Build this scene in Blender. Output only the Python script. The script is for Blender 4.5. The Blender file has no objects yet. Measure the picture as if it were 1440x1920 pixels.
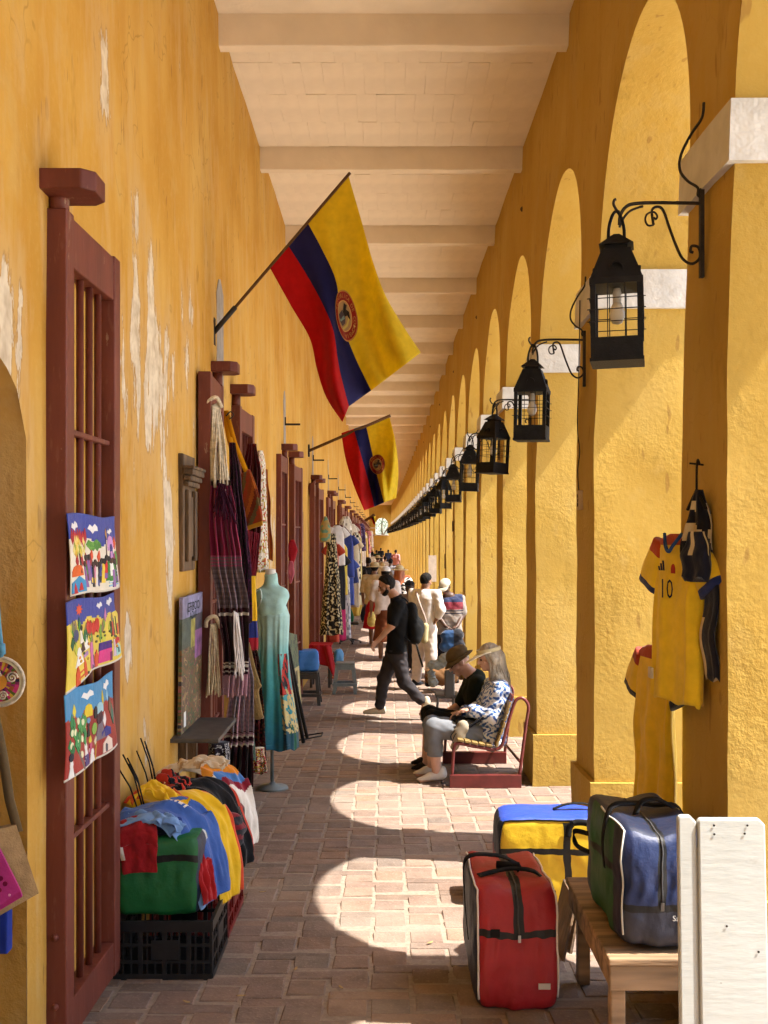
import bpy, bmesh, math, random
import numpy as np
from mathutils import Vector, Matrix, noise as mnoise
random.seed(7); np.random.seed(7)
R = math.radians
sc = bpy.context.scene
COL = sc.collection

# ------------------------------------------------------------------ camera, sky, sun, exposure
EYE = 2.25
cam_d = bpy.data.cameras.new('camera'); cam = bpy.data.objects.new('camera', cam_d); COL.objects.link(cam)
cam.location = (0, 0, EYE); cam.rotation_euler = (R(90), 0, 0)
cam_d.sensor_width = 36; cam_d.lens = 37.5
cam_d.shift_x = -4/1920; cam_d.shift_y = 46/1920
cam_d.clip_start = 0.05; cam_d.clip_end = 3000
sc.camera = cam
SUN_DIR = Vector((-1.0, 0.165, -1.74)).normalized()          # the way the light travels
to_sun = -SUN_DIR
elev = math.asin(to_sun.z); azim = math.atan2(to_sun.x, to_sun.y)
world = bpy.data.worlds.new('World'); sc.world = world; world.use_nodes = True
nt = world.node_tree; nt.nodes.clear()
wo = nt.nodes.new('ShaderNodeOutputWorld'); bg = nt.nodes.new('ShaderNodeBackground'); sky = nt.nodes.new('ShaderNodeTexSky')
sky.sky_type = 'NISHITA'; sky.sun_disc = False; sky.sun_elevation = elev; sky.sun_rotation = azim
sky.air_density = 1.0; sky.dust_density = 1.5; sky.ozone_density = 1.0
bg.inputs[1].default_value = 0.15
nt.links.new(sky.outputs[0], bg.inputs[0]); nt.links.new(bg.outputs[0], wo.inputs[0])
sun_d = bpy.data.lights.new('sun', 'SUN'); sun = bpy.data.objects.new('sun', sun_d); COL.objects.link(sun)
sun_d.energy = 3.55; sun_d.angle = R(0.5); sun_d.color = (1.0, 0.94, 0.85)
sun.rotation_euler = SUN_DIR.to_track_quat('-Z', 'Y').to_euler(); sun.location = (20, -5, 30)
vs = sc.view_settings
vs.view_transform = 'Standard'; vs.look = 'None'; vs.gamma = 1.0; vs.use_curve_mapping = False; vs.exposure = 1.98
cy = sc.cycles
cy.use_denoising = True; cy.max_bounces = 5; cy.diffuse_bounces = 4; cy.glossy_bounces = 2; cy.transmission_bounces = 2
cy.use_adaptive_sampling = True; cy.adaptive_threshold = 0.03; cy.use_light_tree = False
cy.sample_clamp_indirect = 8.0; cy.caustics_reflective = False; cy.caustics_refractive = False

# ------------------------------------------------------------------ colours and materials
def lin(c):
    return tuple((v/12.92 if v <= .04045 else ((v+.055)/1.055)**2.4) for v in c)
def hx(s):
    s = s.lstrip('#'); return lin(tuple(int(s[i:i+2], 16)/255 for i in (0, 2, 4)))
MATS = {}
def newmat(name):
    m = bpy.data.materials.new(name); m.use_nodes = True; MATS[name] = m
    n = m.node_tree; b = n.nodes['Principled BSDF']
    return m, n, b
def N(n, t, **kw):
    x = n.nodes.new(t)
    for k, v in kw.items():
        if k.startswith('i_'):
            key = k[2:]; key = int(key) if key.isdigit() else key
            x.inputs[key].default_value = v
        else: setattr(x, k, v)
    return x
def noise_tex(n, scale, detail=4, rough=.6, vec=None, mscale=None):
    t = N(n, 'ShaderNodeTexNoise'); t.inputs['Scale'].default_value = scale; t.inputs['Detail'].default_value = detail; t.inputs['Roughness'].default_value = rough
    if vec is not None:
        if mscale is not None:
            mp = N(n, 'ShaderNodeMapping'); mp.inputs['Scale'].default_value = mscale
            n.links.new(vec, mp.inputs['Vector']); vec = mp.outputs[0]
        n.links.new(vec, t.inputs['Vector'])
    return t.outputs['Fac']
def ramp(n, fac, stops):
    r = N(n, 'ShaderNodeValToRGB'); e = r.color_ramp.elements
    while len(e) < len(stops): e.new(.5)
    for el, (p, c) in zip(e, stops):
        el.position = p; el.color = (c[0], c[1], c[2], 1) if not isinstance(c, (int, float)) else (c, c, c, 1)
    n.links.new(fac, r.inputs[0]); return r.outputs[0]
def mix(n, fac, a, b, mode='MIX'):
    m = N(n, 'ShaderNodeMix', data_type='RGBA', blend_type=mode)
    for key, v in ((0, fac), (6, a), (7, b)):
        if isinstance(v, (int, float)): m.inputs[key].default_value = v
        elif isinstance(v, tuple): m.inputs[key].default_value = (v[0], v[1], v[2], 1)
        else: n.links.new(v, m.inputs[key])
    return m.outputs[2]
def math_n(n, op, a, b=None, clamp=False):
    m = N(n, 'ShaderNodeMath', operation=op, use_clamp=clamp)
    for k, v in ((0, a), (1, b)):
        if v is None: continue
        if isinstance(v, (int, float)): m.inputs[k].default_value = v
        else: n.links.new(v, m.inputs[k])
    return m.outputs[0]
def bump(n, b, hs, strength=.5, dist=.01):
    bp = N(n, 'ShaderNodeBump'); bp.inputs['Strength'].default_value = strength; bp.inputs['Distance'].default_value = dist
    n.links.new(hs, bp.inputs['Height']); n.links.new(bp.outputs[0], b.inputs['Normal'])
def geo_pos(n): return N(n, 'ShaderNodeNewGeometry').outputs['Position']
def obj_pos(n): return N(n, 'ShaderNodeTexCoord').outputs['Object']

def mat_simple(name, col, rough=.7, var=.12, scale=8, bstr=.15, bscale=60, metal=0, spec=.5, bdist=.004, stretch=None):
    m, n, b = newmat(name)
    p = obj_pos(n)
    f = noise_tex(n, scale, 2, .6, p, stretch)
    c = ramp(n, f, [(.25, tuple(max(0, v*(1-var*1.6)) for v in col)), (.75, tuple(min(1, v*(1+var)) for v in col))])
    n.links.new(c, b.inputs['Base Color']); b.inputs['Roughness'].default_value = rough; b.inputs['Metallic'].default_value = metal
    b.inputs['Specular IOR Level'].default_value = spec
    if bstr: bump(n, b, noise_tex(n, bscale, 2, .6, p, stretch), bstr, bdist)
    return m

def mat_vc(name, rough=.85, bscale=260, bstr=.25, sheen=.2, spec=.2, trans=0):
    m, n, b = newmat(name)
    a = N(n, 'ShaderNodeAttribute', attribute_name='Col')
    p = obj_pos(n)
    f = noise_tex(n, 14, 2, .6, p)
    c = mix(n, 1.0, a.outputs['Color'], ramp(n, f, [(.2, .78), (.8, 1.0)]), 'MULTIPLY')
    n.links.new(c, b.inputs['Base Color']); b.inputs['Roughness'].default_value = rough
    b.inputs['Specular IOR Level'].default_value = spec
    try: b.inputs['Sheen Weight'].default_value = sheen
    except Exception: pass
    h = math_n(n, 'ADD', math_n(n, 'MULTIPLY', noise_tex(n, bscale, 1, .5, p), .6), math_n(n, 'MULTIPLY', noise_tex(n, 26, 3, .6, p), 3.0))
    bump(n, b, h, bstr*1.6, .0035)
    if trans:
        tr = N(n, 'ShaderNodeBsdfTranslucent'); ms = N(n, 'ShaderNodeMixShader'); ms.inputs[0].default_value = trans
        n.links.new(c, tr.inputs['Color']); n.links.new(b.outputs[0], ms.inputs[1]); n.links.new(tr.outputs[0], ms.inputs[2])
        n.links.new(ms.outputs[0], n.nodes['Material Output'].inputs['Surface'])
    return m

def mat_plaster(name, spots=None, rough_relief=.6, cracks=.4, base=(.57, .325, .066), dark=(.48, .245, .036), light=(.62, .40, .12)):
    m, n, b = newmat(name)
    p = geo_pos(n)
    big = noise_tex(n, .9, 2, .6, p)
    streak = noise_tex(n, 3.2, 3, .65, p, (1, 1, .13))
    fine = noise_tex(n, 22, 2, .7, p)
    c = ramp(n, big, [(.3, dark), (.5, base), (.72, light)])
    c = mix(n, math_n(n, 'MULTIPLY', ramp(n, streak, [(.42, 0.0), (.62, 1.0)]), .40), c, dark)
    c = mix(n, math_n(n, 'MULTIPLY', ramp(n, fine, [(.5, 0.0), (.75, 1.0)]), .25), c, light)
    # patched and sun-bleached areas with soft-edged shapes of their own
    c = mix(n, math_n(n, 'MULTIPLY', ramp(n, noise_tex(n, 1.7, 4, .7, p, (1, 1, .6)), [(.56, 0.0), (.63, 1.0)]), .40), c, tuple(v*.86+.02 for v in light))
    c = mix(n, math_n(n, 'MULTIPLY', ramp(n, noise_tex(n, 2.6, 4, .75, p, (1.3, 1.3, .5)), [(.60, 0.0), (.68, 1.0)]), .35), c, tuple(v*.72 for v in dark))
    # fine dark specks and scratches
    sp = noise_tex(n, 16, 1, .5, p, (1, 1, .3))
    c = mix(n, math_n(n, 'MULTIPLY', ramp(n, sp, [(.70, 0.0), (.74, 1.0)]), .45), c, (.22, .10, .03))
    # hairline cracks in the render
    ds = N(n, 'ShaderNodeVectorMath', operation='ADD'); nv_ = N(n, 'ShaderNodeTexNoise'); nv_.inputs['Scale'].default_value = 3.; n.links.new(p, nv_.inputs['Vector'])
    n.links.new(p, ds.inputs[0]); n.links.new(nv_.outputs['Color'], ds.inputs[1])
    vo = N(n, 'ShaderNodeTexVoronoi', feature='DISTANCE_TO_EDGE'); vo.inputs['Scale'].default_value = 1.05; n.links.new(ds.outputs[0], vo.inputs['Vector'])
    crk = math_n(n, 'MULTIPLY', ramp(n, vo.outputs['Distance'], [(.003, 1.0), (.009, 0.0)]), ramp(n, big, [(.50, 0.0), (.58, 1.0)]))
    c = mix(n, math_n(n, 'MULTIPLY', crk, cracks), c, tuple(v*.45 for v in dark))
    relief = math_n(n, 'ADD', math_n(n, 'MULTIPLY', noise_tex(n, 34, 3, .65, p), .8), math_n(n, 'MULTIPLY', noise_tex(n, 7, 2, .6, p), .8))
    if spots:
        tot = None
        for (y0, z0, ry, rz, s) in spots:
            mp = N(n, 'ShaderNodeMapping', vector_type='POINT')
            mp.inputs['Scale'].default_value = (0, 1/ry, 1/rz); mp.inputs['Location'].default_value = (0, -y0/ry, -z0/rz)
            n.links.new(p, mp.inputs['Vector'])
            ln = N(n, 'ShaderNodeVectorMath', operation='LENGTH'); n.links.new(mp.outputs[0], ln.inputs[0])
            v = math_n(n, 'MULTIPLY', math_n(n, 'SUBTRACT', 1.0, ln.outputs['Value'], True), s)
            tot = v if tot is None else math_n(n, 'MAXIMUM', tot, v)
        pn = noise_tex(n, 3.4, 6, .62, p, (1, 1.6, .42))
        pf = noise_tex(n, 21, 4, .7, p, (1, 1.3, .35))
        tot2 = math_n(n, 'ADD', math_n(n, 'ADD', math_n(n, 'MULTIPLY', tot, .40), pn), math_n(n, 'MULTIPLY', math_n(n, 'SUBTRACT', pf, .5), .13))
        deep = ramp(n, noise_tex(n, 5.5, 4, .7, p, (1, 1, .14)), [(.52, 0.0), (.66, 1.0)])
        c = mix(n, math_n(n, 'MULTIPLY', math_n(n, 'MULTIPLY', deep, math_n(n, 'ADD', tot, .25, True)), .75), c, (.44, .19, .022))
        worn = ramp(n, tot2, [(.53, 0.0), (.66, 1.0)])
        c = mix(n, math_n(n, 'MULTIPLY', worn, .62), c, (.57, .37, .15))
        peel = ramp(n, tot2, [(.722, 0.0), (.736, 1.0)])
        edge = math_n(n, 'MULTIPLY', ramp(n, tot2, [(.700, 0.0), (.724, 1.0)]), .7)
        c = mix(n, edge, c, (.30, .16, .05))
        lime = ramp(n, noise_tex(n, 12, 2, .6, p), [(.3, (.50, .41, .30)), (.65, (.76, .67, .52))])
        c = mix(n, math_n(n, 'MULTIPLY', peel, .88), c, lime)
        relief = math_n(n, 'SUBTRACT', relief, math_n(n, 'MULTIPLY', peel, .5))
    n.links.new(c, b.inputs['Base Color']); b.inputs['Roughness'].default_value = .9
    b.inputs['Specular IOR Level'].default_value = .15
    relief = math_n(n, 'MULTIPLY', relief, ramp(n, noise_tex(n, 1.3, 2, .6, p), [(.38, .22), (.66, 1.0)]))
    bump(n, b, relief, rough_relief, .02)
    return m

MAT_WALL = mat_plaster('shop_wall_plaster', spots=[(5.8, 3.15, .95, .85, 1.0), (6.25, 2.3, .35, .75, .95), (5.25, 1.75, .16, .32, .95),
        (4.85, 4.2, .22, .55, .75), (5.45, 3.95, .25, .4, .6), (3.55, 2.8, .35, .9, .8), (6.9, 3.5, .4, .9, .5), (5.6, 1.2, .3, .3, .5), (10.5, 2.6, .9, .8, .8), (12, 2.2, .6, .9, .8)], rough_relief=.35)
MAT_ARC = mat_plaster('arcade_plaster', cracks=.12, rough_relief=.40, base=(.485, .320, .072), dark=(.44, .275, .052), light=(.53, .365, .105))
MAT_JAMB = mat_plaster('doorway_plaster', rough_relief=.5, base=(.55, .30, .06), dark=(.42, .21, .04), light=(.62, .40, .14), spots=[(3.77, 2.2, .3, 1.0, .35)])
MAT_WHITE = mat_simple('lime_white_paint', (.62, .61, .58), .85, .10, 6, .5, 18, spec=.2, bdist=.02)
MAT_CEIL = mat_simple('cream_ceiling_paint', (.88, .79, .66), .9, .05, 3, .45, 14, spec=.1, bdist=.015)
MAT_BEAM = mat_simple('cream_beam_paint', (.85, .75, .61), .9, .05, 3, .45, 16, spec=.1, bdist=.012)
def mat_wood_paint():
    m, n, b = newmat('oxblood_gate_paint')
    p = geo_pos(n)
    f = noise_tex(n, 6, 6, .65, p, (1, 1, .15)); g = noise_tex(n, 40, 4, .6, p, (1, 1, .2))
    c = ramp(n, f, [(.25, (.095, .020, .013)), (.7, (.185, .045, .028))])
    c = mix(n, math_n(n, 'MULTIPLY', ramp(n, g, [(.60, 0.0), (.72, 1.0)]), .55), c, (.24, .10, .065))
    chip = ramp(n, noise_tex(n, 11, 5, .75, p, (1, 1, .35)), [(.665, 0.0), (.68, 1.0)])
    c = mix(n, math_n(n, 'MULTIPLY', chip, .75), c, (.30, .19, .12))
    n.links.new(c, b.inputs['Base Color']); b.inputs['Roughness'].default_value = .52; b.inputs['Specular IOR Level'].default_value = .35
    bump(n, b, g, .3, .004); return m
MAT_GATE = mat_wood_paint()
MAT_IRON = mat_simple('black_iron', (.007, .007, .008), .6, .4, 20, .4, 120, spec=.2)
MAT_IRONB = mat_simple('dark_bracket_iron', (.020, .014, .010), .6, .3, 20, .4, 120, spec=.4)
MAT_GREYSTONE = mat_simple('grey_slit_render', (.30, .27, .25), .9, .15, 10, .5, 30, bdist=.01)
MAT_BROWNWOOD = mat_simple('weathered_carved_wood', (.13, .075, .036), .8, .45, 14, .8, 40, bdist=.01, stretch=(1, 1, .25))
MAT_BENCHWOOD = mat_simple('worn_bench_wood', (.34, .215, .115), .75, .5, 14, .8, 30, bdist=.010, stretch=(.12, 1, 1))
MAT_BACKBOARD = mat_simple('grey_back_board', (.45, .43, .40), .7, .1, 5, .2, 20)
def mat_board():
    m, n, b = newmat('white_painted_board'); p = obj_pos(n)
    c = ramp(n, noise_tex(n, 5, 3, .6, p, (1, 1, .3)), [(.3, (.47, .49, .47)), (.7, (.53, .55, .53))])
    c = mix(n, math_n(n, 'MULTIPLY', ramp(n, noise_tex(n, 9, 5, .75, p, (.5, 1, 1)), [(.60, 0.0), (.70, 1.0)]), .45), c, (.36, .34, .29))
    c = mix(n, math_n(n, 'MULTIPLY', ramp(n, noise_tex(n, 38, 2, .6, p), [(.75, 0.0), (.78, 1.0)]), .6), c, (.24, .22, .19))
    n.links.new(c, b.inputs['Base Color']); b.inputs['Roughness'].default_value = .6
    bump(n, b, noise_tex(n, 40, 3, .6, p, (.2, 1, 1)), .35, .004); return m
MAT_WHITEBOARD = mat_board()
MAT_BENCHRED = mat_simple('red_bench_steel', (.135, .020, .018), .42, .2, 12, .1, 80)
MAT_BENCHSLAT = mat_simple('yellow_bench_slat', (.27, .175, .05), .6, .3, 12, .3, 60)
MAT_CRATEB = mat_simple('black_crate_plastic', (.010, .010, .011), .45, .3, 20, .2, 60)
MAT_CRATER = mat_simple('red_crate_plastic', (.20, .012, .012), .4, .2, 20, .2, 60)
MAT_STOOLD = mat_simple('dark_stool_plastic', (.045, .045, .045), .45, .15, 10, .1, 60)
MAT_STOOLG = mat_simple('grey_stool_plastic', (.16, .19, .19), .45, .15, 10, .1, 60)
MAT_GLASS = mat_simple('frosted_bulb', (.80, .76, .66), .25, .05, 10, 0)
MAT_SKIN = mat_simple('tan_skin', (.46, .25, .16), .55, .12, 10, .1, 120, spec=.35)
MAT_SKINP = mat_simple('pale_skin', (.58, .34, .25), .55, .12, 10, .1, 120, spec=.35)
MAT_SKIND = mat_simple('dark_skin', (.075, .036, .022), .5, .2, 10, .1, 120, spec=.4)
MAT_SKINB = mat_simple('brown_skin', (.24, .12, .07), .5, .15, 10, .1, 120, spec=.4)
MAT_HAIRB = mat_simple('black_hair', (.010, .008, .007), .75, .4, 40, .9, 160, spec=.15, stretch=(1, 1, .2))
MAT_HAIRG = mat_simple('grey_blond_hair', (.42, .36, .27), .5, .35, 30, .9, 130, spec=.5, stretch=(1, 1, .12))
MAT_HAIRR = mat_simple('ginger_hair', (.36, .10, .03), .5, .35, 30, .9, 130, spec=.5, stretch=(1, 1, .12))
MAT_VC = mat_vc('printed_cloth')
MAT_VCT = mat_vc('thin_flag_cloth', trans=.5, bstr=.1, sheen=.05)
MAT_VCS = mat_vc('shiny_bag_nylon', rough=.5, bscale=420, bstr=.18, sheen=0, spec=.5)
MAT_ROPE = mat_simple('straw_rope', (.55, .44, .27), .9, .25, 40, .8, 120)
MAT_CORD = mat_simple('cream_cord', (.66, .58, .44), .9, .25, 40, .8, 120)
CM = {}
def cloth(col, rough=.85, nm=None):
    if isinstance(col, str): col = hx(col)
    k = (tuple(round(v, 3) for v in col), rough)
    if k not in CM:
        CM[k] = mat_simple(nm or 'plain_cloth_%02d' % len(CM), col, rough, .12, 10, .35, 90, spec=.2, bdist=.004)
    return CM[k]
# ------------------------------------------------------------------ helpers: scene graph
def tag(o, label=None, cat=None, group=None, kind=None):
    if label: o['label'] = label
    if cat: o['category'] = cat
    if group: o['group'] = group
    if kind: o['kind'] = kind
    return o
def thing(name, label, cat, loc=(0, 0, 0), group=None, kind=None):
    o = bpy.data.objects.new(name, None); COL.objects.link(o); o.location = loc; o.empty_display_size = .1
    return tag(o, label, cat, group, kind)
def root_of(o):
    while o.parent: o = o.parent
    return o
def copy_tree(o, parent=None):
    c = o.copy(); COL.objects.link(c); c.parent = parent
    for ch in list(o.children): copy_tree(ch, c)
    return c
def link_mesh(name, me, parent=None, mats=(), smooth=True):
    o = bpy.data.objects.new(name, me); COL.objects.link(o)
    for m in mats: me.materials.append(m)
    if parent:
        o.parent = parent
    if smooth and len(me.polygons):
        me.polygons.foreach_set('use_smooth', [True]*len(me.polygons))
    return o
def offs(parent):
    return Vector(root_of(parent).location) if parent else Vector((0, 0, 0))
def mesh_obj(name, V, F, mats, parent=None, smooth=True, cols=None, fm=None, local=False):
    """world-space verts, faces -> one mesh object; cols: one rgb per face"""
    V = np.asarray(V, dtype=float).reshape(-1, 3)
    if parent and not local: V = V - np.array(offs(parent))
    me = bpy.data.meshes.new(name)
    me.from_pydata(V.tolist(), [], [list(map(int, f)) for f in F])
    if not isinstance(mats, (list, tuple)): mats = [mats]
    if fm is not None: me.polygons.foreach_set('material_index', [int(i) for i in fm])
    if cols is not None:
        at = me.color_attributes.new('Col', 'FLOAT_COLOR', 'CORNER')
        ls = np.array([p.loop_total for p in me.polygons])
        cc = np.repeat(np.asarray(cols, dtype=float)[:, :3], ls, axis=0)
        at.data.foreach_set('color', np.hstack([cc, np.ones((len(cc), 1))]).ravel())
    me.update()
    return link_mesh(name, me, parent, mats, smooth)
def autosmooth(o, ang=35):
    me = o.data
    bm = bmesh.new(); bm.from_mesh(me)
    for e in bm.edges:
        if len(e.link_faces) == 2 and e.calc_face_angle(0) > R(ang): e.smooth = False
    bm.to_mesh(me); bm.free(); return o
def solid(o, t=.004, off=0):
    m = o.modifiers.new('thickness', 'SOLIDIFY'); m.thickness = t; m.offset = off; return o
def bevel(o, w=.006, seg=2):
    m = o.modifiers.new('soft_edges', 'BEVEL'); m.width = w; m.segments = seg; m.limit_method = 'ANGLE'; m.angle_limit = R(40); return o

class MB:
    def __init__(s): s.V = []; s.F = []; s.M = []; s.C = []
    def add(s, V, F, mi=0, col=(1, 1, 1)):
        b = len(s.V); s.V += [tuple(v) for v in V]
        for f in F: s.F.append([b+i for i in f]); s.M.append(mi); s.C.append(col)
        return s
    def box(s, lo, hi, mi=0, col=(1, 1, 1), rot=None, piv=None):
        x0, y0, z0 = lo; x1, y1, z1 = hi
        V = [Vector(v) for v in ((x0,y0,z0),(x1,y0,z0),(x1,y1,z0),(x0,y1,z0),(x0,y0,z1),(x1,y0,z1),(x1,y1,z1),(x0,y1,z1))]
        if rot is not None:
            pv = Vector(piv) if piv else (V[0]+V[6])/2
            V = [rot @ (v-pv) + pv for v in V]
        return s.add(V, [(0,3,2,1),(4,5,6,7),(0,1,5,4),(1,2,6,5),(2,3,7,6),(3,0,4,7)], mi, col)
    def tube(s, pts, r, n=8, mi=0, col=(1, 1, 1), cap=True):
        pts = [Vector(p) for p in pts]; m = len(pts)
        rs = r if isinstance(r, (list, tuple)) else [r]*m
        ref = Vector((.3, .2, .93)); V = []; prev = None
        for i, p in enumerate(pts):
            t = (pts[min(i+1, m-1)] - pts[max(i-1, 0)])
            t = t.normalized() if t.length > 1e-9 else Vector((0, 0, 1))
            if prev is None:
                u = t.cross(ref)
                if u.length < 1e-3: u = t.cross(Vector((1, 0, 0)))
            else: u = prev - t*prev.dot(t)
            u.normalize(); prev = u; w = t.cross(u)
            for k in range(n):
                a = 2*math.pi*k/n; V.append(p + (u*math.cos(a) + w*math.sin(a))*rs[i])
        F = []
        for i in range(m-1):
            for k in range(n):
                F.append((i*n+k, i*n+(k+1) % n, (i+1)*n+(k+1) % n, (i+1)*n+k))
        if cap: F += [tuple(range(n-1, -1, -1)), tuple((m-1)*n+k for k in range(n))]
        return s.add(V, F, mi, col)
    def ribbon(s, pts, w, side, t=.003, mi=0, col=(1, 1, 1)):
        """flat strap following pts, width w along 'side' vectors"""
        pts = [Vector(p) for p in pts]; m = len(pts); V = []
        for i, p in enumerate(pts):
            tg = (pts[min(i+1, m-1)] - pts[max(i-1, 0)]).normalized()
            sd = Vector(side[i]) if isinstance(side, list) else Vector(side)
            sd = (sd - tg*sd.dot(tg)).normalized(); nn = tg.cross(sd)
            V += [p+sd*w/2+nn*t/2, p-sd*w/2+nn*t/2, p-sd*w/2-nn*t/2, p+sd*w/2-nn*t/2]
        F = []
        for i in range(m-1):
            for k in range(4): F.append((i*4+k, i*4+(k+1) % 4, i*4+4+(k+1) % 4, i*4+4+k))
        F += [(3, 2, 1, 0), tuple((m-1)*4+k for k in range(4))]
        return s.add(V, F, mi, col)
    def prism(s, out, fn, t0, t1, mi=0, col=(1, 1, 1)):
        """2-D outline (u,v) mapped by fn(u,v,t) between depths t0 and t1"""
        n = len(out); V = [fn(u, v, t0) for u, v in out] + [fn(u, v, t1) for u, v in out]
        F = [tuple(range(n)), tuple(range(2*n-1, n-1, -1))] + [(i, i+n, (i+1) % n+n, (i+1) % n) for i in range(n)]
        return s.add(V, F, mi, col)
    def lathe(s, prof, c, n=16, mi=0, col=(1, 1, 1)):
        V = []; c = Vector(c)
        for r, z in prof:
            for k in range(n):
                a = 2*math.pi*k/n; V.append(c + Vector((r*math.cos(a), r*math.sin(a), z)))
        F = []
        for i in range(len(prof)-1):
            for k in range(n): F.append((i*n+k, i*n+(k+1) % n, (i+1)*n+(k+1) % n, (i+1)*n+k))
        F += [tuple(range(n-1, -1, -1)), tuple((len(prof)-1)*n+k for k in range(n))]
        return s.add(V, F, mi, col)
    def build(s, name, mats, parent=None, smooth=False, vc=False, local=False):
        return mesh_obj(name, s.V, s.F, mats, parent, smooth, s.C if vc else None, s.M if isinstance(mats, (list, tuple)) and len(mats) > 1 else None, local)

def grid(fn, nu, nv):
    V = [fn(i/nu, j/nv) for j in range(nv+1) for i in range(nu+1)]
    F = [(j*(nu+1)+i, j*(nu+1)+i+1, (j+1)*(nu+1)+i+1, (j+1)*(nu+1)+i) for j in range(nv) for i in range(nu)]
    return V, F
def sheet(name, fn, nu, nv, colfn, mat, parent=None, thick=.004, smooth=True):
    V, F = grid(fn, nu, nv)
    C = [colfn((i+.5)/nu, (j+.5)/nv) for j in range(nv) for i in range(nu)]
    o = mesh_obj(name, V, F, mat, parent, smooth, C)
    if thick: solid(o, thick)
    return o
def loft(rings, colfn=None, closed=True, cap0=True, cap1=True):
    n = len(rings[0]); V = [p for r in rings for p in r]; F = []; C = []
    for i in range(len(rings)-1):
        for k in range(n if closed else n-1):
            F.append((i*n+k, i*n+(k+1) % n, (i+1)*n+(k+1) % n, (i+1)*n+k))
            C.append(colfn((k+.5)/n, (i+.5)/(len(rings)-1)) if colfn else (1, 1, 1))
    if cap0: F.append(tuple(range(n-1, -1, -1))); C.append(colfn(.5, 0) if colfn else (1, 1, 1))
    if cap1: F.append(tuple((len(rings)-1)*n+k for k in range(n))); C.append(colfn(.5, 1) if colfn else (1, 1, 1))
    return V, F, C
def lerp(a, b, t): return a+(b-a)*t
def prof(tab, v):
    for (v0, a), (v1, b) in zip(tab, tab[1:]):
        if v <= v1: return lerp(a, b, (v-v0)/max(1e-9, v1-v0))
    return tab[-1][1]
def nz(x, y=0., z=0.): return mnoise.noise(Vector((x, y, z)))

def garment(name, top, length, wtab, dtab, lat, colfn, parent=None, folds=7, famp=.12, sleeves=None, nv=26, nu=36, sway=0, mat=None, thick=0, seed=0):
    """hanging garment: flattened tube from 'top' down; lat = horizontal unit vector of its width"""
    top = Vector(top); lat = Vector(lat).normalized(); nrm = lat.cross(Vector((0, 0, 1)))
    rings = []
    for j in range(nv+1):
        v = j/nv; w = prof(wtab, v)/2; d = prof(dtab, v)/2; rr = []
        for k in range(nu):
            a = 2*math.pi*k/nu
            f = 1 + famp*min(1, v*2.2)*(math.sin(folds*a+seed+2.2*nz(seed, v*2))+.6*math.sin((2*folds+1)*a-seed+3*nz(seed+3, v*2.5))) + .35*famp*nz(math.cos(a)*3+seed, math.sin(a)*3, v*5)
            ca, sa = math.cos(a), math.sin(a)
            x = w*math.copysign(abs(ca)**.8, ca)*(1+famp*.25*math.sin(3*a+seed+v*3)); y = d*math.copysign(abs(sa)**.8, sa)*f
            z = -length*v + (.012*math.sin(folds*a+seed) if v > .97 else 0)
            s = sway*v*v*length + .012*nz(v*3, seed)
            rr.append(top + lat*(x+s) + nrm*(y+.02*nz(v*2.5, seed+5)) + Vector((0, 0, z)))
        rings.append(rr)
    V, F, C = loft(rings, colfn)
    if sleeves:
        for sg in (-1, 1):
            sl = sleeves; rs = []
            ww = prof(wtab, sl['v'])/2
            base = top + lat*sg*ww*.86 + Vector((0, 0, -length*sl['v']))
            dirv = (lat*sg*sl.get('out', .55) + Vector((0, 0, -1)) + nrm*sl.get('fwd', 0)).normalized()
            for j in range(9):
                t = j/8; c = base + dirv*sl['len']*t; w2 = lerp(sl['w']*.55, sl['w'], min(1, t*1.5))/2; d2 = prof(dtab, .3)/2*lerp(.8, .75, t)
                perp = (lat*sg + Vector((0, 0, 1))*.45); perp = (perp - dirv*perp.dot(dirv)).normalized()
                rs.append([c + perp*w2*math.cos(2*math.pi*k/16) + nrm*d2*math.sin(2*math.pi*k/16)*(1+.15*math.sin(k*1.9+seed)) for k in range(16)])
            V2, F2, C2 = loft(rs, lambda u, v: sl['col'](v))
            b = len(V); V += V2; F += [tuple(b+i for i in f) for f in F2]; C += C2
    o = mesh_obj(name, V, F, mat or MAT_VC, parent, True, C)
    return o

def drape(name, label, path, d, colfn, pleats=5, amp=.03, lat=(1, .25, 0), seed=0, cat='shawl', group=None, nv=70, mat=None, gather=1.):
    """pleated hanging cloth along a path of (px, py, width px) seen at depth d"""
    lat = Vector(lat).normalized(); nrm = lat.cross(Vector((0, 0, 1))); C3 = [Vector((0, 0, 0))]*0
    pts = [(Vector(((a-724)*d/2000, d, EYE-(b-1006)*d/2000)), c*d/2000) for a, b, c in path]
    def at(v):
        x = v*(len(pts)-1); i = min(int(x), len(pts)-2); t = x-i; t2 = t*t*(3-2*t)
        return pts[i][0].lerp(pts[i+1][0], t)+Vector(((t2-t)*(pts[i+1][0].x-pts[i][0].x), 0, 0)), lerp(pts[i][1], pts[i+1][1], t2)
    def fn(u, v):
        p, w = at(v); ph = seed+2.5*nz(v*1.7, seed)
        a = amp*min(1, .25+v*3)*(math.sin(2*math.pi*pleats*u+ph)+.45*math.sin(2*math.pi*(pleats*1.7)*u-ph*1.3+2*nz(v*3, seed+4)))
        xo = .35*w/pleats*math.sin(2*math.pi*pleats*u+ph+1.2)
        return p+lat*((u-.5)*w+xo+.01*nz(v*4, u*3, seed))+nrm*(a+.02*math.sin(math.pi*u))+Vector((0, 0, .012*math.sin(9*u+seed) if v > .96 else 0))
    o = sheet(name, fn, max(24, pleats*10), nv, colfn, mat or MAT_VC, None, .004)
    return tag(o, label, cat, group)
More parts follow.
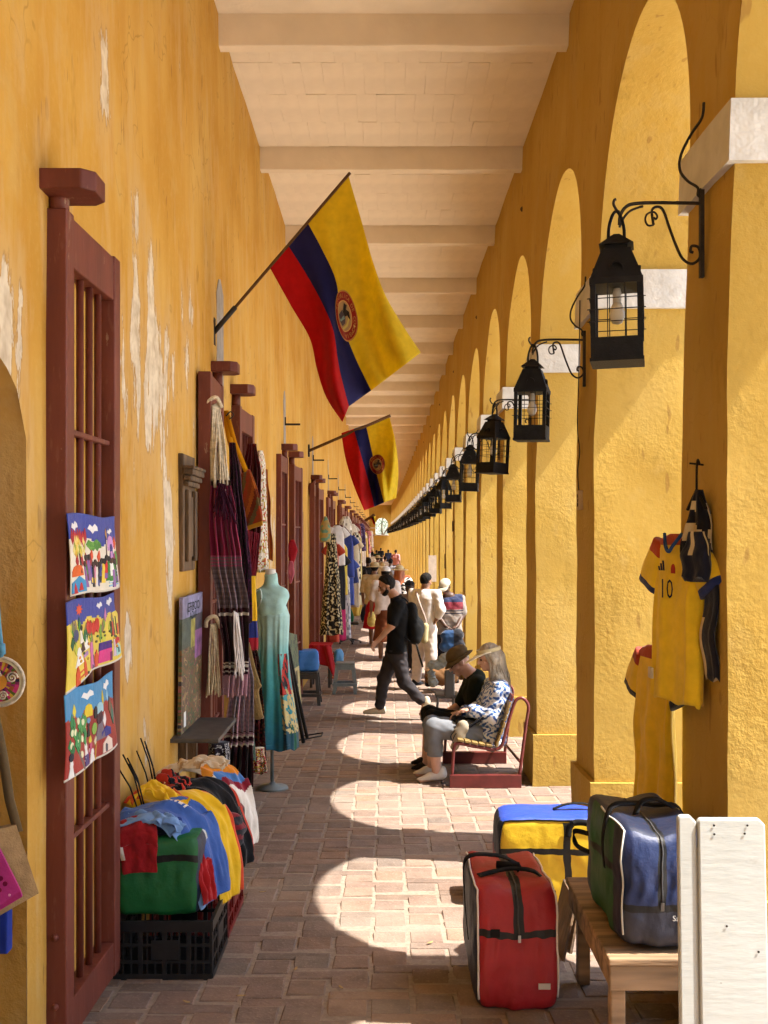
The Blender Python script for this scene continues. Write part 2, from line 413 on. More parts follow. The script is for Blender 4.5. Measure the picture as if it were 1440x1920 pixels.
def text_polys(txt, size=1.0):
    cu = bpy.data.curves.new('t', 'FONT'); cu.body = txt; cu.size = size; cu.align_x = 'CENTER'; cu.align_y = 'CENTER'; cu.resolution_u = 2
    o = bpy.data.objects.new('t', cu); COL.objects.link(o)
    dg = bpy.context.evaluated_depsgraph_get(); dg.update()
    me = bpy.data.meshes.new_from_object(o.evaluated_get(dg))
    V = [(v.co.x, v.co.y) for v in me.vertices]; F = [tuple(p.vertices) for p in me.polygons]
    bpy.data.objects.remove(o); bpy.data.curves.remove(cu); bpy.data.meshes.remove(me)
    return V, F

# ------------------------------------------------------------------ helpers: smooth organic surfaces (signed distance + surface nets)
def A(v): return np.array(v, dtype=float)
def smin(a, b, k):
    if k <= 0: return np.minimum(a, b)
    h = np.clip(.5+.5*(b-a)/k, 0, 1); return b+(a-b)*h-k*h*(1-h)
def d_cone(P, a, b, ra, rb):
    a = A(a); b = A(b); ba = b-a; L = max(1e-9, ba@ba)
    h = np.clip(((P-a)@ba)/L, 0, 1)
    return np.linalg.norm(P-a-h[:, None]*ba, axis=1)-(ra+(rb-ra)*h)
def d_ell(P, c, r, M=None):
    q = P-A(c)
    if M is not None: q = q@M.T       # rows of M: local axes
    r = A(r); k0 = np.linalg.norm(q/r, axis=1); k1 = np.linalg.norm(q/(r*r), axis=1)
    return k0*(k0-1)/np.maximum(k1, 1e-6)
def sdf(prims, k=.03, infl=0):
    def f(P):
        d = None
        for p in prims:
            if p[0] == 'c': e = d_cone(P, *p[1:5])
            else: e = d_ell(P, p[1], p[2], p[3] if len(p) > 3 else None)
            d = e if d is None else smin(d, e, k)
        return d-infl
    return f
def bounds(prims, pad=.05):
    lo = A((9e9,)*3); hi = -lo
    for p in prims:
        if p[0] == 'c':
            for c, r in ((p[1], p[3]), (p[2], p[4])): lo = np.minimum(lo, A(c)-r); hi = np.maximum(hi, A(c)+r)
        else:
            m = max(p[2]); lo = np.minimum(lo, A(p[1])-m); hi = np.maximum(hi, A(p[1])+m)
    return lo-pad, hi+pad
def surfnet(f, lo, hi, h, B=8):
    n = np.ceil((hi-lo)/h/B).astype(int)*B
    D = np.full(tuple(n+1), 1.0)
    nb = n//B
    bi = np.stack(np.meshgrid(*[np.arange(q) for q in nb], indexing='ij'), -1).reshape(-1, 3)
    ce = lo+(bi*B+B/2)*h; c = f(ce); act = np.abs(c) < B*h*1.05+.006
    for b, cv in zip(bi[~act], c[~act]):
        x, y, z = b*B; D[x:x+B+1, y:y+B+1, z:z+B+1] = cv
    g = np.stack(np.meshgrid(*[np.arange(B+1)]*3, indexing='ij'), -1).reshape(-1, 3)
    ab = bi[act]
    for s in range(0, len(ab), 400):
        bb = ab[s:s+400]; P = lo+(bb[:, None, :]*B+g[None])*h
        v = f(P.reshape(-1, 3)).reshape(len(bb), B+1, B+1, B+1)
        for b, q in zip(bb, v):
            x, y, z = b*B; D[x:x+B+1, y:y+B+1, z:z+B+1] = q
    S = D < 0
    cs = [(i, j, k) for i in (0, 1) for j in (0, 1) for k in (0, 1)]
    sub = lambda X, o: X[o[0]:X.shape[0]-1+o[0], o[1]:X.shape[1]-1+o[1], o[2]:X.shape[2]-1+o[2]]
    cnt = sum(sub(S, o).astype(np.int8) for o in cs)
    cells = np.argwhere((cnt > 0) & (cnt < 8))
    if not len(cells): return np.zeros((0, 3)), []
    idx = np.full(tuple(n), -1, dtype=np.int64); idx[tuple(cells.T)] = np.arange(len(cells))
    acc = np.zeros((len(cells), 3)); num = np.zeros(len(cells))
    for o in cs:
        for ax in range(3):
            if o[ax]: continue
            o2 = list(o); o2[ax] = 1
            a = D[cells[:, 0]+o[0], cells[:, 1]+o[1], cells[:, 2]+o[2]]; b = D[cells[:, 0]+o2[0], cells[:, 1]+o2[1], cells[:, 2]+o2[2]]
            m = (a < 0) != (b < 0); t = np.where(m, a/np.where(m, a-b, 1), 0)
            q = np.tile(A(o), (len(cells), 1)); q[:, ax] = t
            acc += q*m[:, None]; num += m
    V = lo+(cells+acc/num[:, None])*h
    Q = []
    for ax in range(3):
        o1, o2 = [i for i in range(3) if i != ax]
        sl0 = [slice(1, -1)]*3; sl1 = [slice(1, -1)]*3; sl0[ax] = slice(0, -1); sl1[ax] = slice(1, None)
        s0 = S[tuple(sl0)]; s1 = S[tuple(sl1)]; e = np.argwhere(s0 != s1)
        if not len(e): continue
        inside0 = s0[tuple(e.T)]
        e = e+1; e[:, ax] -= 1
        u = np.zeros(3, int); u[o1] = 1; w = np.zeros(3, int); w[o2] = 1
        q = np.stack([idx[tuple((e-u-w).T)], idx[tuple((e-w).T)], idx[tuple(e.T)], idx[tuple((e-u).T)]], 1)
        flip = inside0 if ax != 1 else ~inside0
        q = np.where(flip[:, None], q, q[:, ::-1]); Q.append(q)
    Q = np.vstack(Q); Q = Q[(Q >= 0).all(1)]
    return V, Q
def sdf_obj(name, f, lo, hi, h, mat, parent, colfn=None):
    V, Q = surfnet(f, A(lo), A(hi), h)
    cols = None
    if colfn is not None and len(Q): cols = colfn(V[Q].mean(1))
    return mesh_obj(name, V, Q, mat, parent, True, cols)
def soft_obj(name, prims, mat, parent, k=.03, h=.012, clips=(), infl=0, folds=0, ff=(24, 20, 16), colfn=None, pad=.05):
    base = sdf(prims, k, infl)
    def f(P):
        d = base(P)
        if folds:
            d = d+folds*(np.sin(P[:, 0]*ff[0]+3*np.sin(P[:, 2]*9+P[:, 1]*5))*np.sin(P[:, 2]*ff[2]+P[:, 1]*ff[1]*.6+2*np.sin(P[:, 0]*7)))
            d = d+folds*.55*np.sin(P[:, 0]*31+P[:, 2]*47+2.5*np.sin(P[:, 1]*26+P[:, 2]*11))*np.sin(P[:, 1]*37-P[:, 2]*21+2*np.sin(P[:, 0]*19))
        for c, nrm in clips: d = np.maximum(d, (P-A(c))@A(nrm))
        return d
    lo, hi = bounds(prims, pad+infl)
    return sdf_obj(name, f, lo, hi, h, mat, parent, colfn)

# ------------------------------------------------------------------ the lie of the ground
def gz(y):
    y = max(-6, y); return EYE-(2.45-.78*math.exp(-y/8.5))
def bend(y): return -4.6e-5*y*y if y > 0 else 0
WX = -1.27; RX = 1.322; OX = 2.36; PD1 = 4.03; PS = 2.70; PL = .64
SPRING = 3.935; CAPB = 3.695; CEIL = 6.29; BEAMB = 6.06
END_Y = 131.
def rx(z): return .030*max(0., z-2.8)        # the arcade wall leans out a little
# ================================================================== GROUND AND FLOOR
def mat_ground():
    m, n, b = newmat('plaza_paving')
    p = geo_pos(n)
    c = ramp(n, noise_tex(n, .6, 2, .6, p), [(.3, (.70, .61, .48)), (.7, (.78, .69, .56))])
    n.links.new(c, b.inputs['Base Color']); b.inputs['Roughness'].default_value = .9
    bump(n, b, noise_tex(n, 12, 4, .6, p), .4, .01); return m
MAT_GROUND = mat_ground()
ys = [-400, -60, -20, -8, -4, 0, 4, 8, 12, 16, 20, 26, 34, 50, 80, 130, 300, 900]
xs = [-900, -60, -10, 2.3, 6, 12, 30, 120, 900]
V = [(x, y, gz(y)-.06) for y in ys for x in xs]
F = [(j*len(xs)+i, j*len(xs)+i+1, (j+1)*len(xs)+i+1, (j+1)*len(xs)+i) for j in range(len(ys)-1) for i in range(len(xs)-1)]
g = mesh_obj('ground', V, F, MAT_GROUND); tag(g, 'sunlit paved open ground outside the arcade', kind='structure')

def mat_mortar():
    m, n, b = newmat('grey_mortar')
    p = geo_pos(n)
    f = noise_tex(n, 30, 3, .7, p)
    c = ramp(n, f, [(.3, (.225, .172, .13)), (.7, (.33, .265, .205))])
    far = N(n, 'ShaderNodeSeparateXYZ'); n.links.new(p, far.inputs[0])
    k = math_n(n, 'MULTIPLY', math_n(n, 'SUBTRACT', far.outputs['Y'], 33.), .5, True)
    c = mix(n, k, c, (.37, .215, .14))
    n.links.new(c, b.inputs['Base Color']); b.inputs['Roughness'].default_value = .95
    bump(n, b, f, .7, .006); return m
def mat_brick():
    m, n, b = newmat('worn_floor_brick')
    p = geo_pos(n)
    isl = N(n, 'ShaderNodeNewGeometry').outputs['Random Per Island']; oi = N(n, 'ShaderNodeObjectInfo').outputs['Random']
    r = math_n(n, 'FRACT', math_n(n, 'ADD', isl, oi))
    c = ramp(n, r, [(.0, (.20, .145, .115)), (.2, (.235, .16, .125)), (.4, (.215, .16, .13)), (.6, (.255, .18, .14)), (.8, (.29, .185, .125)), (.92, (.18, .14, .115)), (1., (.255, .205, .165))])
    g1 = noise_tex(n, 9, 3, .65, p); g2 = noise_tex(n, 70, 2, .7, p)
    c = mix(n, 1.0, c, ramp(n, g1, [(.25, .70), (.7, 1.06)]), 'MULTIPLY')
    c = mix(n, math_n(n, 'MULTIPLY', ramp(n, g2, [(.55, 0.0), (.75, 1.0)]), .35), c, (.46, .36, .27))
    sn = noise_tex(n, 1.1, 2, .6, p)
    c = mix(n, math_n(n, 'MULTIPLY', ramp(n, sn, [(.5, 0.0), (.72, 1.0)]), .35), c, (.40, .32, .25))
    c = mix(n, math_n(n, 'MULTIPLY', ramp(n, noise_tex(n, 2.3, 4, .7, p), [(.62, 0.0), (.7, 1.0)]), .45), c, (.17, .11, .08))
    n.links.new(c, b.inputs['Base Color']); b.inputs['Roughness'].default_value = .82; b.inputs['Specular IOR Level'].default_value = .25
    bump(n, b, math_n(n, 'ADD', g2, math_n(n, 'MULTIPLY', g1, 2.0)), .55, .006); return m
MAT_MORTAR = mat_mortar(); MAT_BRICK = mat_brick()
fy = [-9+.5*i for i in range(100)] + [41+5*i for i in range(19)]
V = []; F = []
for y in fy: V += [(-4.2, y, gz(y)-.004), (-1.3, y, gz(y)-.004), (.5, y, gz(y)-.004), (OX+.02, y, gz(y)-.004)]
for j in range(len(fy)-1):
    for i in range(3): F.append((j*4+i, j*4+i+1, j*4+5+i, j*4+4+i))
floor = mesh_obj('floor', V, F, MAT_MORTAR); tag(floor, 'brick paved floor of the long shady arcade', kind='structure')

def brick_mesh(sx, sy, seed):
    rnd = random.Random(seed); e = .004; V = []
    for (ins, z) in ((0, -.03), (0, -.005), (e, 0.)):
        for (a, b) in ((-1, -1), (1, -1), (1, 1), (-1, 1)):
            j = (lambda: rnd.uniform(-.003, .003))
            V.append((a*(sx/2-ins)+j(), b*(sy/2-ins)+j(), z))
    F = [(8, 9, 10, 11)]
    for l in (0, 4):
        for k in range(4): F.append((l+k, l+(k+1) % 4, l+4+(k+1) % 4, l+4+k))
    return V, F
CW = .186; rnd = random.Random(3)
pieces = []   # x, y, sx, sy
y0 = 2.6; per = .58
for c in range(-8, 13):
    x = c*CW + .02
    for q in range(int((34-y0)/per)+1):
        yb = y0 + q*per + (c*.038) % per
        # square piece either side of the thin long bricks
        pieces.append((x, yb+.10+.088, .166, .168)); pieces.append((x, yb+.29+.10+.088, .166, .168))
        if c % 2 == 0: pieces.append((x+CW/2, yb+.05, .352, .088))
        else: pieces.append((x+CW/2, yb+.29+.05, .352, .088))
def proj(x, y, z): return 724+2000*x/y, 1006-2000*(z-EYE)/y
vis = []; rest = []
for p in pieces:
    if p[1] < 2.4 or p[1] > 34: continue
    u, v = proj(p[0], p[1], gz(p[1]))
    inview = -20 < u < 1460 and v < 1940 and p[0] > -1.22 and not (p[0] > 1.25)
    hid = (p[1] < 6.6 and p[0] < -.82) or (p[0] > .85 and p[1] < 6.7) or (p[1] < 4.9 and p[0] < -.95)
    (vis if inview and not hid else rest).append(p)
vis.sort(key=lambda p: p[1]); rest += vis[300:]; vis = vis[:300]
bms = {}
for i, (x, y, sx, sy) in enumerate(vis):
    key = (sx, i % 3)
    if key not in bms:
        Vb, Fb = brick_mesh(sx, sy, len(bms)); me = bpy.data.meshes.new('brick'); me.from_pydata(Vb, [], Fb); me.materials.append(MAT_BRICK); bms[key] = me
    o = bpy.data.objects.new('brick', bms[key]); COL.objects.link(o); o.parent = floor
    o.location = (x+rnd.uniform(-.005, .005), y+rnd.uniform(-.005, .005), gz(y)+rnd.uniform(-.001, .003))
    sl = (gz(y+.1)-gz(y-.1))/.2
    o.rotation_euler = (math.atan(sl)+rnd.uniform(-.008, .008), rnd.uniform(-.008, .008), rnd.uniform(-.018, .018) + (math.pi if i % 2 else 0))
V = []; F = []
for i, (x, y, sx, sy) in enumerate(rest):
    Vb, Fb = brick_mesh(sx, sy, i % 9); b = len(V); sl = (gz(y+.1)-gz(y-.1))/.2; zz = gz(y)+rnd.uniform(-.001, .003); r = rnd.uniform(-.018, .018); cr, sr = math.cos(r), math.sin(r)
    V += [(x+a*cr-bb*sr, y+a*sr+bb*cr, zz+cz+bb*sl) for a, bb, cz in Vb]; F += [tuple(b+k for k in f) for f in Fb]
tag(mesh_obj('brick_paving', V, F, MAT_BRICK, floor, smooth=False), kind='stuff')
for i, (x, y) in enumerate([(-.63, 4.62), (-.42, 4.95), (-.85, 4.55), (.22, 5.32), (-.2, 4.72), (-.72, 6.2)]):
    out = [(-.02, 0), (-.008, .007), (.012, .006), (.024, 0), (.01, -.006), (-.01, -.007)]
    a = i*1.3; m = MB(); m.prism(out, lambda u, v, t: (x+u*math.cos(a)-v*math.sin(a), y+u*math.sin(a)+v*math.cos(a), gz(y)+.006+t+abs(u)*.2), 0, .002)
    tag(m.build('dry_leaf', cloth((.40, .27, .12))), ['curled dry leaf on shaded bricks in front of the black crate', 'dry leaf lying on bricks right of the black crate', 'dry leaf nearest the foot of the red gate', 'pale dry leaf on sunlit bricks beside the red duffel bag', 'dry leaf on the bricks in the middle of the walkway', 'dry leaf on bricks beside the red crate'][i], 'leaf', 'fallen leaves on the floor')

# ================================================================== LEFT WALL WITH DOORWAYS
def door_y(k): return (2.55, 3.77) if k == 0 else (7.98+5.25*(k-1), 8.66+5.25*(k-1))
NDOOR = 24
wall = thing('shop_wall', 'peeling ochre plaster wall with shop doorways along the left', 'wall', (WX, 4, gz(4)))
def wall_x(y, z):
    lean = -.012*max(0, z-3.6)
    w = .012*nz(y*.7, z*.6, 3) + .004*nz(y*3, z*2.2, 9) if y < 26 else 0
    return WX + lean + w + bend(y)
def arch_h(k, y):
    a, b = door_y(k); c = (a+b)/2; h = (b-a)/2
    sp = gz(b)+2.36 if k else 2.585
    return sp + (.40 if k else .31)*math.sqrt(max(0, 1-((y-c)/h)**2))
segs = []; y = -9.
for k in range(NDOOR):
    a, b = door_y(k); segs.append((y, a, None)); segs.append((a, b, k)); y = b
segs.append((y, END_Y, None))
V = []; F = []
for (a, b, k) in segs:
    st = .1 if a < 12 else (.25 if a < 26 else .6)
    n = max(2, int((b-a)/st)); m = 46 if a < 12 else (20 if a < 26 else 8); base = len(V)
    for i in range(n+1):
        y = lerp(a, b, i/n); lo = gz(y)-.05 if k is None else arch_h(k, min(max(y, a+1e-4), b-1e-4))
        for j in range(m+1):
            z = lerp(lo, CEIL+.2, j/m); V.append((wall_x(y, z), y, z))
    for i in range(n):
        for j in range(m): q = base+i*(m+1)+j; F.append((q, q+m+1, q+m+2, q+1))
mesh_obj('plaster_face', V, F, MAT_WALL, wall)
for k in range(NDOOR):
    a, b = door_y(k); n = 14
    path = [(b, gz(b)-.05), (b, gz(b)+1.2), (b, arch_h(k, b-1e-4))] + [(lerp(b, a, i/n), arch_h(k, lerp(b, a, i/n))) for i in range(1, n)] + [(a, arch_h(k, a+1e-4)), (a, gz(a)-.05)]
    V = []; F = []
    for (yy, zz) in path:
        for q in range(6):
            V.append((wall_x(yy, zz)-.55*q/5+(0 if q in (0,) else .004*nz(yy*5, zz*5, q)), yy+(.012*nz(zz*2, q) if q else 0), zz+(.012*nz(yy*3, q*2.) if q else 0)))
    for i in range(len(path)-1):
        for q in range(5): F.append((i*6+q, i*6+q+1, (i+1)*6+q+1, (i+1)*6+q))
    mesh_obj('doorway_jamb', V, F, MAT_JAMB, wall)
    if k < 8:
        m = MB(); x1 = WX-.55+bend(b); m.V = [(x1-2.4, a-.8, gz(a)-.05), (x1-2.4, b+.8, gz(a)-.05), (x1, b+.8, gz(a)-.05), (x1, a-.8, gz(a)-.05), (x1-2.4, a-.8, 3.6), (x1-2.4, b+.8, 3.6), (x1, b+.8, 3.6), (x1, a-.8, 3.6)]
        m.F = [(0, 1, 5, 4), (1, 2, 6, 5), (3, 0, 4, 7), (4, 5, 6, 7)]; m.M = [0]*4; m.C = [(1, 1, 1)]*4
        m.build('shop_interior', MAT_JAMB, wall)
    # grey slit above each doorway, and its little bracket
    if k >= 1:
        yc = (a+b)/2-.15; w = .17 if k == 1 else .13; z0 = gz(yc)+3.28; z1 = z0+.85
        out = [(yc-w, z0), (yc+w, z0), (yc+w, z1-.1), (yc+.03, z1), (yc-.05, z1-.02), (yc-w, z1-.14)]
        m = MB(); m.prism(out, lambda u, v, t: (wall_x(u, v)+t, u, v), -.03, .006)
        m.build('grey_slit', MAT_GREYSTONE, wall)
        if k >= 2:
            m = MB(); zb = z0+.42; m.box((wall_x(yc, zb)-.01, yc-.012, zb-.012), (wall_x(yc, zb)+.20, yc+.012, zb+.012)); m.box((wall_x(yc, zb), yc-.02, zb), (wall_x(yc, zb)+.02, yc+.02, zb+.09))
            m.build('flag_socket', MAT_IRONB, wall)
# timber brackets that carry the gate pivots
def bracket(yc, z, tip, wd=.11, ht=.075):
    x0 = wall_x(yc, z)-.06; x1 = tip; c = .045
    out = [(x0, yc-wd), (x1-c, yc-wd), (x1, yc-wd+c), (x1, yc+wd-c), (x1-c, yc+wd), (x0, yc+wd)]
    m = MB(); m.prism(out, lambda u, v, t: (u, v, z+t), 0, ht); bevel(m.build('gate_bracket', MAT_GATE, wall), .006)

# ================================================================== GATES
def make_gate(L=.75, Hh=3.12, T=.085, nb=4, cross=(.115, .235, .50, .735), toprail=.2):
    """local: pivot edge at y=0, leaf runs to y=L, thickness x 0..T, z 0..Hh"""
    r = thing('wooden_gate', '', 'gate')
    st = .095
    def part(nm, lo, hi):
        m = MB(); m.box(lo, hi); return bevel(m.build(nm, MAT_GATE, r, local=True), .005)
    part('stile', (0, 0, 0), (T, st, Hh)); part('stile', (0, L-st, 0), (T, L, Hh-.005))
    part('top_rail', (.004, st, Hh-toprail), (T-.004, L-st, Hh-.012)); part('bottom_rail', (.004, st, .0), (T-.004, L-st, .15))
    for c in cross[1:]:
        part('cross_bar', (T*.25, st, c*Hh), (T*.75, L-st, c*Hh+.022))
    w = (L-2*st)/(nb+.6)
    for i in range(nb):
        yc = st+w*(i+.7); m = MB(); m.tube([(T*.5, yc, .14), (T*.5, yc, Hh-toprail+.01)], .0155, 8)
        m.build('bar', MAT_GATE, r, True, local=True)
    m = MB(); m.tube([(T*.5, .045, Hh-.01), (T*.5, .045, Hh+.10)], .038, 10); m.build('pivot', MAT_GATE, r, True, local=True)
    for zz in (.16, .42):
        m = MB(); m.tube([(T*.5, -.012, zz), (T*.5, .01, zz)], [.012, .016], 8); m.build('bolt', MAT_GATE, r, True, local=True)
    return r
def place_gate(g, yh, ang, flip, label, z=None, xf=WX+.075):
    """flip False: pivot near, leaf runs away from the camera; True: pivot far, leaf runs towards it"""
    z = gz(yh)+.10 if z is None else z
    g.location = (xf-.085+bend(yh), yh, z) if not flip else (xf+bend(yh), yh, z)
    g.rotation_euler = (0, 0, ang + (math.pi if flip else 0)); g['label'] = label; g['group'] = 'oxblood gates along the shop wall'
    return g
def nth(k): return '%d%s' % (k, 'th' if 10 < k % 100 < 14 else {1: 'st', 2: 'nd', 3: 'rd'}.get(k % 10, 'th'))
ORD = ['first', 'second', 'third', 'fourth', 'fifth', 'sixth', 'seventh', 'eighth', 'ninth', 'tenth', 'eleventh', 'twelfth', 'thirteenth', 'fourteenth', 'fifteenth']
g0 = make_gate(.76, 3.15)
place_gate(g0, 3.99, R(-1.0), False, 'tall oxblood barred gate hung with three embroidered pictures, nearest the camera', z=.33)
bracket(4.01, 3.525, -1.072)
for k in range(1, 22):
    a, b = door_y(k)
    ya, yb = a-.10, b+.10
    la = {1: 'oxblood gate leaf with cream cords and a magenta shawl hung on it', 2: 'oxblood barred gate beyond the teal dress, nearer leaf of its doorway', 3: 'oxblood gate leaf the black patterned long dress hangs beside'}.get(k, 'distant oxblood gate, near leaf of the %s doorway from the camera' % nth(k+1))
    lb = {1: 'oxblood gate leaf behind the crimson fringed shawl and teal dress', 2: 'oxblood barred gate just above the dark plastic stool', 3: 'oxblood gate leaf behind the white shirt, past the patterned dress'}.get(k, 'distant oxblood gate, far leaf of the %s doorway from the camera' % nth(k+1))
    place_gate(copy_tree(g0), ya, R(2 if k % 2 else -1), True, la); bracket(ya-.04, gz(ya)+3.34, WX+.19+bend(ya))
    place_gate(copy_tree(g0), yb, R([-3.5, -2, -4][k % 3]), False, lb); bracket(yb+.04, gz(yb)+3.34, WX+.19+bend(yb))

# ================================================================== CEILING AND BEAMS
m = MB(); ysl = [-9+2.8*i for i in range(51)]
for i in range(50):
    ya, yb = ysl[i], ysl[i+1]
    m.V += []
    for (z, inv) in ((CEIL+.012, 1), (6.6, 0)):
        q = [(-7, ya, z), (OX-.05+bend(ya), ya, z), (OX-.05+bend(yb), yb, z), (-7, yb, z)]
        m.add(q, [(3, 2, 1, 0)] if inv else [(0, 1, 2, 3)])
m.add([(-7, -9, CEIL), (-7, 131, CEIL), (-7, 131, 6.6), (-7, -9, 6.6)], [(0, 1, 2, 3)])
ceil = m.build('ceiling', MAT_CEIL); tag(ceil, 'cream painted brick ceiling carried on many beams', kind='structure')
for k in range(-5, 44):
    yb = 8.28+2.8*k
    mm = MB(); n = 24
    for i in range(n):
        xa, xb = lerp(-1.45, 1.5, i/n), lerp(-1.45, 1.5, (i+1)/n)
        zz = [BEAMB+.006*nz(xa*2, k), BEAMB+.006*nz(xb*2, k)]; yo = [.008*nz(xa*1.5, k+9), .008*nz(xb*1.5, k+9)]; bx = bend(yb)
        A0 = [(xa+bx, yb+yo[0], zz[0]), (xb+bx, yb+yo[1], zz[1]), (xb+bx, yb+.115+yo[1], zz[1]), (xa+bx, yb+.115+yo[0], zz[0]), (xa+bx, yb-.015+yo[0], CEIL+.05), (xb+bx, yb-.015+yo[1], CEIL+.05), (xb+bx, yb+.13+yo[1], CEIL+.05), (xa+bx, yb+.13+yo[0], CEIL+.05)]
        mm.add(A0, [(0, 3, 2, 1), (0, 1, 5, 4), (2, 3, 7, 6)])
    bevel(mm.build('beam', MAT_BEAM, ceil), .01)
rnd = random.Random(11)
def cb_mesh(sx, sy):
    e = .0015; V = []
    for (ins, z) in ((0, .03), (0, .002), (e, 0.)):
        for (a, b) in ((-1, -1), (-1, 1), (1, 1), (1, -1)): V.append((a*(sx/2-ins), b*(sy/2-ins), z))
    F = [(8, 9, 10, 11)]
    for l in (0, 4):
        for k in range(4): F.append((l+k, l+(k+1) % 4, l+4+(k+1) % 4, l+4+k))
    me = bpy.data.meshes.new('ceiling_brick'); me.from_pydata(V, [], F); me.materials.append(MAT_CEIL); return me
cms = [cb_mesh(.1793, .6485), cb_mesh(.1792, .648)]; cnt = 0
for bay in range(4):
    for r in range(4):
        off = rnd.uniform(-.08, .08)
        for c in range(17):
            if cnt >= 290: break
            o = bpy.data.objects.new('ceiling_brick', cms[(r+c) % 2]); COL.objects.link(o); o.parent = ceil; cnt += 1
            yb = 8.28+2.8*bay+.16+.325+r*.65
            o.location = (-1.42+c*.18+off, yb+rnd.uniform(-.01, .01), CEIL-.003+rnd.uniform(-.001, .001)); o.rotation_euler = (rnd.uniform(-.002, .002), rnd.uniform(-.006, .006), rnd.uniform(-.004, .004))

# ================================================================== ARCADE ON THE RIGHT
arc = thing('arcade', 'yellow arcade of tall round arches and piers with white capitals on the right', 'arcade', (RX, PD1, gz(PD1)))
NP = 47
PYS = {0: 4.13, 1: 6.76, 2: 9.38, 3: 12.06, 4: 14.8}
def pier_y(i): return PYS[i] if i in PYS else (14.8+2.71*(i-4) if i > 4 else 4.13+2.7*i)
def noisy_box(lo, hi, n, amp, seed, top=True):
    """box of subdivided faces with slightly wavy plaster"""
    V = []; F = []; lo = A(lo); hi = A(hi)
    def face(o, u, v, nu, nv, nn):
        b = len(V)
        for j in range(nv+1):
            for i in range(nu+1):
                p = o+u*i/nu+v*j/nv; p = p+A((rx(p[2]), 0, 0)); e = min(i, nu-i, 1)*min(1, j+1)
                a = amp*nz(p[0]*2.2+seed, p[1]*2.2, p[2]*1.1)+amp*.6*nz(p[0]*7+seed, p[1]*7, p[2]*4)
                V.append(tuple(p+A((a, a*.8, 0))))
        for j in range(nv):
            for i in range(nu): F.append((b+j*(nu+1)+i, b+j*(nu+1)+i+1, b+(j+1)*(nu+1)+i+1, b+(j+1)*(nu+1)+i))
    s = hi-lo; ex, ey, ez = A((s[0], 0, 0)), A((0, s[1], 0)), A((0, 0, s[2]))
    nz_ = n*4
    face(lo, ex, ez, n, nz_, None); face(lo+ey, ez, ex, nz_, n, None)
    face(lo, ez, ey, nz_, n, None); face(lo+ex, ey, ez, n, nz_, None)
    if top: face(lo+ez, ex, ey, n, n, None); face(lo, ey, ex, n, n, None)
    return V, F
for i in range(-4, NP):
    y = pier_y(i); bx = bend(y); f = gz(y)
    n = 8 if -1 < i < 5 else (3 if i < 12 else 1); am = .012 if n > 1 else 0
    V, F = noisy_box((RX+bx, y, f-.05), (OX+bx, y+PL, CAPB+.1), n, am, i*7)
    pr = autosmooth(mesh_obj('pier', V, F, MAT_ARC, arc), 50)
    V, F = noisy_box((RX-.034+bx, y-.036, CAPB+random.uniform(-.006, .006)), (OX+.03+bx, y+PL+.036, SPRING), max(1, n//2), am*.7, i*3)
    bevel(autosmooth(mesh_obj('capital', V, F, MAT_WHITE, pr), 50), .012)
    hh = [.56, .54, .45, .45, .44][i] if 0 <= i < 5 else .44
    V, F = noisy_box((RX-.03+bx, y-.026, f-.04), (OX+.03+bx, y+PL+.026, f+hh), max(1, n//2), am, i*5)
    bevel(autosmooth(mesh_obj('plinth', V, F, MAT_ARC, pr), 50), .015)
    # arch and spandrel from this pier's middle to the next one's
    yn = pier_y(i+1); y0, y1 = y+PL/2, yn+PL/2; c = (y+PL+yn)/2; r = (yn-y-PL)/2
    nn = 36 if i < 8 else 16
    cols = [(y0, SPRING), (y+PL, SPRING)] + [(c-r*math.cos(math.pi*q/nn), SPRING+r*1.17*math.sin(math.pi*q/nn)**.94) for q in range(1, nn)] + [(yn, SPRING), (y1, SPRING)]
    nv = 5 if i < 8 else 1; V = []; F = []
    wob = (lambda yy, zz: .010*nz(yy*1.3, zz*1.3, 4)) if i < 8 else (lambda yy, zz: 0)
    for side in (0, 1):
        b = len(V)
        for (yy, zz) in cols:
            for q in range(nv+1):
                z = lerp(zz, 6.65, q/nv); V.append(((RX if not side else OX)+rx(z)+bend(yy)+wob(yy, z), yy, z))
        for a in range(len(cols)-1):
            for q in range(nv):
                t = b+a*(nv+1)+q; fc = (t, t+1, t+nv+2, t+nv+1); F.append(fc if not side else fc[::-1])
    b = len(V); ni = 5
    for (yy, zz) in cols[1:-1]:
        for q in range(ni+1): V.append((lerp(RX, OX, q/ni)+rx(zz)+bend(yy)+(wob(yy, zz) if q in (0, ni) else 0), yy, zz+(.008*nz(yy*3, q*1.) if 0 < q < ni and i < 8 else 0)))
    for a in range(len(cols)-3):
        for q in range(ni): t = b+a*(ni+1)+q; F.append((t, t+ni+1, t+ni+2, t+1))
    o = mesh_obj('arch', V, F, MAT_ARC, arc); autosmooth(o, 40)
    if i % 2 == 0 and 1 < i < 14:
        m = MB(); m.lathe([(.03, 0), (.022, .012), (.012, .02), (.004, .022)], (0, 0, 0), 8)
        m.V = [(RX+rx(5.62)-v[2]+bend(y+1.6), y+1.6+v[0], 5.62+v[1]) for v in m.V]; m.build('iron_boss', MAT_BROWNWOOD, arc)

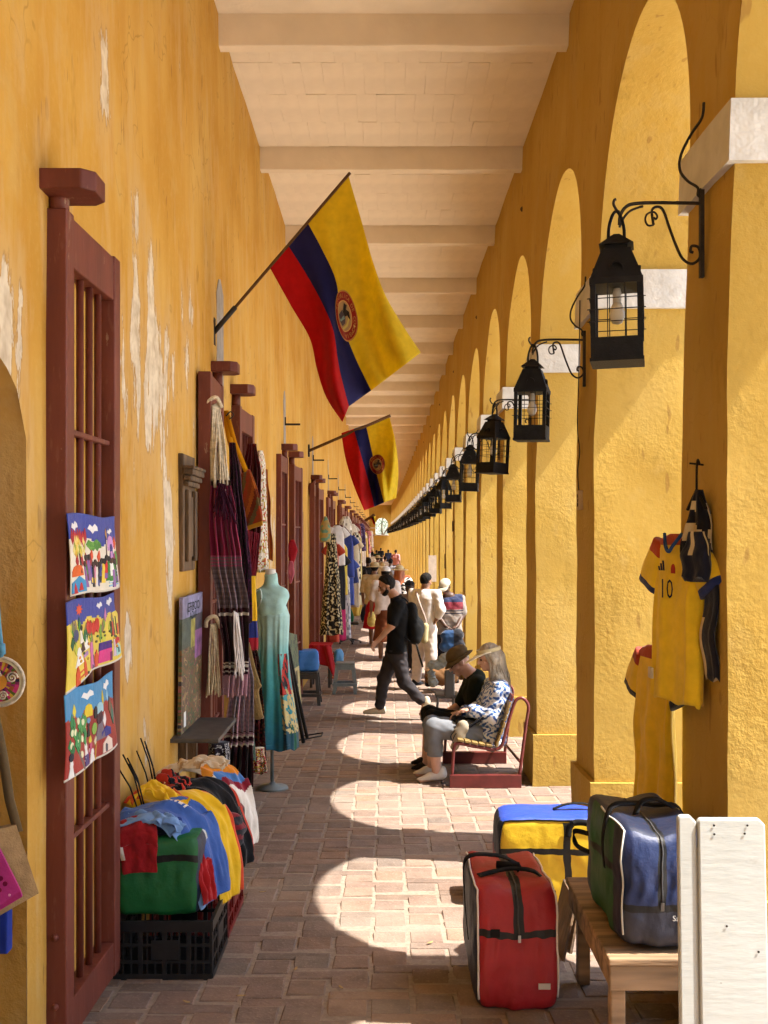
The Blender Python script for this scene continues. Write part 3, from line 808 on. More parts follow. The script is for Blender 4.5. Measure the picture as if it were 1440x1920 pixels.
# ================================================================== LANTERNS AND THEIR BRACKETS
def arcpts(pts, n=6):
    P = [Vector(p) for p in pts]; out = []
    for i in range(len(P)-1):
        p0, p1, p2, p3 = P[max(0, i-1)], P[i], P[i+1], P[min(len(P)-1, i+2)]
        for k in range(n):
            t = k/n; out.append(.5*((2*p1)+(p2-p0)*t+(2*p0-5*p1+4*p2-p3)*t*t+(3*p1-p0-3*p2+p3)*t**3))
    out.append(P[-1]); return out
def make_bracket():
    r = thing('lantern_bracket', '', 'bracket')
    def cv(nm, pts, rad, n=5): 
        m = MB(); m.tube(arcpts([(-a, 0, b) for a, b in pts], n), rad, 7); m.build(nm, MAT_IRONB, r, True, local=True)
    m = MB(); m.box((-.014, -.012, -.31), (0.004, .012, .06)); m.build('wall_bar', MAT_IRONB, r, local=True)
    cv('arm', [(0, 0), (.12, .002), (.24, .002), (.31, -.008), (.342, -.045), (.348, -.09)], .0075)
    cv('hook', [(.348, -.035), (.358, -.03), (.372, -.005), (.370, .012), (.362, .017)], .006)
    cv('scroll', [(.216, -.060), (.206, -.068), (.198, -.055), (.21, -.042), (.232, -.055), (.232, -.082), (.205, -.09), (.212, -.03), (.19, -.014), (.165, -.03), (.14, -.10), (.114, -.17), (.085, -.23), (.045, -.252), (.012, -.225), (.018, -.185), (.045, -.178), (.052, -.2), (.04, -.205)][6:], .006)
    cv('scroll', [(.205, -.058), (.196, -.066), (.190, -.052), (.205, -.036), (.232, -.045), (.24, -.07), (.228, -.092), (.205, -.09)], .0045)
    cv('tendril', [(.0, .02), (.02, .035), (.022, .066), (.064, .094), (.096, .14), (.09, .206), (.048, .29), (.004, .357), (-.004, .42)], .006)
    cv('tendril', [(.348, -.10), (.33, -.06), (.30, -.03), (.25, -.012)], .005)
    return r
def make_lantern():
    """local: bottom centre at the origin"""
    r = thing('lantern', '', 'lantern')
    w = .105
    m = MB()
    m.add([(-w, -w, 0), (w, -w, 0), (w, w, 0), (-w, w, 0), (-w, -w, .092), (w, -w, .092), (w, w, .092), (-w, w, .092)], [(0, 3, 2, 1), (0, 1, 5, 4), (1, 2, 6, 5), (2, 3, 7, 6), (3, 0, 4, 7), (4, 5, 6, 7)])
    m.box((-w-.004, -w-.004, -.006), (w+.004, w+.004, .008)); m.build('base_box', MAT_IRON, r, local=True)
    for a in (-1, 1):
        for b in (-1, 1):
            m = MB(); m.box((a*w-(.022 if a > 0 else 0), b*w-(.022 if b > 0 else 0), .09), (a*w+(.022 if a < 0 else 0), b*w+(.022 if b < 0 else 0), .325)); m.build('corner_post', MAT_IRON, r, local=True)
    m = MB(); t = .058
    m.box((-w-.003, -w-.003, .31), (w+.003, w+.003, .335))
    V = [(-w, -w, .335), (w, -w, .335), (w, w, .335), (-w, w, .335), (-t, -t, .465), (t, -t, .465), (t, t, .465), (-t, t, .465)]
    m.add(V, [(0, 1, 5, 4), (1, 2, 6, 5), (2, 3, 7, 6), (3, 0, 4, 7), (4, 5, 6, 7)]); m.build('hood', MAT_IRON, r, local=True)
    for q in range(4):
        rot = Matrix.Rotation(q*math.pi/2, 3, 'Z'); m = MB()
        pts = [rot @ Vector((.028*math.cos(u), -.098-.028*0, .365+.034*math.sin(u))) for u in [math.pi*i/8 for i in range(9)]]
        V = []; 
        for p in pts: V.append(p)
        for i in range(9):
            u = math.pi*i/8; V.append(rot @ Vector((.028*math.cos(u), -.066, .375+.030*math.sin(u))))
        m.add(V, [(i, i+1, i+10, i+9) for i in range(8)]); o = m.build('vent', MAT_IRON, r, local=True); solid(o, .003)
    m = MB(); t2 = .045; c = .070
    m.box((-t2, -t2, .46), (t2, t2, .485))
    V = [(-c, -c, .482), (c, -c, .482), (c, c, .482), (-c, c, .482), (-.012, -.012, .535), (.012, -.012, .535), (.012, .012, .535), (-.012, .012, .535)]
    m.add(V, [(0, 3, 2, 1), (0, 1, 5, 4), (1, 2, 6, 5), (2, 3, 7, 6), (3, 0, 4, 7), (4, 5, 6, 7)]); m.build('cap', MAT_IRON, r, local=True)
    m = MB(); m.tube(arcpts([(-.03, 0, .45), (-.032, 0, .55), (-.018, 0, .61), (0, 0, .632), (.018, 0, .61), (.032, 0, .55), (.03, 0, .45)], 4), .007, 7); m.build('loop', MAT_IRON, r, True, local=True)
    m = MB()
    for q in range(4):
        rot = Matrix.Rotation(q*math.pi/2, 3, 'Z')
        for zz in (.155, .205, .25): m.tube([rot @ Vector((-w-.012, -w-.003, zz)), rot @ Vector((w+.012, -w-.003, zz))], .0022, 5)
        for xx in (-.035, .035): m.tube([rot @ Vector((xx, -w-.001, .09)), rot @ Vector((xx, -w-.001, .325))], .0022, 5)
    m.build('wire_grille', MAT_IRON, r, local=True)
    m = MB(); m.lathe([(.004, .16), (.020, .165), (.031, .19), (.032, .205), (.024, .235), (.016, .25)], (0, 0, 0), 12); bl = m.build('bulb', MAT_GLASS, r, True, local=True)
    m = MB(); m.lathe([(.017, .25), (.018, .29), (.008, .33)], (0, 0, 0), 10); m.build('socket', MAT_WHITE, bl, True, local=True)
    return r
L0 = make_lantern(); B0 = make_bracket(); rnd = random.Random(5)
for i in range(NP):
    y = pier_y(i)+PL/2; bx = bend(y); H = 2.25+.40+.325*math.exp(-i/3.3)
    lt = L0 if i == 0 else copy_tree(L0); bt = B0 if i == 0 else copy_tree(B0)
    bt.location = (RX+bx, y, H+.665); lt.location = (RX-.355+bx, y, H)
    lt.rotation_euler = (R(rnd.uniform(-2.5, 2.5)) if i else 0, R(rnd.uniform(-3, 2.5)) if i else R(-.6), R([-14, -16, 44, -10, -9][i] if i < 5 else rnd.uniform(-30, 30)))
    if i < 10:
        lt['label'] = 'black iron lantern with wire grille hanging from the %s pier from the camera' % ORD[i]
        bt['label'] = 'scrolled black iron bracket on the %s pier from the camera' % ORD[i]
    else:
        lt['label'] = 'small dark lantern far along the row, %s from the camera' % nth(i+1); bt['label'] = 'thin dark lantern bracket far along the row, %s from the camera' % nth(i+1)
    lt['group'] = 'lanterns along the arcade'; bt['group'] = 'lantern brackets along the arcade'
# socket and cable on the second pier
y2 = pier_y(1)
t = thing('wall_socket', 'pale double wall socket on the shaded face of the second pier', 'socket', (RX, y2+.45, 2.3))
def onp(y, z): return 1006-(z-EYE)*2000/y
zs = EYE+(1006-938)*(y2+.48)/2000
m = MB(); m.box((RX-.022, y2+.42, zs-.065), (RX+.02, y2+.53, zs+.065)); m.build('plate', cloth((.55, .42, .24)), t)
for dz in (-.03, .0, .03):
    m = MB(); m.tube([(RX-.021, y2+.475, zs+dz), (RX-.026, y2+.475, zs+dz)], .013, 10); m.build('outlet', MAT_IRON if dz < 0 else MAT_BROWNWOOD, t)
m = MB(); m.tube(arcpts([(RX-.015, y2+.47, zs+.06), (RX-.02, y2+.49, zs+.2), (RX-.012, y2+.46, zs+.34), (RX-.02, y2+.50, zs+.5), (RX-.015, y2+.47, zs+.9), (RX-.012, y2+.45, zs+1.35)], 6), .004, 6)
tag(m.build('cable', MAT_IRONB), 'thin black cable running up the second pier from the socket', 'cable')
for i, zz in ((6, 2.35), (7, 1.55)):
    yy = pier_y(i); m = MB(); m.box((RX-.05, yy+.25, zz), (RX+.02, yy+.4, zz+(.2 if i == 6 else .32)))
    tag(bevel(m.build('junction_box', MAT_BROWNWOOD)), 'small dark box on a shaded pier above the capped man' if i == 6 else 'upright dark box on a far pier left of the capped man', 'box')

# ================================================================== END OF THE CORRIDOR
ew = thing('end_wall', 'shaded yellow wall with an arched opening closing the far end', 'wall', (0, END_Y, gz(END_Y)))
bx = bend(END_Y); z0 = gz(END_Y); wc = bx+.25; ww = .78; wz0 = 2.45; wz1 = 3.7
def quadbox(lo, hi, nm, mt=MAT_ARC): m = MB(); m.box(lo, hi); return m.build(nm, mt, ew)
quadbox((-3, END_Y, z0-.1), (wc-ww, END_Y+.5, 6.5), 'wall_side'); quadbox((wc+ww, END_Y, z0-.1), (3, END_Y+.5, 6.5), 'wall_side')
quadbox((wc-ww, END_Y, z0-.1), (wc+ww, END_Y+.5, wz0), 'parapet'); quadbox((wc-ww-.1, END_Y-.08, wz0-.08), (wc+ww+.1, END_Y+.3, wz0+.03), 'sill', MAT_WHITE)
out = [(-ww, 6.5), (ww, 6.5), (ww, wz1)] + [(ww*math.cos(u), wz1+.85*math.sin(u)) for u in [math.pi*i/12 for i in range(1, 12)]] + [(-ww, wz1)]
m = MB(); n = 12
cols = [(ww*math.cos(math.pi*i/n), wz1+.85*math.sin(math.pi*i/n)) for i in range(n+1)]
for a, b in zip(cols, cols[1:]):
    V = [(wc+a[0], END_Y, a[1]), (wc+b[0], END_Y, b[1]), (wc+b[0], END_Y, 6.5), (wc+a[0], END_Y, 6.5), (wc+a[0], END_Y+.5, a[1]), (wc+b[0], END_Y+.5, b[1])]
    m.add(V, [(0, 1, 2, 3), (0, 4, 5, 1)])
m.build('arched_head', MAT_ARC, ew)
quadbox((-3, END_Y-.06, 3.25), (wc-ww-.02, END_Y+.01, 3.36), 'string_course', MAT_WHITE)
# tree seen through the arched opening
tr = thing('tree', 'leafy green tree seen through the arched opening at the far end', 'tree', (bx+.4, END_Y+9, -.3))
m = MB(); m.tube([(bx+.4, END_Y+9, -.4), (bx+.45, END_Y+9, 1.5), (bx+.2, END_Y+9.1, 3.2), (bx+.3, END_Y+9, 5)], [.2, .16, .12, .05], 8); m.tube([(bx+.3, END_Y+9, 2.2), (bx+1.1, END_Y+9, 3.6), (bx+1.6, END_Y+9, 4.6)], [.1, .07, .03], 6)
m.build('trunk', MAT_BROWNWOOD, tr, True)
m = MB(); rr = random.Random(2)
for i in range(1500):
    p = Vector((rr.gauss(0, 1.3), rr.gauss(0, 1.0), rr.gauss(0, 1.0))) + Vector((bx+.4, END_Y+9, 3.9)); s = rr.uniform(.06, .14)
    a = Vector((rr.uniform(-1, 1), rr.uniform(-1, 1), rr.uniform(-.6, .6))).normalized(); b = a.cross(Vector((rr.uniform(-1, 1), rr.uniform(-1, 1), 1))).normalized()
    m.add([p-a*s, p+b*s*.5, p+a*s, p-b*s*.5], [(0, 1, 2, 3)])
m.build('crown', mat_simple('tree_leaf', (.07, .12, .045), .6, .4, 3, 0), tr)
# ================================================================== GOODS AND THINGS ALONG THE LEFT WALL
def W(px, py, d): return Vector(((px-724)*d/2000, d, EYE-(py-1006)*d/2000))
# ---- embroidered pictures on the near gate
def ell(n=14): return [(math.cos(2*math.pi*i/n), math.sin(2*math.pi*i/n)) for i in range(n)]
SH = {'o': ell(), 'r': [(-1, -1), (1, -1), (1, 1), (-1, 1)], 't': [(-1, -1), (1, -1), (0, 1)], 'f': [(0, -1), (.7, -.2), (.5, .4), (.1, 1), (-.35, .5), (-.8, -.1)],
      'c': [(-1, -.2), (-.6, .7), (-.1, .3), (.35, 1), (.9, .5), (1, -.3), (.3, -.4), (0, -1), (-.5, -.5)],
      's': [((1 if i % 2 == 0 else .55)*math.cos(2*math.pi*i/16), (1 if i % 2 == 0 else .55)*math.sin(2*math.pi*i/16)) for i in range(16)],
      'h': [(-1, -1), (1, -1), (1, .25), (0, 1), (-1, .25)], 'l': [(-.3, -1), (.3, -1), (.15, 1), (-.1, 1)],
      'd': [(-1, -1), (1, -1), (1, 0), (.7, .7), (0, 1), (-.7, .7), (-1, 0)], 'p': [(-1, -1), (-.45, .1), (-.6, .4), (-.3, 1), (.3, 1), (.6, .4), (.45, .1), (1, -1)]}
def picture(name, label, y0, y1, zt, zb, skew, sky, low, hor, items, tail=0):
    y0 += .015
    def fn(u, v, t=0):
        zz = lerp(lerp(zb, zt, v)-tail*max(0, .42-u)*(1-v), 0, 0)
        return Vector((-1.183+t+.007*math.sin(u*9+v*3)+.016*(1-v)*abs(math.sin(u*5)), lerp(y0, y1, u)+skew*(1-v)*(1-u), zz+.006*math.sin(u*7)))
    r = thing(name, label, 'picture', fn(.5, 0), 'embroidered pictures on the near gate')
    def col(u, v):
        z = hor+.05*(abs((u*5.3) % 1-.5)*2-.5)+.03*math.sin(u*17)
        if v < .02: return (.75, .7, .6)
        return sky if v > z else low
    o = sheet('ground_cloth', lambda u, v: fn(u, v), 50, 36, col, MAT_VC, r, .003)
    for k, it in enumerate(items):
        kd, u, v, w, h, c = it; c = hx(c) if isinstance(c, str) else c
        m = MB(); pts = [(u+a*w/2, v+b*h/2) for a, b in SH[kd]]
        m.prism(pts, lambda a, b, t: fn(a, b, t), .0018, .0026+.0003*(k % 5)+.00002*k, 0, c)
        m.build({'c': 'cloud', 's': 'sun', 'h': 'house', 'd': 'dome', 'r': 'block', 'f': 'leaf', 'o': 'patch', 't': 'peak', 'l': 'stem', 'p': 'figure'}[kd], MAT_VC, r, False, True)
rp = random.Random(4)
def fl(pal, s=9., seed=0):
    pal = [hx(c) if isinstance(c, str) else c for c in pal]
    return lambda u, v: pal[int((nz(math.cos(6.283*u)*s*.35+seed, math.sin(6.283*u)*s*.35, v*s)*1.6+.5*nz(u*s*3, v*s*3, seed)+1)*len(pal)*.9) % len(pal)]
pal = ['#1d1b1a', '#d42b32', '#2c3f8f', '#f7f4ee', '#8e5fa8', '#e98fb0', '#3d8a3a', '#e8622a', '#2a78b5', '#f0d24a', '#5a2b1c']
it1 = [('c', .13, .84, .14, .12, '#f4f2ee'), ('c', .46, .83, .17, .13, '#f4f2ee'), ('c', .84, .80, .13, .08, '#f4f2ee')]
for i in range(7): it1.append(('f', .05+.045*i, .72-.02*(i % 3), .08, .2, '#c8242e' if i % 3 else '#b01828'))
for i in range(26): it1.append(('f', .06+rp.random()*.28, .50+rp.random()*.18, .05, .12, rp.choice(['#f1d24c', '#e8b93a', '#f6e68a', '#a9b43c'])))
for i in range(4): it1.append(('f', .10+.10*i, .42, .07, .17, '#b3202c'))
it1 += [('c', .47, .62, .28, .16, '#5c9a3c'), ('c', .42, .60, .14, .12, '#6fae48'), ('c', .54, .61, .15, .13, '#4f8c36'), ('f', .43, .48, .08, .15, '#e8572a'), ('f', .57, .48, .08, .15, '#e8572a'), ('l', .72, .62, .06, .3, '#4a2a20'), ('f', .73, .78, .05, .14, '#d6a050'), ('d', .83, .65, .16, .2, '#d59ad8'), ('p', .84, .53, .14, .2, '#2b3184'), ('r', .83, .46, .06, .14, '#d59ad8'), ('f', .95, .63, .1, .18, '#e2582c'), ('o', .9, .44, .09, .1, '#c22a3a'), ('o', .96, .42, .07, .2, '#5c9a4c'), ('d', .10, .30, .17, .14, '#e2661f'), ('h', .11, .13, .2, .2, '#3a93c6'), ('t', .05, .09, .07, .14, '#c02a2a'), ('t', .13, .12, .06, .14, '#c02a2a'), ('l', .16, .38, .1, .24, '#4a2a24')]
for i in range(17):
    u = .24+.042*i; v = .2+.1*rp.random(); c = rp.choice(pal)
    it1 += [('p', u, v, .07, .26, c), ('o', u+.01, v+.16, .055, .08, rp.choice(['#1d1b1a', '#3a1d14', '#1d1b1a'])), ('r', u, v-.08, .05, .07, rp.choice(pal))]
for i in range(5): it1.append(('r', .84, .07+.045*i, .17, .018, '#8ec3e6'))
it1.append(('r', .84, .16, .05, .24, '#9a6fb0'))
picture('embroidered_picture', 'embroidered picture with blue sky, red flames and a crowd, top one on the near gate', 3.93, 4.66, 2.335, 2.025, .05, hx('#3c4aa0'), hx('#efe6d2'), .66, it1)
it2 = [('s', .24, .86, .12, .15, '#e5562a'), ('c', .56, .89, .11, .1, '#f4f2ee'), ('c', .8, .9, .15, .12, '#f4f2ee')]
for i in range(34): it2.append(('f', rp.uniform(.03, .97), rp.uniform(.4, .7), .07, .16, rp.choice(['#2f7a44', '#3f8f3c', '#7aa83a', '#1f5c3c', '#c9d04a', '#8f7a5a'])))
for i in range(9): it2.append(('f', .37+.022*i, .55+.1*rp.random(), .06, .2, rp.choice(['#c8302c', '#d8432c'])))
it2 += [('f', .68, .74, .06, .2, '#cf86b4'), ('o', .14, .58, .1, .14, '#4b4d75'), ('p', .24, .55, .07, .2, '#efe9df'), ('o', .25, .63, .05, .07, '#1a1614'), ('p', .33, .43, .12, .2, '#f4f1ea'), ('p', .17, .32, .14, .2, '#f4f1ea'), ('p', .25, .42, .09, .16, '#3a1614'), ('p', .43, .22, .11, .34, '#d272ae'), ('r', .44, .12, .06, .18, '#5d3f63'), ('r', .30, .28, .1, .05, '#b78ac4'), ('r', .68, .29, .2, .12, '#4a2482'), ('r', .68, .15, .19, .18, '#d93a86'), ('r', .66, .17, .05, .06, '#301a30'), ('r', .765, .12, .035, .13, '#7d2456'), ('h', .91, .30, .12, .1, '#c32430'), ('h', .91, .17, .1, .18, '#a5dbd8'), ('r', .915, .15, .03, .07, '#235a5c'), ('p', .83, .22, .05, .25, '#d8c0d8'), ('h', .13, .12, .05, .22, '#d8532a'), ('h', .26, .14, .05, .22, '#d8532a'), ('r', .195, .13, .14, .02, '#d8532a'), ('r', .195, .07, .14, .02, '#d8532a'), ('h', .53, .15, .07, .24, '#dd5426'), ('r', .82, .5, .04, .2, '#c14a3a'), ('r', .95, .45, .05, .16, '#d5572c'), ('l', .86, .5, .05, .28, '#3a5a58'), ('l', .92, .52, .05, .26, '#3a6a58'), ('o', .78, .58, .05, .09, '#1a1614')]
for i in range(26): it2.append(('o', rp.uniform(.02, .98), rp.uniform(.03, .5), .03, .035, rp.choice(['#5a4a1c', '#c9a02c', '#2f5a2c', '#e08a2c'])))
picture('embroidered_picture', 'embroidered picture with orange sun and pink house, middle one on the near gate', 3.92, 4.70, 2.005, 1.715, 0, hx('#3f4a9e'), hx('#e8cf52'), .72, it2, .12)
it3 = [('c', .42, .87, .2, .12, '#f6f4f0'), ('c', .83, .88, .15, .13, '#f6f4f0'), ('f', .18, .74, .1, .16, '#ecd535'), ('d', .44, .68, .13, .16, '#edd028'), ('f', .71, .76, .06, .2, '#e8cf30'), ('f', .84, .74, .07, .16, '#9ccde4')]
for i in range(30): it3.append(('f', .05+rp.random()*.33, .3+rp.random()*.38, .08, .14, rp.choice(['#2f8a4c', '#3a9a55', '#257a42', '#55a04c'])))
for (u, v) in ((.1, .52), (.16, .5), (.24, .6), (.33, .56), (.36, .48), (.08, .38), (.19, .36), (.29, .37), (.25, .2)): it3.append(('o', u, v, .055, .08, '#f0efc4'))
it3 += [('t', .2, .16, .2, .3, '#7a6a62'), ('p', .44, .45, .06, .2, '#1d1b1a'), ('o', .44, .55, .06, .07, '#6fa0c8'), ('d', .64, .66, .14, .14, '#a7d4df'), ('o', .64, .54, .1, .18, '#4a2430'), ('p', .66, .42, .16, .36, '#7d6f7a'), ('f', .73, .48, .08, .2, '#efeae6'), ('o', .55, .42, .09, .15, '#8aba4c'), ('f', .88, .58, .12, .26, '#7a5a44'), ('f', .92, .46, .1, .28, '#3e7a6a'), ('p', .36, .2, .12, .22, '#efece8'), ('r', .36, .09, .11, .13, '#4a3a80'), ('f', .47, .3, .08, .12, '#e8d840'), ('p', .48, .2, .1, .14, '#c8507a'), ('p', .51, .1, .15, .16, '#f4f1ec'), ('o', .47, .17, .07, .07, '#f4f1ec'), ('l', .6, .16, .05, .3, '#d8b040'), ('f', .58, .26, .07, .12, '#e8dcb4'), ('h', .76, .31, .16, .14, '#3c3a8c'), ('h', .78, .14, .14, .2, '#efd9c8'), ('r', .76, .1, .035, .11, '#4a4450'), ('p', .07, .12, .07, .22, '#efece8'), ('o', .07, .25, .06, .1, '#1c2030'), ('o', .56, .62, .06, .16, '#1c1a22')]
picture('embroidered_picture', 'embroidered picture with light blue sky and green fruit tree, lowest on the near gate', 3.90, 4.62, 1.665, 1.345, 0, hx('#4a93c4'), hx('#a4342a'), .66, it3, 0)

# ---- things hanging at the left edge, in the near doorway
t = thing('round_purse', 'round woven purse with coloured swirls on a blue cord at the left edge', 'purse', W(2, 1278, 3.5))
c = W(0, 1278, 3.52); rr = .079
m = MB(); n = 40
for i in range(n):
    a0, a1 = 2*math.pi*i/n, 2*math.pi*(i+1)/n
    for q in range(6):
        r0, r1 = rr*q/6, rr*(q+1)/6; cc = rp.choice([hx('#8a2a5c'), hx('#c2356f'), hx('#56631f'), hx('#2c2440'), hx('#c9a12f'), hx('#a0522a')]) if q > 1 else hx('#e9a13a')
        if q == 5: cc = hx('#d8c9a0')
        m.add([c+Vector((r0*math.cos(a0), -.012*(1-(q/6)**2), r0*math.sin(a0))), c+Vector((r1*math.cos(a0), -.012*(1-((q+1)/6)**2), r1*math.sin(a0))), c+Vector((r1*math.cos(a1), -.012*(1-((q+1)/6)**2), r1*math.sin(a1))), c+Vector((r0*math.cos(a1), -.012*(1-(q/6)**2), r0*math.sin(a1)))], [(0, 1, 2, 3)], 0, cc)
solid(m.build('disc', MAT_VC, t, False, True), .02, -1)
m = MB(); m.tube([c+Vector((rr*math.cos(2*math.pi*i/30), 0, rr*math.sin(2*math.pi*i/30))) for i in range(31)], .006, 6)
for (dx, dz, s) in ((.045, .015, .02), (-.02, .02, .03), (.015, -.045, .016)):
    m.tube([c+Vector((dx+s*(1-i/22)*math.cos(i*.6), -.017, dz+s*(1-i/22)*math.sin(i*.6))) for i in range(22)], .003, 5)
m.build('straw_trim', MAT_CORD, t, True)
m = MB(); m.tube(arcpts([c+Vector((.005, 0, .08)), c+Vector((.004, 0, .12)), c+Vector((-.004, 0, .2)), c+Vector((-.012, 0, .32))], 5), .007, 7); m.tube([c+Vector((.005, 0, .09)), c+Vector((.005, 0, .125))], [.014, .012], 8)
m.build('blue_cord', cloth('#5f98b4'), t, True)
t = thing('jute_tote', 'brown jute tote bag hanging at the left edge', 'bag', W(20, 1690, 3.5))
q = [W(-40, 1560, 3.4), W(30, 1545, 3.45), W(72, 1672, 3.48), W(-30, 1730, 3.42)]
m = MB(); m.add([q[0], q[3], q[2], q[1]], [(0, 1, 2, 3)], 0); bvm = m.build('body', mat_simple('jute_weave', (.36, .23, .10), .9, .2, 20, .8, 150), t); solid(bvm, .03, 0)
m = MB(); m.ribbon([W(-20, 1290, 3.44), W(6, 1420, 3.44), W(18, 1500, 3.44), W(34, 1560, 3.45)], .03, (1, 0, .2), .006); m.build('strap', cloth('#6b5a40'), t, True)
t = thing('pink_pouch', 'magenta printed pouch in front of the jute tote', 'pouch', W(10, 1700, 3.4))
m = MB(); m.add([W(-40, 1570, 3.36), W(-40, 1730, 3.36), W(42, 1680, 3.38), W(38, 1668, 3.39), W(0, 1592, 3.38)], [(0, 1, 2, 3, 4)]); solid(m.build('body', cloth('#b3357a'), t), .02)
m = MB(); m.lathe([(.004, 0), (.004, .002)], (0, 0, 0), 10); b = W(20, 1676, 3.362)
m.V = [(b.x+v[0], b.y-.012+v[2], b.z+v[1]) for v in m.V]; m.build('stud', cloth('#e8a0c0'), t)
for (a_, r_) in ((0, .02), (1.2, .018), (2.4, .02), (3.6, .018), (4.8, .02)):
    p = W(0, 1655, 3.35); m = MB(); m.prism([(math.cos(a_)*r_+.008*x, math.sin(a_)*r_+.008*z) for x, z in ell(8)], lambda u, v, t_: (p.x+u, p.y-.012+t_, p.z+v), 0, .002); m.build('petal', cloth('#7a1440'), t)
m = MB(); m.box(W(-30, 1790, 3.45), tuple(W(14, 1712, 3.45)+Vector((0, .05, 0)))); tag(bevel(m.build('blue_bag', cloth('#24388f'))), 'plain blue cloth bag below the jute tote at the left edge', 'bag')

# ---- crate with jerseys
def crate(name, label, lo, hi, mat, grp=None):
    lo = Vector(lo); hi = Vector(hi); t = thing(name, label, 'crate', (lo.x, lo.y, lo.z), grp)
    w = .012
    def lattice(nm, o, ex, ey, nx, nyb, depth):
        m = MB(); L = ex.length; Hh = ey.length; u = ex.normalized(); v = ey.normalized(); nn = depth
        def bar(a0, a1, b0, b1, pr=0.):
            P = [o+u*a0+v*b0, o+u*a1+v*b0, o+u*a1+v*b1, o+u*a0+v*b1]
            m.add([p-nn*pr for p in P]+[p+nn*w for p in P], [(0, 1, 2, 3), (7, 6, 5, 4), (0, 4, 5, 1), (1, 5, 6, 2), (2, 6, 7, 3), (3, 7, 4, 0)])
        bar(0, L, Hh-.05, Hh, .004); bar(0, L, 0, .03, .004)
        for j in range(1, nyb): bar(.012, L-.012, Hh*j/nyb*.85, Hh*j/nyb*.85+.014)
        for i in range(nx+1):
            a = L*i/nx*.985; wd = .02 if i % 3 == 0 else .007
            bar(a, min(L, a+wd), .03, Hh-.05, .002 if i % 3 == 0 else -.001)
        bar(L*.38, L*.66, Hh*.35, Hh*.68, .003)
        m.build(nm, mat, t)
    dx, dy, dz = Vector((hi.x-lo.x, 0, 0)), Vector((0, hi.y-lo.y, 0)), Vector((0, 0, hi.z-lo.z))
    lattice('side_panel', lo, dx, dz, 12, 3, Vector((0, 1, 0))); lattice('side_panel', lo+dx, dy, dz, 9, 3, Vector((-1, 0, 0)))
    lattice('side_panel', lo+dy, dx, dz, 12, 3, Vector((0, -1, 0))); lattice('side_panel', lo, dy, dz, 9, 3, Vector((1, 0, 0)))
    m = MB(); m.box(lo+Vector((.01, .01, .004)), (hi.x-.01, hi.y-.01, lo.z+.02)); m.build('bottom', mat, t)
    return t
z0 = gz(5.0)
crate('plastic_crate', 'black lattice plastic crate on the floor under the green bag', (-1.235, 4.84, z0+.003), (-.79, 5.30, z0+.272), MAT_CRATEB)
crate('plastic_crate', 'red plastic crate behind the black crate', (-1.2, 5.42, gz(5.7)+.003), (-.805, 6.0, gz(5.7)+.30), MAT_CRATER)

def superbag(name, label, c, size, cols, rotz=0, p=7., bulge=.05, mat=None, seed=0, n=16, sag=0., lean=(0, 0)):
    """soft box: cols = dict(front, back, left, right, top, bottom); local +y is the far end"""
    t = thing(name, label, 'bag', (c[0], c[1], c[2]-size[2]/2)); rot = Matrix.Rotation(rotz, 3, 'Z'); c = Vector(c)
    def mp(q):
        x, y, z = q
        k = (abs(x)**p+abs(y)**p+abs(z)**p)**(1/p); x, y, z = x/k, y/k, z/k
        b = 1+bulge*(1-z*z)*.8
        w = .012*nz(x*1.7+seed, y*1.7, z*1.9+seed)+.0035*(.5-abs(nz(x*5+seed, y*5, z*3)))*2+.004*math.sin(x*19+4*nz(z*2, seed))*math.exp(-((z-.05)/.22)**2)*max(0, -y)
        P = Vector((x*size[0]/2*(b if abs(y) < 2 else 1)+w+lean[0]*(z+1)/2, y*size[1]/2*b+w+lean[1]*(z+1)/2, z*size[2]/2-sag*(1-abs(x))*max(0, z)+w*.6))
        return c+rot @ P
    faces = {'front': lambda a, b: (a, -1, b), 'back': lambda a, b: (-a, 1, b), 'left': lambda a, b: (-1, -a, b), 'right': lambda a, b: (1, a, b), 'top': lambda a, b: (a, b, 1), 'bottom': lambda a, b: (a, -b, -1)}
    for nm, f in faces.items():
        V, F = grid(lambda u, v: mp(f(2*u-1, 2*v-1)), n, n)
        cf = cols[nm]; C = [cf((i+.5)/n, (j+.5)/n) if callable(cf) else cf for j in range(n) for i in range(n)]
        mesh_obj(nm+'_panel', V, F, mat or MAT_VCS, t, True, C)
    t['_'] = 0; del t['_']
    return t, mp
def path_on(mp, pts, off=1.012):
    return [mp(q) + (mp(q)-mp((0, 0, 0))).normalized()*(.004) for q in pts]
def seg3(a, b, n): return [tuple(lerp(a[k], b[k], i/n) for k in range(3)) for i in range(n+1)]
BLK = hx('#0a0a0c'); NAVY = hx('#1c2740'); GRN = hx('#166a36')
t, mp = superbag('zip_bag', 'green zip bag standing on the black crate under folded jerseys', (-1.055, 5.07, z0+.272+.19), (.40, .42, .375), dict(front=lambda u, v: BLK if .70 < v < .755 else GRN, back=GRN, left=GRN, right=lambda u, v: NAVY if u < .35 else (hx('#d8d8d0') if u < .42 else GRN), top=GRN, bottom=GRN), seed=3, n=22, p=9)
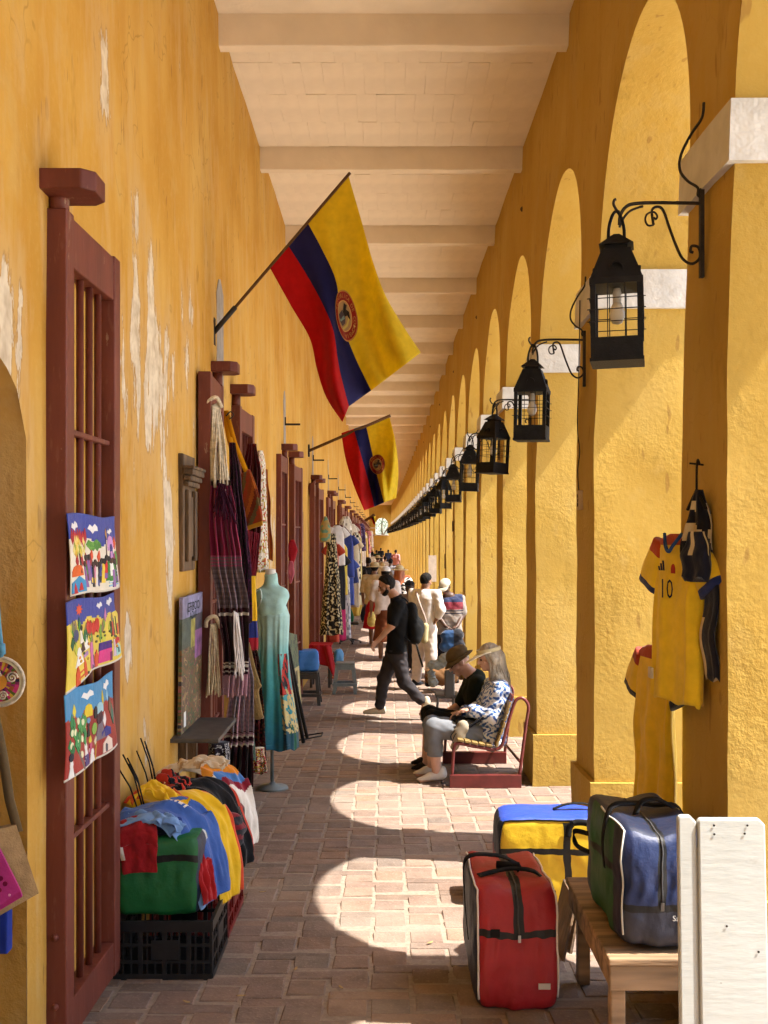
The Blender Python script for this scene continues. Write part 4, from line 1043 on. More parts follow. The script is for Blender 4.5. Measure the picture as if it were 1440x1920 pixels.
def jersey(name, label, path, wdir, w, colfn, nv=70, nu=40, wr=.014, seed=0, cat='jersey', droop=.03, group='jerseys heaped on the crates'):
    P = arcpts(path, 8); wd = Vector(wdir).normalized()
    def fn(u, v):
        x = v*(len(P)-1); i = min(int(x), len(P)-2); p = P[i].lerp(P[i+1], x-i); tg = (P[i+1]-P[i]).normalized(); nn = tg.cross(wd).normalized()
        e = abs(2*u-1)
        return p+wd*((u-.5)*w*(1-.32*max(0, v-.45))*(1+.12*nz(v*4, seed))+.05*w*max(0, v-.5))+nn*(wr*(nz(u*4+seed, v*7)+.7*math.sin(u*15+5*nz(v*2.5, seed))*(.4+.6*abs(nz(u*2, v*3, seed)))+.5*abs(nz(u*9+v*3, v*11, seed))+.35*math.sin(u*33+6*nz(v*3, u*2, seed))*abs(nz(v*4, seed+7))+1.5*(.35-abs(math.sin(u*8+5*nz(v*1.6, seed+2)+seed)))*(.3+.7*abs(nz(v*2.2+u, seed+1)))))-Vector((0, 0, droop*e*e*(1 if v < .6 else .2)))
    return tag(sheet(name, fn, nu, nv, colfn, MAT_VC, None, .003), label, cat, group)
BLUE = hx('#3f63ad'); LB = hx('#7fa6d8'); YEL = hx('#f0c01c'); RED = hx('#b01c20'); WHT = hx('#ece6da'); ORG = hx('#e08a1e')
jersey('jersey', 'royal blue jersey draped over the front of the heap', [W(226, 1522, 5.0), W(262, 1514, 5.0), W(318, 1508, 5.0), W(360, 1538, 5.0), W(388, 1600, 5.0), W(404, 1685, 4.99)], (.40, .9, .1), .31, lambda u, v: LB if u < .14 or (v < .12 and u > .6) else (WHT if .36 < v < .5 and .55 < u < .8 and int(v*60) % 2 else BLUE), seed=1)
jersey('jersey', 'bright yellow jersey with red edge draped beside the blue one', [W(262, 1478, 5.25), W(300, 1492, 5.25), W(352, 1487, 5.25), W(398, 1520, 5.25), W(424, 1590, 5.22), W(436, 1682, 5.2)], (.42, .9, .1), .25, lambda u, v: hx('#d84a22') if u > .9 or v < .05 else YEL, seed=2)
jersey('jersey', 'black jersey draped between the yellow and the white one', [W(310, 1470, 5.5), W(350, 1463, 5.5), W(400, 1470, 5.5), W(434, 1520, 5.5), W(452, 1585, 5.48), W(457, 1625, 5.46)], (.42, .9, .1), .22, lambda u, v: hx('#c8432a') if u > .93 or (v < .14 and u < .5) else hx('#17171a'), seed=3)
def whitecol(u, v):
    k = v+.05*math.sin(u*6)
    if .40 < k < .50: return ORG
    if .50 <= k < .57: return hx('#4f83c4') if u > .15 else WHT
    if .57 <= k < .63: return hx('#8c2032') if u > .1 else WHT
    return hx('#d8c8ae') if k < .4 else WHT
jersey('jersey', 'white jersey with orange, blue and red chest bands at the back of the heap', [W(300, 1448, 5.8), W(345, 1428, 5.8), W(400, 1432, 5.8), W(440, 1470, 5.8), W(460, 1530, 5.78), W(465, 1590, 5.76)], (.42, .9, .1), .24, whitecol, seed=4, wr=.02, nu=70, nv=120)
jersey('jersey', 'red jersey hanging over the corner of the green bag', [W(352, 1560, 4.99), W(366, 1580, 4.97), W(384, 1625, 4.93), W(394, 1690, 4.92)], (.42, .9, .0), .12, lambda u, v: RED, seed=5)
jersey('jersey', 'dark red jersey flap over the front of the green bag', [W(256, 1530, 4.90), W(257, 1556, 4.842), W(258, 1590, 4.838), W(261, 1636, 4.836)], (1, 0, .06), .185, lambda u, v: hx('#e8e4dc') if u < .12 and .6 < v < .8 else hx('#a0161c'), seed=6, wr=.006)
for (nm, lab, pth, wdr, ww, cf, sd) in (
    ('jersey', 'crumpled yellow jersey with orange collar beside the hanger rods', [W(258, 1490, 5.12), W(280, 1464, 5.18), W(306, 1478, 5.15), W(332, 1496, 5.10), W(352, 1506, 5.08)], (.2, .95, .1), .13, lambda u, v: hx('#d8601e') if v < .1 or u > .9 else YEL, 11),
    ('jersey', 'crumpled red and black jersey poking out behind the yellow one', [W(286, 1474, 5.42), W(308, 1446, 5.4), W(330, 1458, 5.38), W(352, 1474, 5.36)], (.2, .95, .1), .12, lambda u, v: hx('#b8301e') if int(u*5+v*3) % 2 else hx('#151417'), 12),
    ('jersey', 'cream sleeve with brown marks lying over the back of the heap', [W(318, 1440, 5.62), W(352, 1424, 5.62), W(392, 1422, 5.6), W(424, 1434, 5.58)], (.15, .95, .1), .14, lambda u, v: hx('#d6c4a6') if nz(u*5, v*6, 3) > -.25 else hx('#b89a72'), 13),
    ('jersey', 'pale blue sleeve folded at the front of the heap', [W(240, 1530, 4.93), W(282, 1524, 4.91), W(318, 1532, 4.89), W(344, 1552, 4.88)], (.1, .95, .1), .10, lambda u, v: LB if u < .75 else hx('#24408c'), 14)):
    jersey(nm, lab, pth, wdr, ww, cf, seed=sd, wr=.02, nu=30, nv=50)
tag(soft_obj('folded_clothes', [('e', W(285, 1555, 5.05), (.17, .16, .055)), ('e', W(330, 1545, 5.1), (.13, .16, .06)), ('e', W(250, 1540, 5.1), (.12, .14, .05))], MAT_VC, None, .05, .012, folds=.008, ff=(40, 30, 60), colfn=lambda P: np.where((np.sin(P[:, 2:3]*140+P[:, :1]*12) > .2), A(hx('#24408c')), A(hx('#1a2233')))), 'folded dark blue clothes lying under the blue jersey', 'clothes')
tag(soft_obj('folded_clothes', [('c', W(330, 1560, 5.5), W(420, 1560, 5.5), .13, .11), ('c', W(330, 1520, 5.75), W(425, 1530, 5.75), .13, .10), ('e', W(380, 1600, 5.6), (.2, .25, .12))], MAT_VC, None, .06, .014, folds=.008, ff=(30, 30, 60), colfn=lambda P: np.where((np.sin(P[:, 2:3]*110+P[:, 1:2]*9) > .3), A(hx('#7a1626')), A(hx('#20222c')))), 'stack of dark folded shirts on the red crate', 'clothes')
for k, (a, b, lab) in enumerate(((W(222, 1432, 5.05), W(262, 1500, 5.05), 'bundle of black hanger rods nearest the gate'), (W(256, 1400, 5.35), W(287, 1478, 5.35), 'upright bundle of black hanger rods against the wall'))):
    t = thing('hanger_bundle', lab, 'hangers', b, 'black hangers stuck in the heap')
    for i in range(4):
        o = Vector((.016*i, .02*(i % 3), .02*((i*3) % 4)-.02)); m = MB(); m.tube([a+o, a.lerp(b, .55)+o*.85, b+o*.6+Vector((0, 0, -.06))], .0042, 6); m.build('rod', MAT_IRON, t, True)

# ---- carved plaque, shelf, comic board
t = thing('carved_plaque', 'tall weathered carved wooden plaque fixed to the peeling wall', 'plaque', (WX, 6.8, 2.0))
xw = WX+.006; ya, yb = 6.52, 6.92; za, zb = 2.035, 2.76
m = MB(); m.box((xw-.02, ya, za), (xw+.025, yb, zb)); bevel(m.build('board', MAT_BROWNWOOD, t), .008)
m = MB(); m.box((xw+.026, ya+.05, za+.06), (xw+.05, ya+.12, zb-.22)); m.box((xw+.026, yb-.12, za+.06), (xw+.05, yb-.05, zb-.22)); bevel(m.build('pilaster', MAT_BROWNWOOD, t), .006)
m = MB()
for i, (w, h) in enumerate(((.03, .03), (.045, .03), (.058, .035), (.066, .02))): m.box((xw+.026, ya-.005*i, zb-.2+.035*i), (xw+.026+w, yb+.005*i, zb-.2+.035*i+h))
bevel(m.build('cornice', MAT_BROWNWOOD, t), .005)
m = MB(); m.box((xw+.026, ya+.13, za+.09), (xw+.036, yb-.13, zb-.26)); m.build('panel', MAT_BROWNWOOD, t)
t = thing('wall_shelf', 'dark wooden shelf holding the comic board on the left wall', 'shelf', (WX, 6.3, 1.03))
m = MB(); m.box((WX-.03, 6.27, 1.035), (-.985, 7.02, 1.06)); bevel(m.build('shelf_board', mat_simple('dark_shelf_wood', (.075, .066, .058), .6, .25, 12, .4, 40), t), .004)
for yy in (6.5, 6.85):
    m = MB(); m.box((WX-.03, yy, .82), (WX+.05, yy+.06, 1.034)); m.build('support', MAT_BROWNWOOD, t)
t = thing('comic_board', 'tall glossy printed board with a pale title standing on the wall shelf', 'board', (WX+.05, 6.7, 1.062))
def cbf(u, v): return Vector((-1.235+.012*v, lerp(6.36, 7.05, u), lerp(1.063, 1.885, v)))
def cbcol(u, v):
    n1 = nz(u*5, v*9, 3); n2 = nz(u*11+4, v*20, 8)
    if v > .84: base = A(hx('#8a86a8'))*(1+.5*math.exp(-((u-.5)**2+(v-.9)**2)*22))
    elif v > .62: base = A(hx('#4c5a52')) if u < .45 else A(hx('#4a4a5a'))
    else: base = A([hx('#7a5a3c'), hx('#46603e'), hx('#8a4a54'), hx('#b09a66'), hx('#33303c'), hx('#6a3a2c')][int(abs(n1*9+n2*4)) % 6])
    if .6 < v < .82 and .42 < u < .62: base = A(hx('#a8a04c'))
    if .5 < v < .72 and u > .62: base = A(hx('#8a5a8c'))*(1+.4*n2)
    return tuple(np.clip(base*(.9+.5*n2), 0, 1))
sheet('print', cbf, 90, 120, cbcol, MAT_VCS, t, .02, False)
for (tx, v, s) in (('(EFIBOO', .91, .13), ('ADW', .845, .11)):
    Vt, Ft = text_polys(tx, s); m = MB(); m.add([cbf(.5, v)+Vector((.013, x*.9, y*.62)) for x, y in Vt], Ft); m.build('title', cloth('#2c3a34'), t)
m = MB(); a = cbf(.12, .04)+Vector((.012, 0, 0)); m.box(a, a+Vector((.002, .06, .09))); m.build('barcode', cloth('#e8e8e4'), t)

# ---- goods around the second doorway
def cords(name, label, tops, bots, mat, n, r=.004, cat='cords', seed=0, knot=None):
    q = random.Random(seed); m = MB()
    for i in range(n):
        f = i/(n-1); a = Vector(tops[0]).lerp(Vector(tops[1]), q.random()); b = Vector(bots[0]).lerp(Vector(bots[1]), f)+Vector((0, q.uniform(-.04, .04), q.uniform(-.04, .03)))
        md = a.lerp(b, .5)+Vector((q.uniform(-.015, .015), q.uniform(-.02, .02), 0)); m.tube(arcpts([a, md, b], 5), r, 5)
    if knot: m.tube(arcpts([Vector(tops[0])+Vector((-.03, -.01, -.02)), Vector(tops[0])+Vector((-.02, -.02, .03)), Vector(tops[0])+Vector((.03, -.01, .05)), Vector(tops[1])+Vector((.02, 0, -.03))], 6), .014, 7)
    o = m.build(name, mat, None, True); return tag(o, label, cat)
cords('cord_bundle', 'cream cotton cords knotted high on the oxblood gate leaf', (W(398, 760, 7.15), W(410, 755, 7.2)), (W(394, 905, 7.1), W(430, 915, 7.12)), MAT_CORD, 20, .006, seed=1, knot=1)
cords('cord_bundle', 'straw coloured cord loops hanging low beside the comic board', (W(395, 1170, 7.05), W(408, 1168, 7.1)), (W(385, 1300, 7.0), W(412, 1300, 7.05)), MAT_ROPE, 14, .006, seed=2, knot=1)
MAR = hx('#3c1524'); MAG = hx('#9a2c55'); GRY = hx('#86747c'); PNK = hx('#c9a0ac')
def shawlA(u, v):
    if v < .035: return hx('#2a0f1c')
    if v < .38: return tuple(A(MAG)*(.85+.25*math.sin(u*40)))
    if v < .43: return hx('#b4577a') if int(v*130) % 2 else GRY
    if v < .60: return tuple(A(GRY)*(.9+.2*math.sin(v*300)))
    if v < .66: return WHT if .62 < v < .635 else MAR
    if v < .84: return tuple(A(MAR)*(.8+.4*math.sin(u*30)))
    if v < .90: return WHT if int(v*90) % 2 else MAR
    return PNK
drape('shawl', 'magenta, grey and maroon striped shawl hanging below the cream cords', [(413, 900, 34), (417, 965, 46), (425, 1050, 54), (435, 1140, 52), (440, 1225, 46), (437, 1305, 44)], 7.12, shawlA, 5, .030, seed=1, group='shawls by the second doorway', nv=150)
def shawlB(u, v):
    if v < .07: return hx('#1d1219')
    if v < .55: return tuple(A(PNK if u % .34 < .17 else hx('#9a9098'))*(.9+.15*math.sin(v*220)))
    if v < .66: return [WHT, MAR, MAR, PNK][int(v*70) % 4]
    if v > .95: return WHT if int(v*120) % 2 else hx('#2c1a24')
    return MAR if u % .3 < .17 else hx('#171318')
drape('shawl', 'pink and grey woven shawl with dark striped lower end', [(452, 1215, 26), (453, 1280, 40), (449, 1360, 50), (446, 1425, 54), (444, 1482, 58)], 7.2, shawlB, 5, .030, seed=2, group='shawls by the second doorway', nv=130)
cords('shawl_fringe', 'white knotted fringe running down between the two shawls', (W(438, 1145, 7.05), W(446, 1150, 7.08)), (W(440, 1262, 7.02), W(458, 1265, 7.05)), cloth('#d8cfc8'), 16, .0045, 'fringe', 5)
tag(garment('floral_scarf', W(447, 1030, 7.6), .75, [(0, .03), (1, .07)], [(0, .03), (1, .06)], (1, .2, 0), fl(['#4a7a34', '#c23a2a', '#e0c34a', '#2c5a3c', '#e8e0c8'], 14, 3), folds=4, seed=3, nu=40, nv=90), 'narrow green and red floral scarf beside the grey shawl', 'scarf')
t = thing('striped_bag', 'orange and olive striped cloth bag on a bright yellow strap', 'bag', W(465, 995, 8.0))
def bagf(u, v, s): 
    a = W(441, 895, 8.0).lerp(W(468, 880, 7.95), u); b = W(445, 1000, 8.05).lerp(W(492, 985, 7.9), u); p = a.lerp(b, v); return p+Vector((.02*math.sin(v*3), s*.06*math.sin(math.pi*min(1, .15+v*.85)), 0))
for s in (-1, 1):
    sheet('side_cloth', lambda u, v: bagf(u, v, s), 16, 26, lambda u, v: [hx('#a5501c'), hx('#c46a20'), hx('#8a3a18'), hx('#75663c'), hx('#b8481f')][int((u*.8+v*1.1)*6) % 5] if v < .93 else hx('#d8a020'), MAT_VC, t, .004)
m = MB(); m.ribbon([W(421, 770, 8.0), W(430, 820, 8.0), W(446, 885, 7.97)], .045, (1, 0, .2), .004); m.ribbon([W(424, 770, 8.0), W(440, 830, 8.0), W(462, 884, 7.93)], .035, (1, 0, .2), .004); m.build('strap', cloth('#dd9a10'), t, True)
m = MB(); m.tube(arcpts([W(424, 780, 7.98), W(432, 772, 7.98), W(438, 778, 7.98), W(430, 786, 7.98)], 5), .005, 6); m.build('hook', MAT_IRONB, t, True)
CRI = hx('#5e0e1e')
drape('fringed_shawl', 'crimson fringed shawl hanging under a gate bracket', [(473, 832, 16), (473, 890, 34), (468, 985, 46), (462, 1070, 36), (456, 1150, 18)], 8.9, lambda u, v: tuple(A(CRI)*(.75+.5*abs(nz(u*30, v*8)))), 5, .03, seed=4)
cords('shawl_fringe', 'long crimson fringe dangling below the striped bag', (W(452, 990, 8.6), W(486, 1000, 8.8)), (W(452, 1175, 8.6), W(478, 1090, 8.8)), cloth('#6a1020'), 46, .004, 'fringe', 7)
tag(garment('blouse', W(488, 845, 9.3), 1.05, [(0, .05), (.1, .10), (1, .16)], [(0, .04), (.3, .07), (1, .1)], (.6, .8, 0), fl([WHT, WHT, WHT, '#c9b25c', '#c2553a', WHT, '#8a8f5c'], 12, 5), folds=6, famp=.2, seed=5, nu=60, nv=80), 'white flower printed blouse behind the crimson shawl', 'blouse')
t = garment('flag_shirt', W(471, 1080, 8.5), .58, [(0, .07), (1, .11)], [(0, .05), (1, .07)], (1, .2, 0), lambda u, v: YEL if v < .62 else (hx('#24317e') if v < .83 else hx('#a3182a')), folds=4, seed=6); tag(t, 'yellow, blue and red shirt hanging behind the teal dress', 'shirt')
tag(garment('jute_cloth', W(462, 1205, 8.2), .58, [(0, .05), (.55, .17), (.6, .2), (.62, .13), (1, .13)], [(0, .03), (1, .06)], (1, .1, 0), lambda u, v: tuple(A(hx('#8a7040'))*(.7+.5*rp.random())), folds=3, famp=.1, seed=7, sway=.12), 'coarse straw coloured woven cloth beside the teal dress', 'cloth')
tag(garment('dark_print_cloth', W(410, 1392, 6.95), .22, [(0, .13), (1, .16)], [(0, .12), (1, .16)], (1, .2, 0), fl(['#1a1820', '#2a2030', '#1a1820', '#b8b4b0'], 7, 8), folds=7, famp=.25, seed=8, nu=70, nv=50), 'black and white patterned cloth hanging under the wall shelf', 'cloth')
tag(garment('floral_hem', W(484, 1402, 8.6), .20, [(0, .10), (1, .15)], [(0, .08), (1, .1)], (1, .3, 0), fl(['#a3202a', '#5a1a24', '#d8b03a', '#2c5a3a', '#e8dcc0', '#a3202a'], 6, 9), folds=6, famp=.2, seed=9, nu=60, nv=50), 'red and yellow flowered cloth below the teal dress', 'cloth')
tag(garment('green_check_cloth', W(468, 1340, 8.3), .36, [(0, .05), (1, .10)], [(0, .04), (1, .06)], (1, .3, 0), lambda u, v: hx('#2c4a3c') if (int(u*14)+int(v*12)) % 2 else hx('#4a5a4c'), folds=4, seed=10, nu=56, nv=60), 'dark green checked cloth between the shawl and the teal dress', 'cloth')
drape('purple_shawl', 'dark purple knotted shawl behind the magenta one', [(436, 830, 10), (441, 900, 22), (449, 1000, 28), (455, 1080, 30), (458, 1170, 26)], 7.7, fl(['#3a1430', '#1f0c1c', '#5a2048', '#2a1024'], 16, 6), 4, .03, seed=6, nv=90)
drape('wine_cloth', 'long wine and black printed cloth hanging left of the teal dress', [(467, 1180, 16), (470, 1260, 30), (472, 1340, 38), (473, 1425, 44)], 8.75, fl(['#4a1420', '#1c1014', '#6a2028', '#2a161a', '#8a5a3a'], 12, 9), 4, .03, seed=7, cat='cloth', nv=80)
drape('orange_scarf', 'orange and brown striped scarf hanging beside the white blouse', [(497, 880, 8), (499, 960, 14), (501, 1050, 18)], 9.6, lambda u, v: [hx('#b8601c'), hx('#7a3a18'), hx('#d08a3a')][int(u*7) % 3], 3, .02, seed=8, cat='scarf', nv=40)
cords('shawl_fringe', 'purple tasselled fringe hanging below the cream cords', (W(408, 905, 7.06), W(432, 910, 7.08)), (W(400, 960, 7.02), W(446, 975, 7.05)), cloth('#3a1028'), 30, .0035, 'fringe', 11)
# mannequin with teal dress
t = thing('mannequin', 'headless white mannequin in a long teal dress with red leaf print', 'mannequin', (-.97, 9.25, gz(9.25)))
mx, my = -.985, 9.25; zt = EYE-(1085-1006)*my/2000
bodyp = [('c', (mx-.075, my-.01, zt-.15), (mx+.065, my-.01, zt-.15), .07, .07), ('c', (mx-.02, my, zt-.2), (mx, my, zt-.62), .10, .07), ('e', (mx+.035, my-.06, zt-.25), (.065, .07, .07)), ('e', (mx-.05, my-.06, zt-.25), (.06, .06, .07)), ('c', (mx-.01, my+.01, zt-.12), (mx-.02, my+.01, zt+.10), .05, .045), ('c', (mx, my, zt-.6), (mx, my, zt-.8), .07, .06)]
soft_obj('torso', bodyp, mat_simple('white_mannequin', (.72, .72, .68), .35, .03, 4, 0), t, .05, .011, clips=[((mx, my, zt+.085), (0, 0, 1))])
m = MB(); m.tube([(mx-.005, my+.01, zt-.8), (mx-.005, my+.01, gz(my)+.03)], .016, 8); m.lathe([(.14, 0), (.13, .02), (.03, .04), (.02, .06)], (mx, my, gz(my)+.003), 18); m.build('stand', MAT_STOOLG, t, True)
def tealcol(u, v):
    n1 = nz(math.cos(6.28*u)*2, math.sin(6.28*u)*2, v*5); k = v+.06*n1
    stops = [(0, hx('#b4d8d2')), (.30, hx('#a3d0cb')), (.45, hx('#5fb0b0')), (.68, hx('#3c9298')), (.85, hx('#2c7a88')), (1.01, hx('#1f5a70'))]
    base = A(stops[-1][1])
    for (a, ca), (b, cb) in zip(stops, stops[1:]):
        if k <= b: base = A(ca)+(A(cb)-A(ca))*max(0, (k-a)/(b-a)); break
    x = (u+.06) % 1.
    if x < .235:
        q = nz(x*22, v*8, 5)
        if .40 < v < .66 and q > -.12: return hx('#b8352c') if nz(x*40+v*14, v*18) > -.05 else hx('#33282c')
        if .62 < v < .90 and nz(x*34+v*30, v*22-x*18, 3) > -.08: return hx('#c4b47c')
        if v > .84: return hx('#1d4a5c') if q < .1 else hx('#2c5f48')
    return tuple(np.clip(base*(1+.10*n1), 0, 1))
dtop = Vector((mx, my, zt-.10))
bod = [p for p in bodyp]
soft_obj('bodice', bodyp, cloth('#a9d2cc', .8), t, .05, .010, infl=.012, folds=.003, clips=[((mx-.015, my, zt+.045), (-.1, -.2, 1)), ((mx, my, zt-.52), (0, 0, -1)), ((mx-.155, my-.02, zt-.17), (-.9, -.35, .15))])
dress = garment('dress', dtop+Vector((0, 0, -.12)), 1.24, [(0, .22), (.08, .28), (.2, .26), (.32, .26), (.45, .30), (.7, .38), (1, .47)], [(0, .2), (.08, .26), (.25, .22), (.5, .23), (1, .30)], (1, -.12, 0), lambda u, v: tealcol(u, .09+.91*v), t, folds=8, famp=.12, nv=170, nu=170, seed=1)
m = MB(); c = Vector((mx-.12, my-.085, zt-.17)); m.tube([c+Vector((.036*math.cos(a)+.01*math.sin(a), -.03*math.cos(a), .085*math.sin(a))) for a in [2*math.pi*i/24 for i in range(25)]], .007, 6); m.build('armhole_seam', cloth('#cfe4de'), dress, True)
# picture, cloths and shutter beyond
t = thing('small_picture', 'narrow brown picture with green leaf reliefs on the wall past the blouse', 'picture', (WX, 10.9, 2.4))
m = MB(); m.box((WX-.02, 10.6, 2.46), (WX+.03, 11.2, 2.88)); bevel(m.build('panel', mat_simple('red_brown_wood', (.17, .07, .035), .7, .2, 10, .3, 40), t))
for dz in (2.55, 2.73):
    m = MB(); m.prism([(10.72, dz), (11.05, dz+.02), (11.08, dz+.1), (10.9, dz+.12), (10.75, dz+.09)], lambda u, v, t_: (WX+.031+t_, u, v), 0, .012); m.build('leaf', cloth('#3a6a44'), t)
tag(garment('red_cloth', W(548, 1012, 13.3), .33, [(0, .06), (.4, .14), (1, .03)], [(0, .05), (1, .04)], (1, .2, 0), lambda u, v: hx('#a01020'), folds=3, seed=11), 'bright red cloth tucked between two gate leaves', 'cloth')
tag(garment('pink_cloth', W(545, 1052, 13.2), .27, [(0, .05), (.5, .10), (1, .03)], [(0, .05), (1, .04)], (1, .2, 0), lambda u, v: hx('#b85a68'), folds=3, seed=12), 'dusty pink cloth below the red one between gate leaves', 'cloth')
t = thing('red_shutter', 'faded red slatted shutter on the wall past the third gates', 'shutter', (WX, 15.6, 2.0))
for i in range(4):
    m = MB(); m.box((WX-.02, 15.2+.2*i, 2.02), (WX+.03, 15.38+.2*i, 2.62)); bevel(m.build('board', mat_simple('faded_red_%d' % i, (.26, .09, .06), .8, .2, 8, .4, 30), t))
# folding display rack
t = thing('display_rack', 'dark metal display rack with printed boards leaning past the teal dress', 'rack', W(570, 1390, 11.6))
m = MB(); m.tube(arcpts([W(524, 1166, 11.2), W(534, 1200, 11.25), W(552, 1300, 11.4), W(569, 1392, 11.55)], 4), .022, 8); m.build('leg', MAT_IRON, t, True)
m = MB(); m.tube(arcpts([W(530, 1172, 11.6), W(542, 1220, 11.65), W(560, 1310, 11.75), W(576, 1384, 11.85)], 4), .02, 8); m.build('leg', MAT_IRON, t, True)
m = MB(); m.tube([W(560, 1388, 11.6), W(602, 1380, 12.0), W(606, 1374, 12.3), W(566, 1380, 12.0)], .008, 6); m.build('foot', MAT_IRON, t, True)
def rkcol(u, v): return rp.choice([hx('#3f5a44'), hx('#2c3f34'), hx('#58684c')]) if v < .38 else (hx('#b9ac74') if not (.45 < u < .7 and int(v*46) % 3) else hx('#3c3a24'))
sheet('printed_board', lambda u, v: W(538, 1185, 11.9).lerp(W(556, 1190, 12.6), u).lerp(W(556, 1375, 11.95).lerp(W(566, 1340, 12.6), u), v), 8, 26, rkcol, MAT_VC, t, .012, False)
# stools, blue parcel, red table cloth
def stool(name, label, c, h, wt, wb, mat):
    c = Vector(c); t = thing(name, label, 'stool', c, 'plastic stools')
    m = MB(); m.box(c+Vector((-wt, -wt, h-.03)), c+Vector((wt, wt, h))); bevel(m.build('seat', mat, t), .012)
    for a in (-1, 1):
        for b in (-1, 1):
            m = MB(); k = .045
            def q(w, z): x, y = a*w, b*w; return [c+Vector((x, y, z)), c+Vector((x-a*k, y, z)), c+Vector((x-a*k, y-b*k, z)), c+Vector((x, y-b*k, z))]
            V = q(wt, h-.03)+q(wb, .002)
            m.add(V, [(0, 1, 5, 4), (1, 2, 6, 5), (2, 3, 7, 6), (3, 0, 4, 7), (4, 5, 6, 7)]); m.build('leg', mat, t)
    m = MB(); w2 = lerp(wt, wb, .68)
    for s in (-1, 1):
        m.box(c+Vector((-w2, s*w2-.015, h*.26)), c+Vector((w2, s*w2+.015, h*.35))); m.box(c+Vector((s*w2-.015, -w2, h*.262)), c+Vector((s*w2+.015, w2, h*.348)))
        m.box(c+Vector((-wt*.98, s*wt*.96-.01, h-.1)), c+Vector((wt*.98, s*wt*.96+.01, h-.031)))
    m.build('brace', mat, t); return t
p = W(577, 1306, 14.75); stool('plastic_stool', 'dark plastic stool carrying a blue wrapped parcel', (p.x, 14.75, gz(14.75)), .46, .15, .19, MAT_STOOLD)
p2 = W(647, 1292, 15.9); stool('plastic_stool', 'grey plastic stool standing alone at the edge of the shade', (p2.x, 15.9, gz(15.9)), .46, .14, .18, MAT_STOOLG)
t, _ = superbag('blue_parcel', 'blue plastic wrapped parcel on the dark stool', (p.x-.01, 14.75, gz(14.75)+.46+.145), (.30, .28, .29), {k: hx('#2f73bd') for k in ('front', 'back', 'left', 'right', 'top', 'bottom')}, .2, 8, .03, seed=9, n=12)
t = thing('draped_table', 'small table under a bright red cloth behind the blue parcel', 'table', W(604, 1275, 16.6)); c = W(602, 1206, 16.7)
sheet('red_cloth', lambda u, v: Vector((c.x-.17+.34*u+(.10*v if u > .5 else 0), c.y-.25+.03*math.sin(u*14), c.z-.005-(.22+.36*max(0, u-.35)/.65)*v)), 20, 14, lambda u, v: hx('#a81420'), MAT_VC, t)
m = MB(); m.box((c.x-.17, c.y-.24, c.z-.03), (c.x+.17, c.y+.25, c.z-.005)); m.build('top', cloth('#a81420'), t)
m = MB()
for a in (-.14, .14):
    for b in (-.2, .2): m.box((c.x+a-.02, c.y+b-.02, gz(16.7)), (c.x+a+.02, c.y+b+.02, c.z-.03))
m.build('legs_frame', MAT_STOOLD, t)
tag(garment('orange_print_cloth', W(622, 1222, 17.2), .42, [(0, .1), (1, .14)], [(0, .08), (1, .1)], (1, .2, 0), fl(['#b8442a', '#d8884a', '#5a3a5c', '#c8c0b0'], 6, 2), folds=5, seed=13), 'orange patterned cloth hanging below the black patterned dress', 'cloth')
t, _ = superbag('light_blue_bag', 'light blue plastic bag hanging beside the orange patterned cloth', W(635, 1232, 17.2), (.15, .14, .26), {k: hx('#5a9ad0') for k in ('front', 'back', 'left', 'right', 'top', 'bottom')}, .2, 3, .05, seed=4, n=10)
# office chair far along
t = thing('swivel_chair', 'small black swivel chair with a red label past the hanging dresses', 'chair', W(652, 1192, 24.)); c = W(655, 1168, 24.); g = gz(24)
m = MB(); m.box(c+Vector((-.22, -.2, -.03)), c+Vector((.22, .2, .03))); bevel(m.build('seat', MAT_STOOLD, t), .02)
m = MB(); m.box(c+Vector((-.26, -.02, .05)), c+Vector((-.2, .25, .5))); bevel(m.build('backrest', MAT_STOOLD, t), .02)
m = MB(); m.box(c+Vector((-.10, -.21, -.32)), c+Vector((.05, -.19, -.06))); m.build('red_tag', cloth('#a01c24'), t)
m = MB(); m.tube([c+Vector((0, 0, -.03)), Vector((c.x, c.y, g+.1))], .025, 8); m.build('column', MAT_STOOLD, t)
for i in range(5):
    a = i*2*math.pi/5; e = Vector((c.x+.25*math.cos(a), c.y+.25*math.sin(a), g+.05)); m = MB(); m.tube([Vector((c.x, c.y, g+.11)), e], .018, 6); m.tube([e+Vector((-.02, 0, -.02)), e+Vector((.02, 0, -.02))], .028, 8); m.build('caster_arm', MAT_STOOLD, t, True)

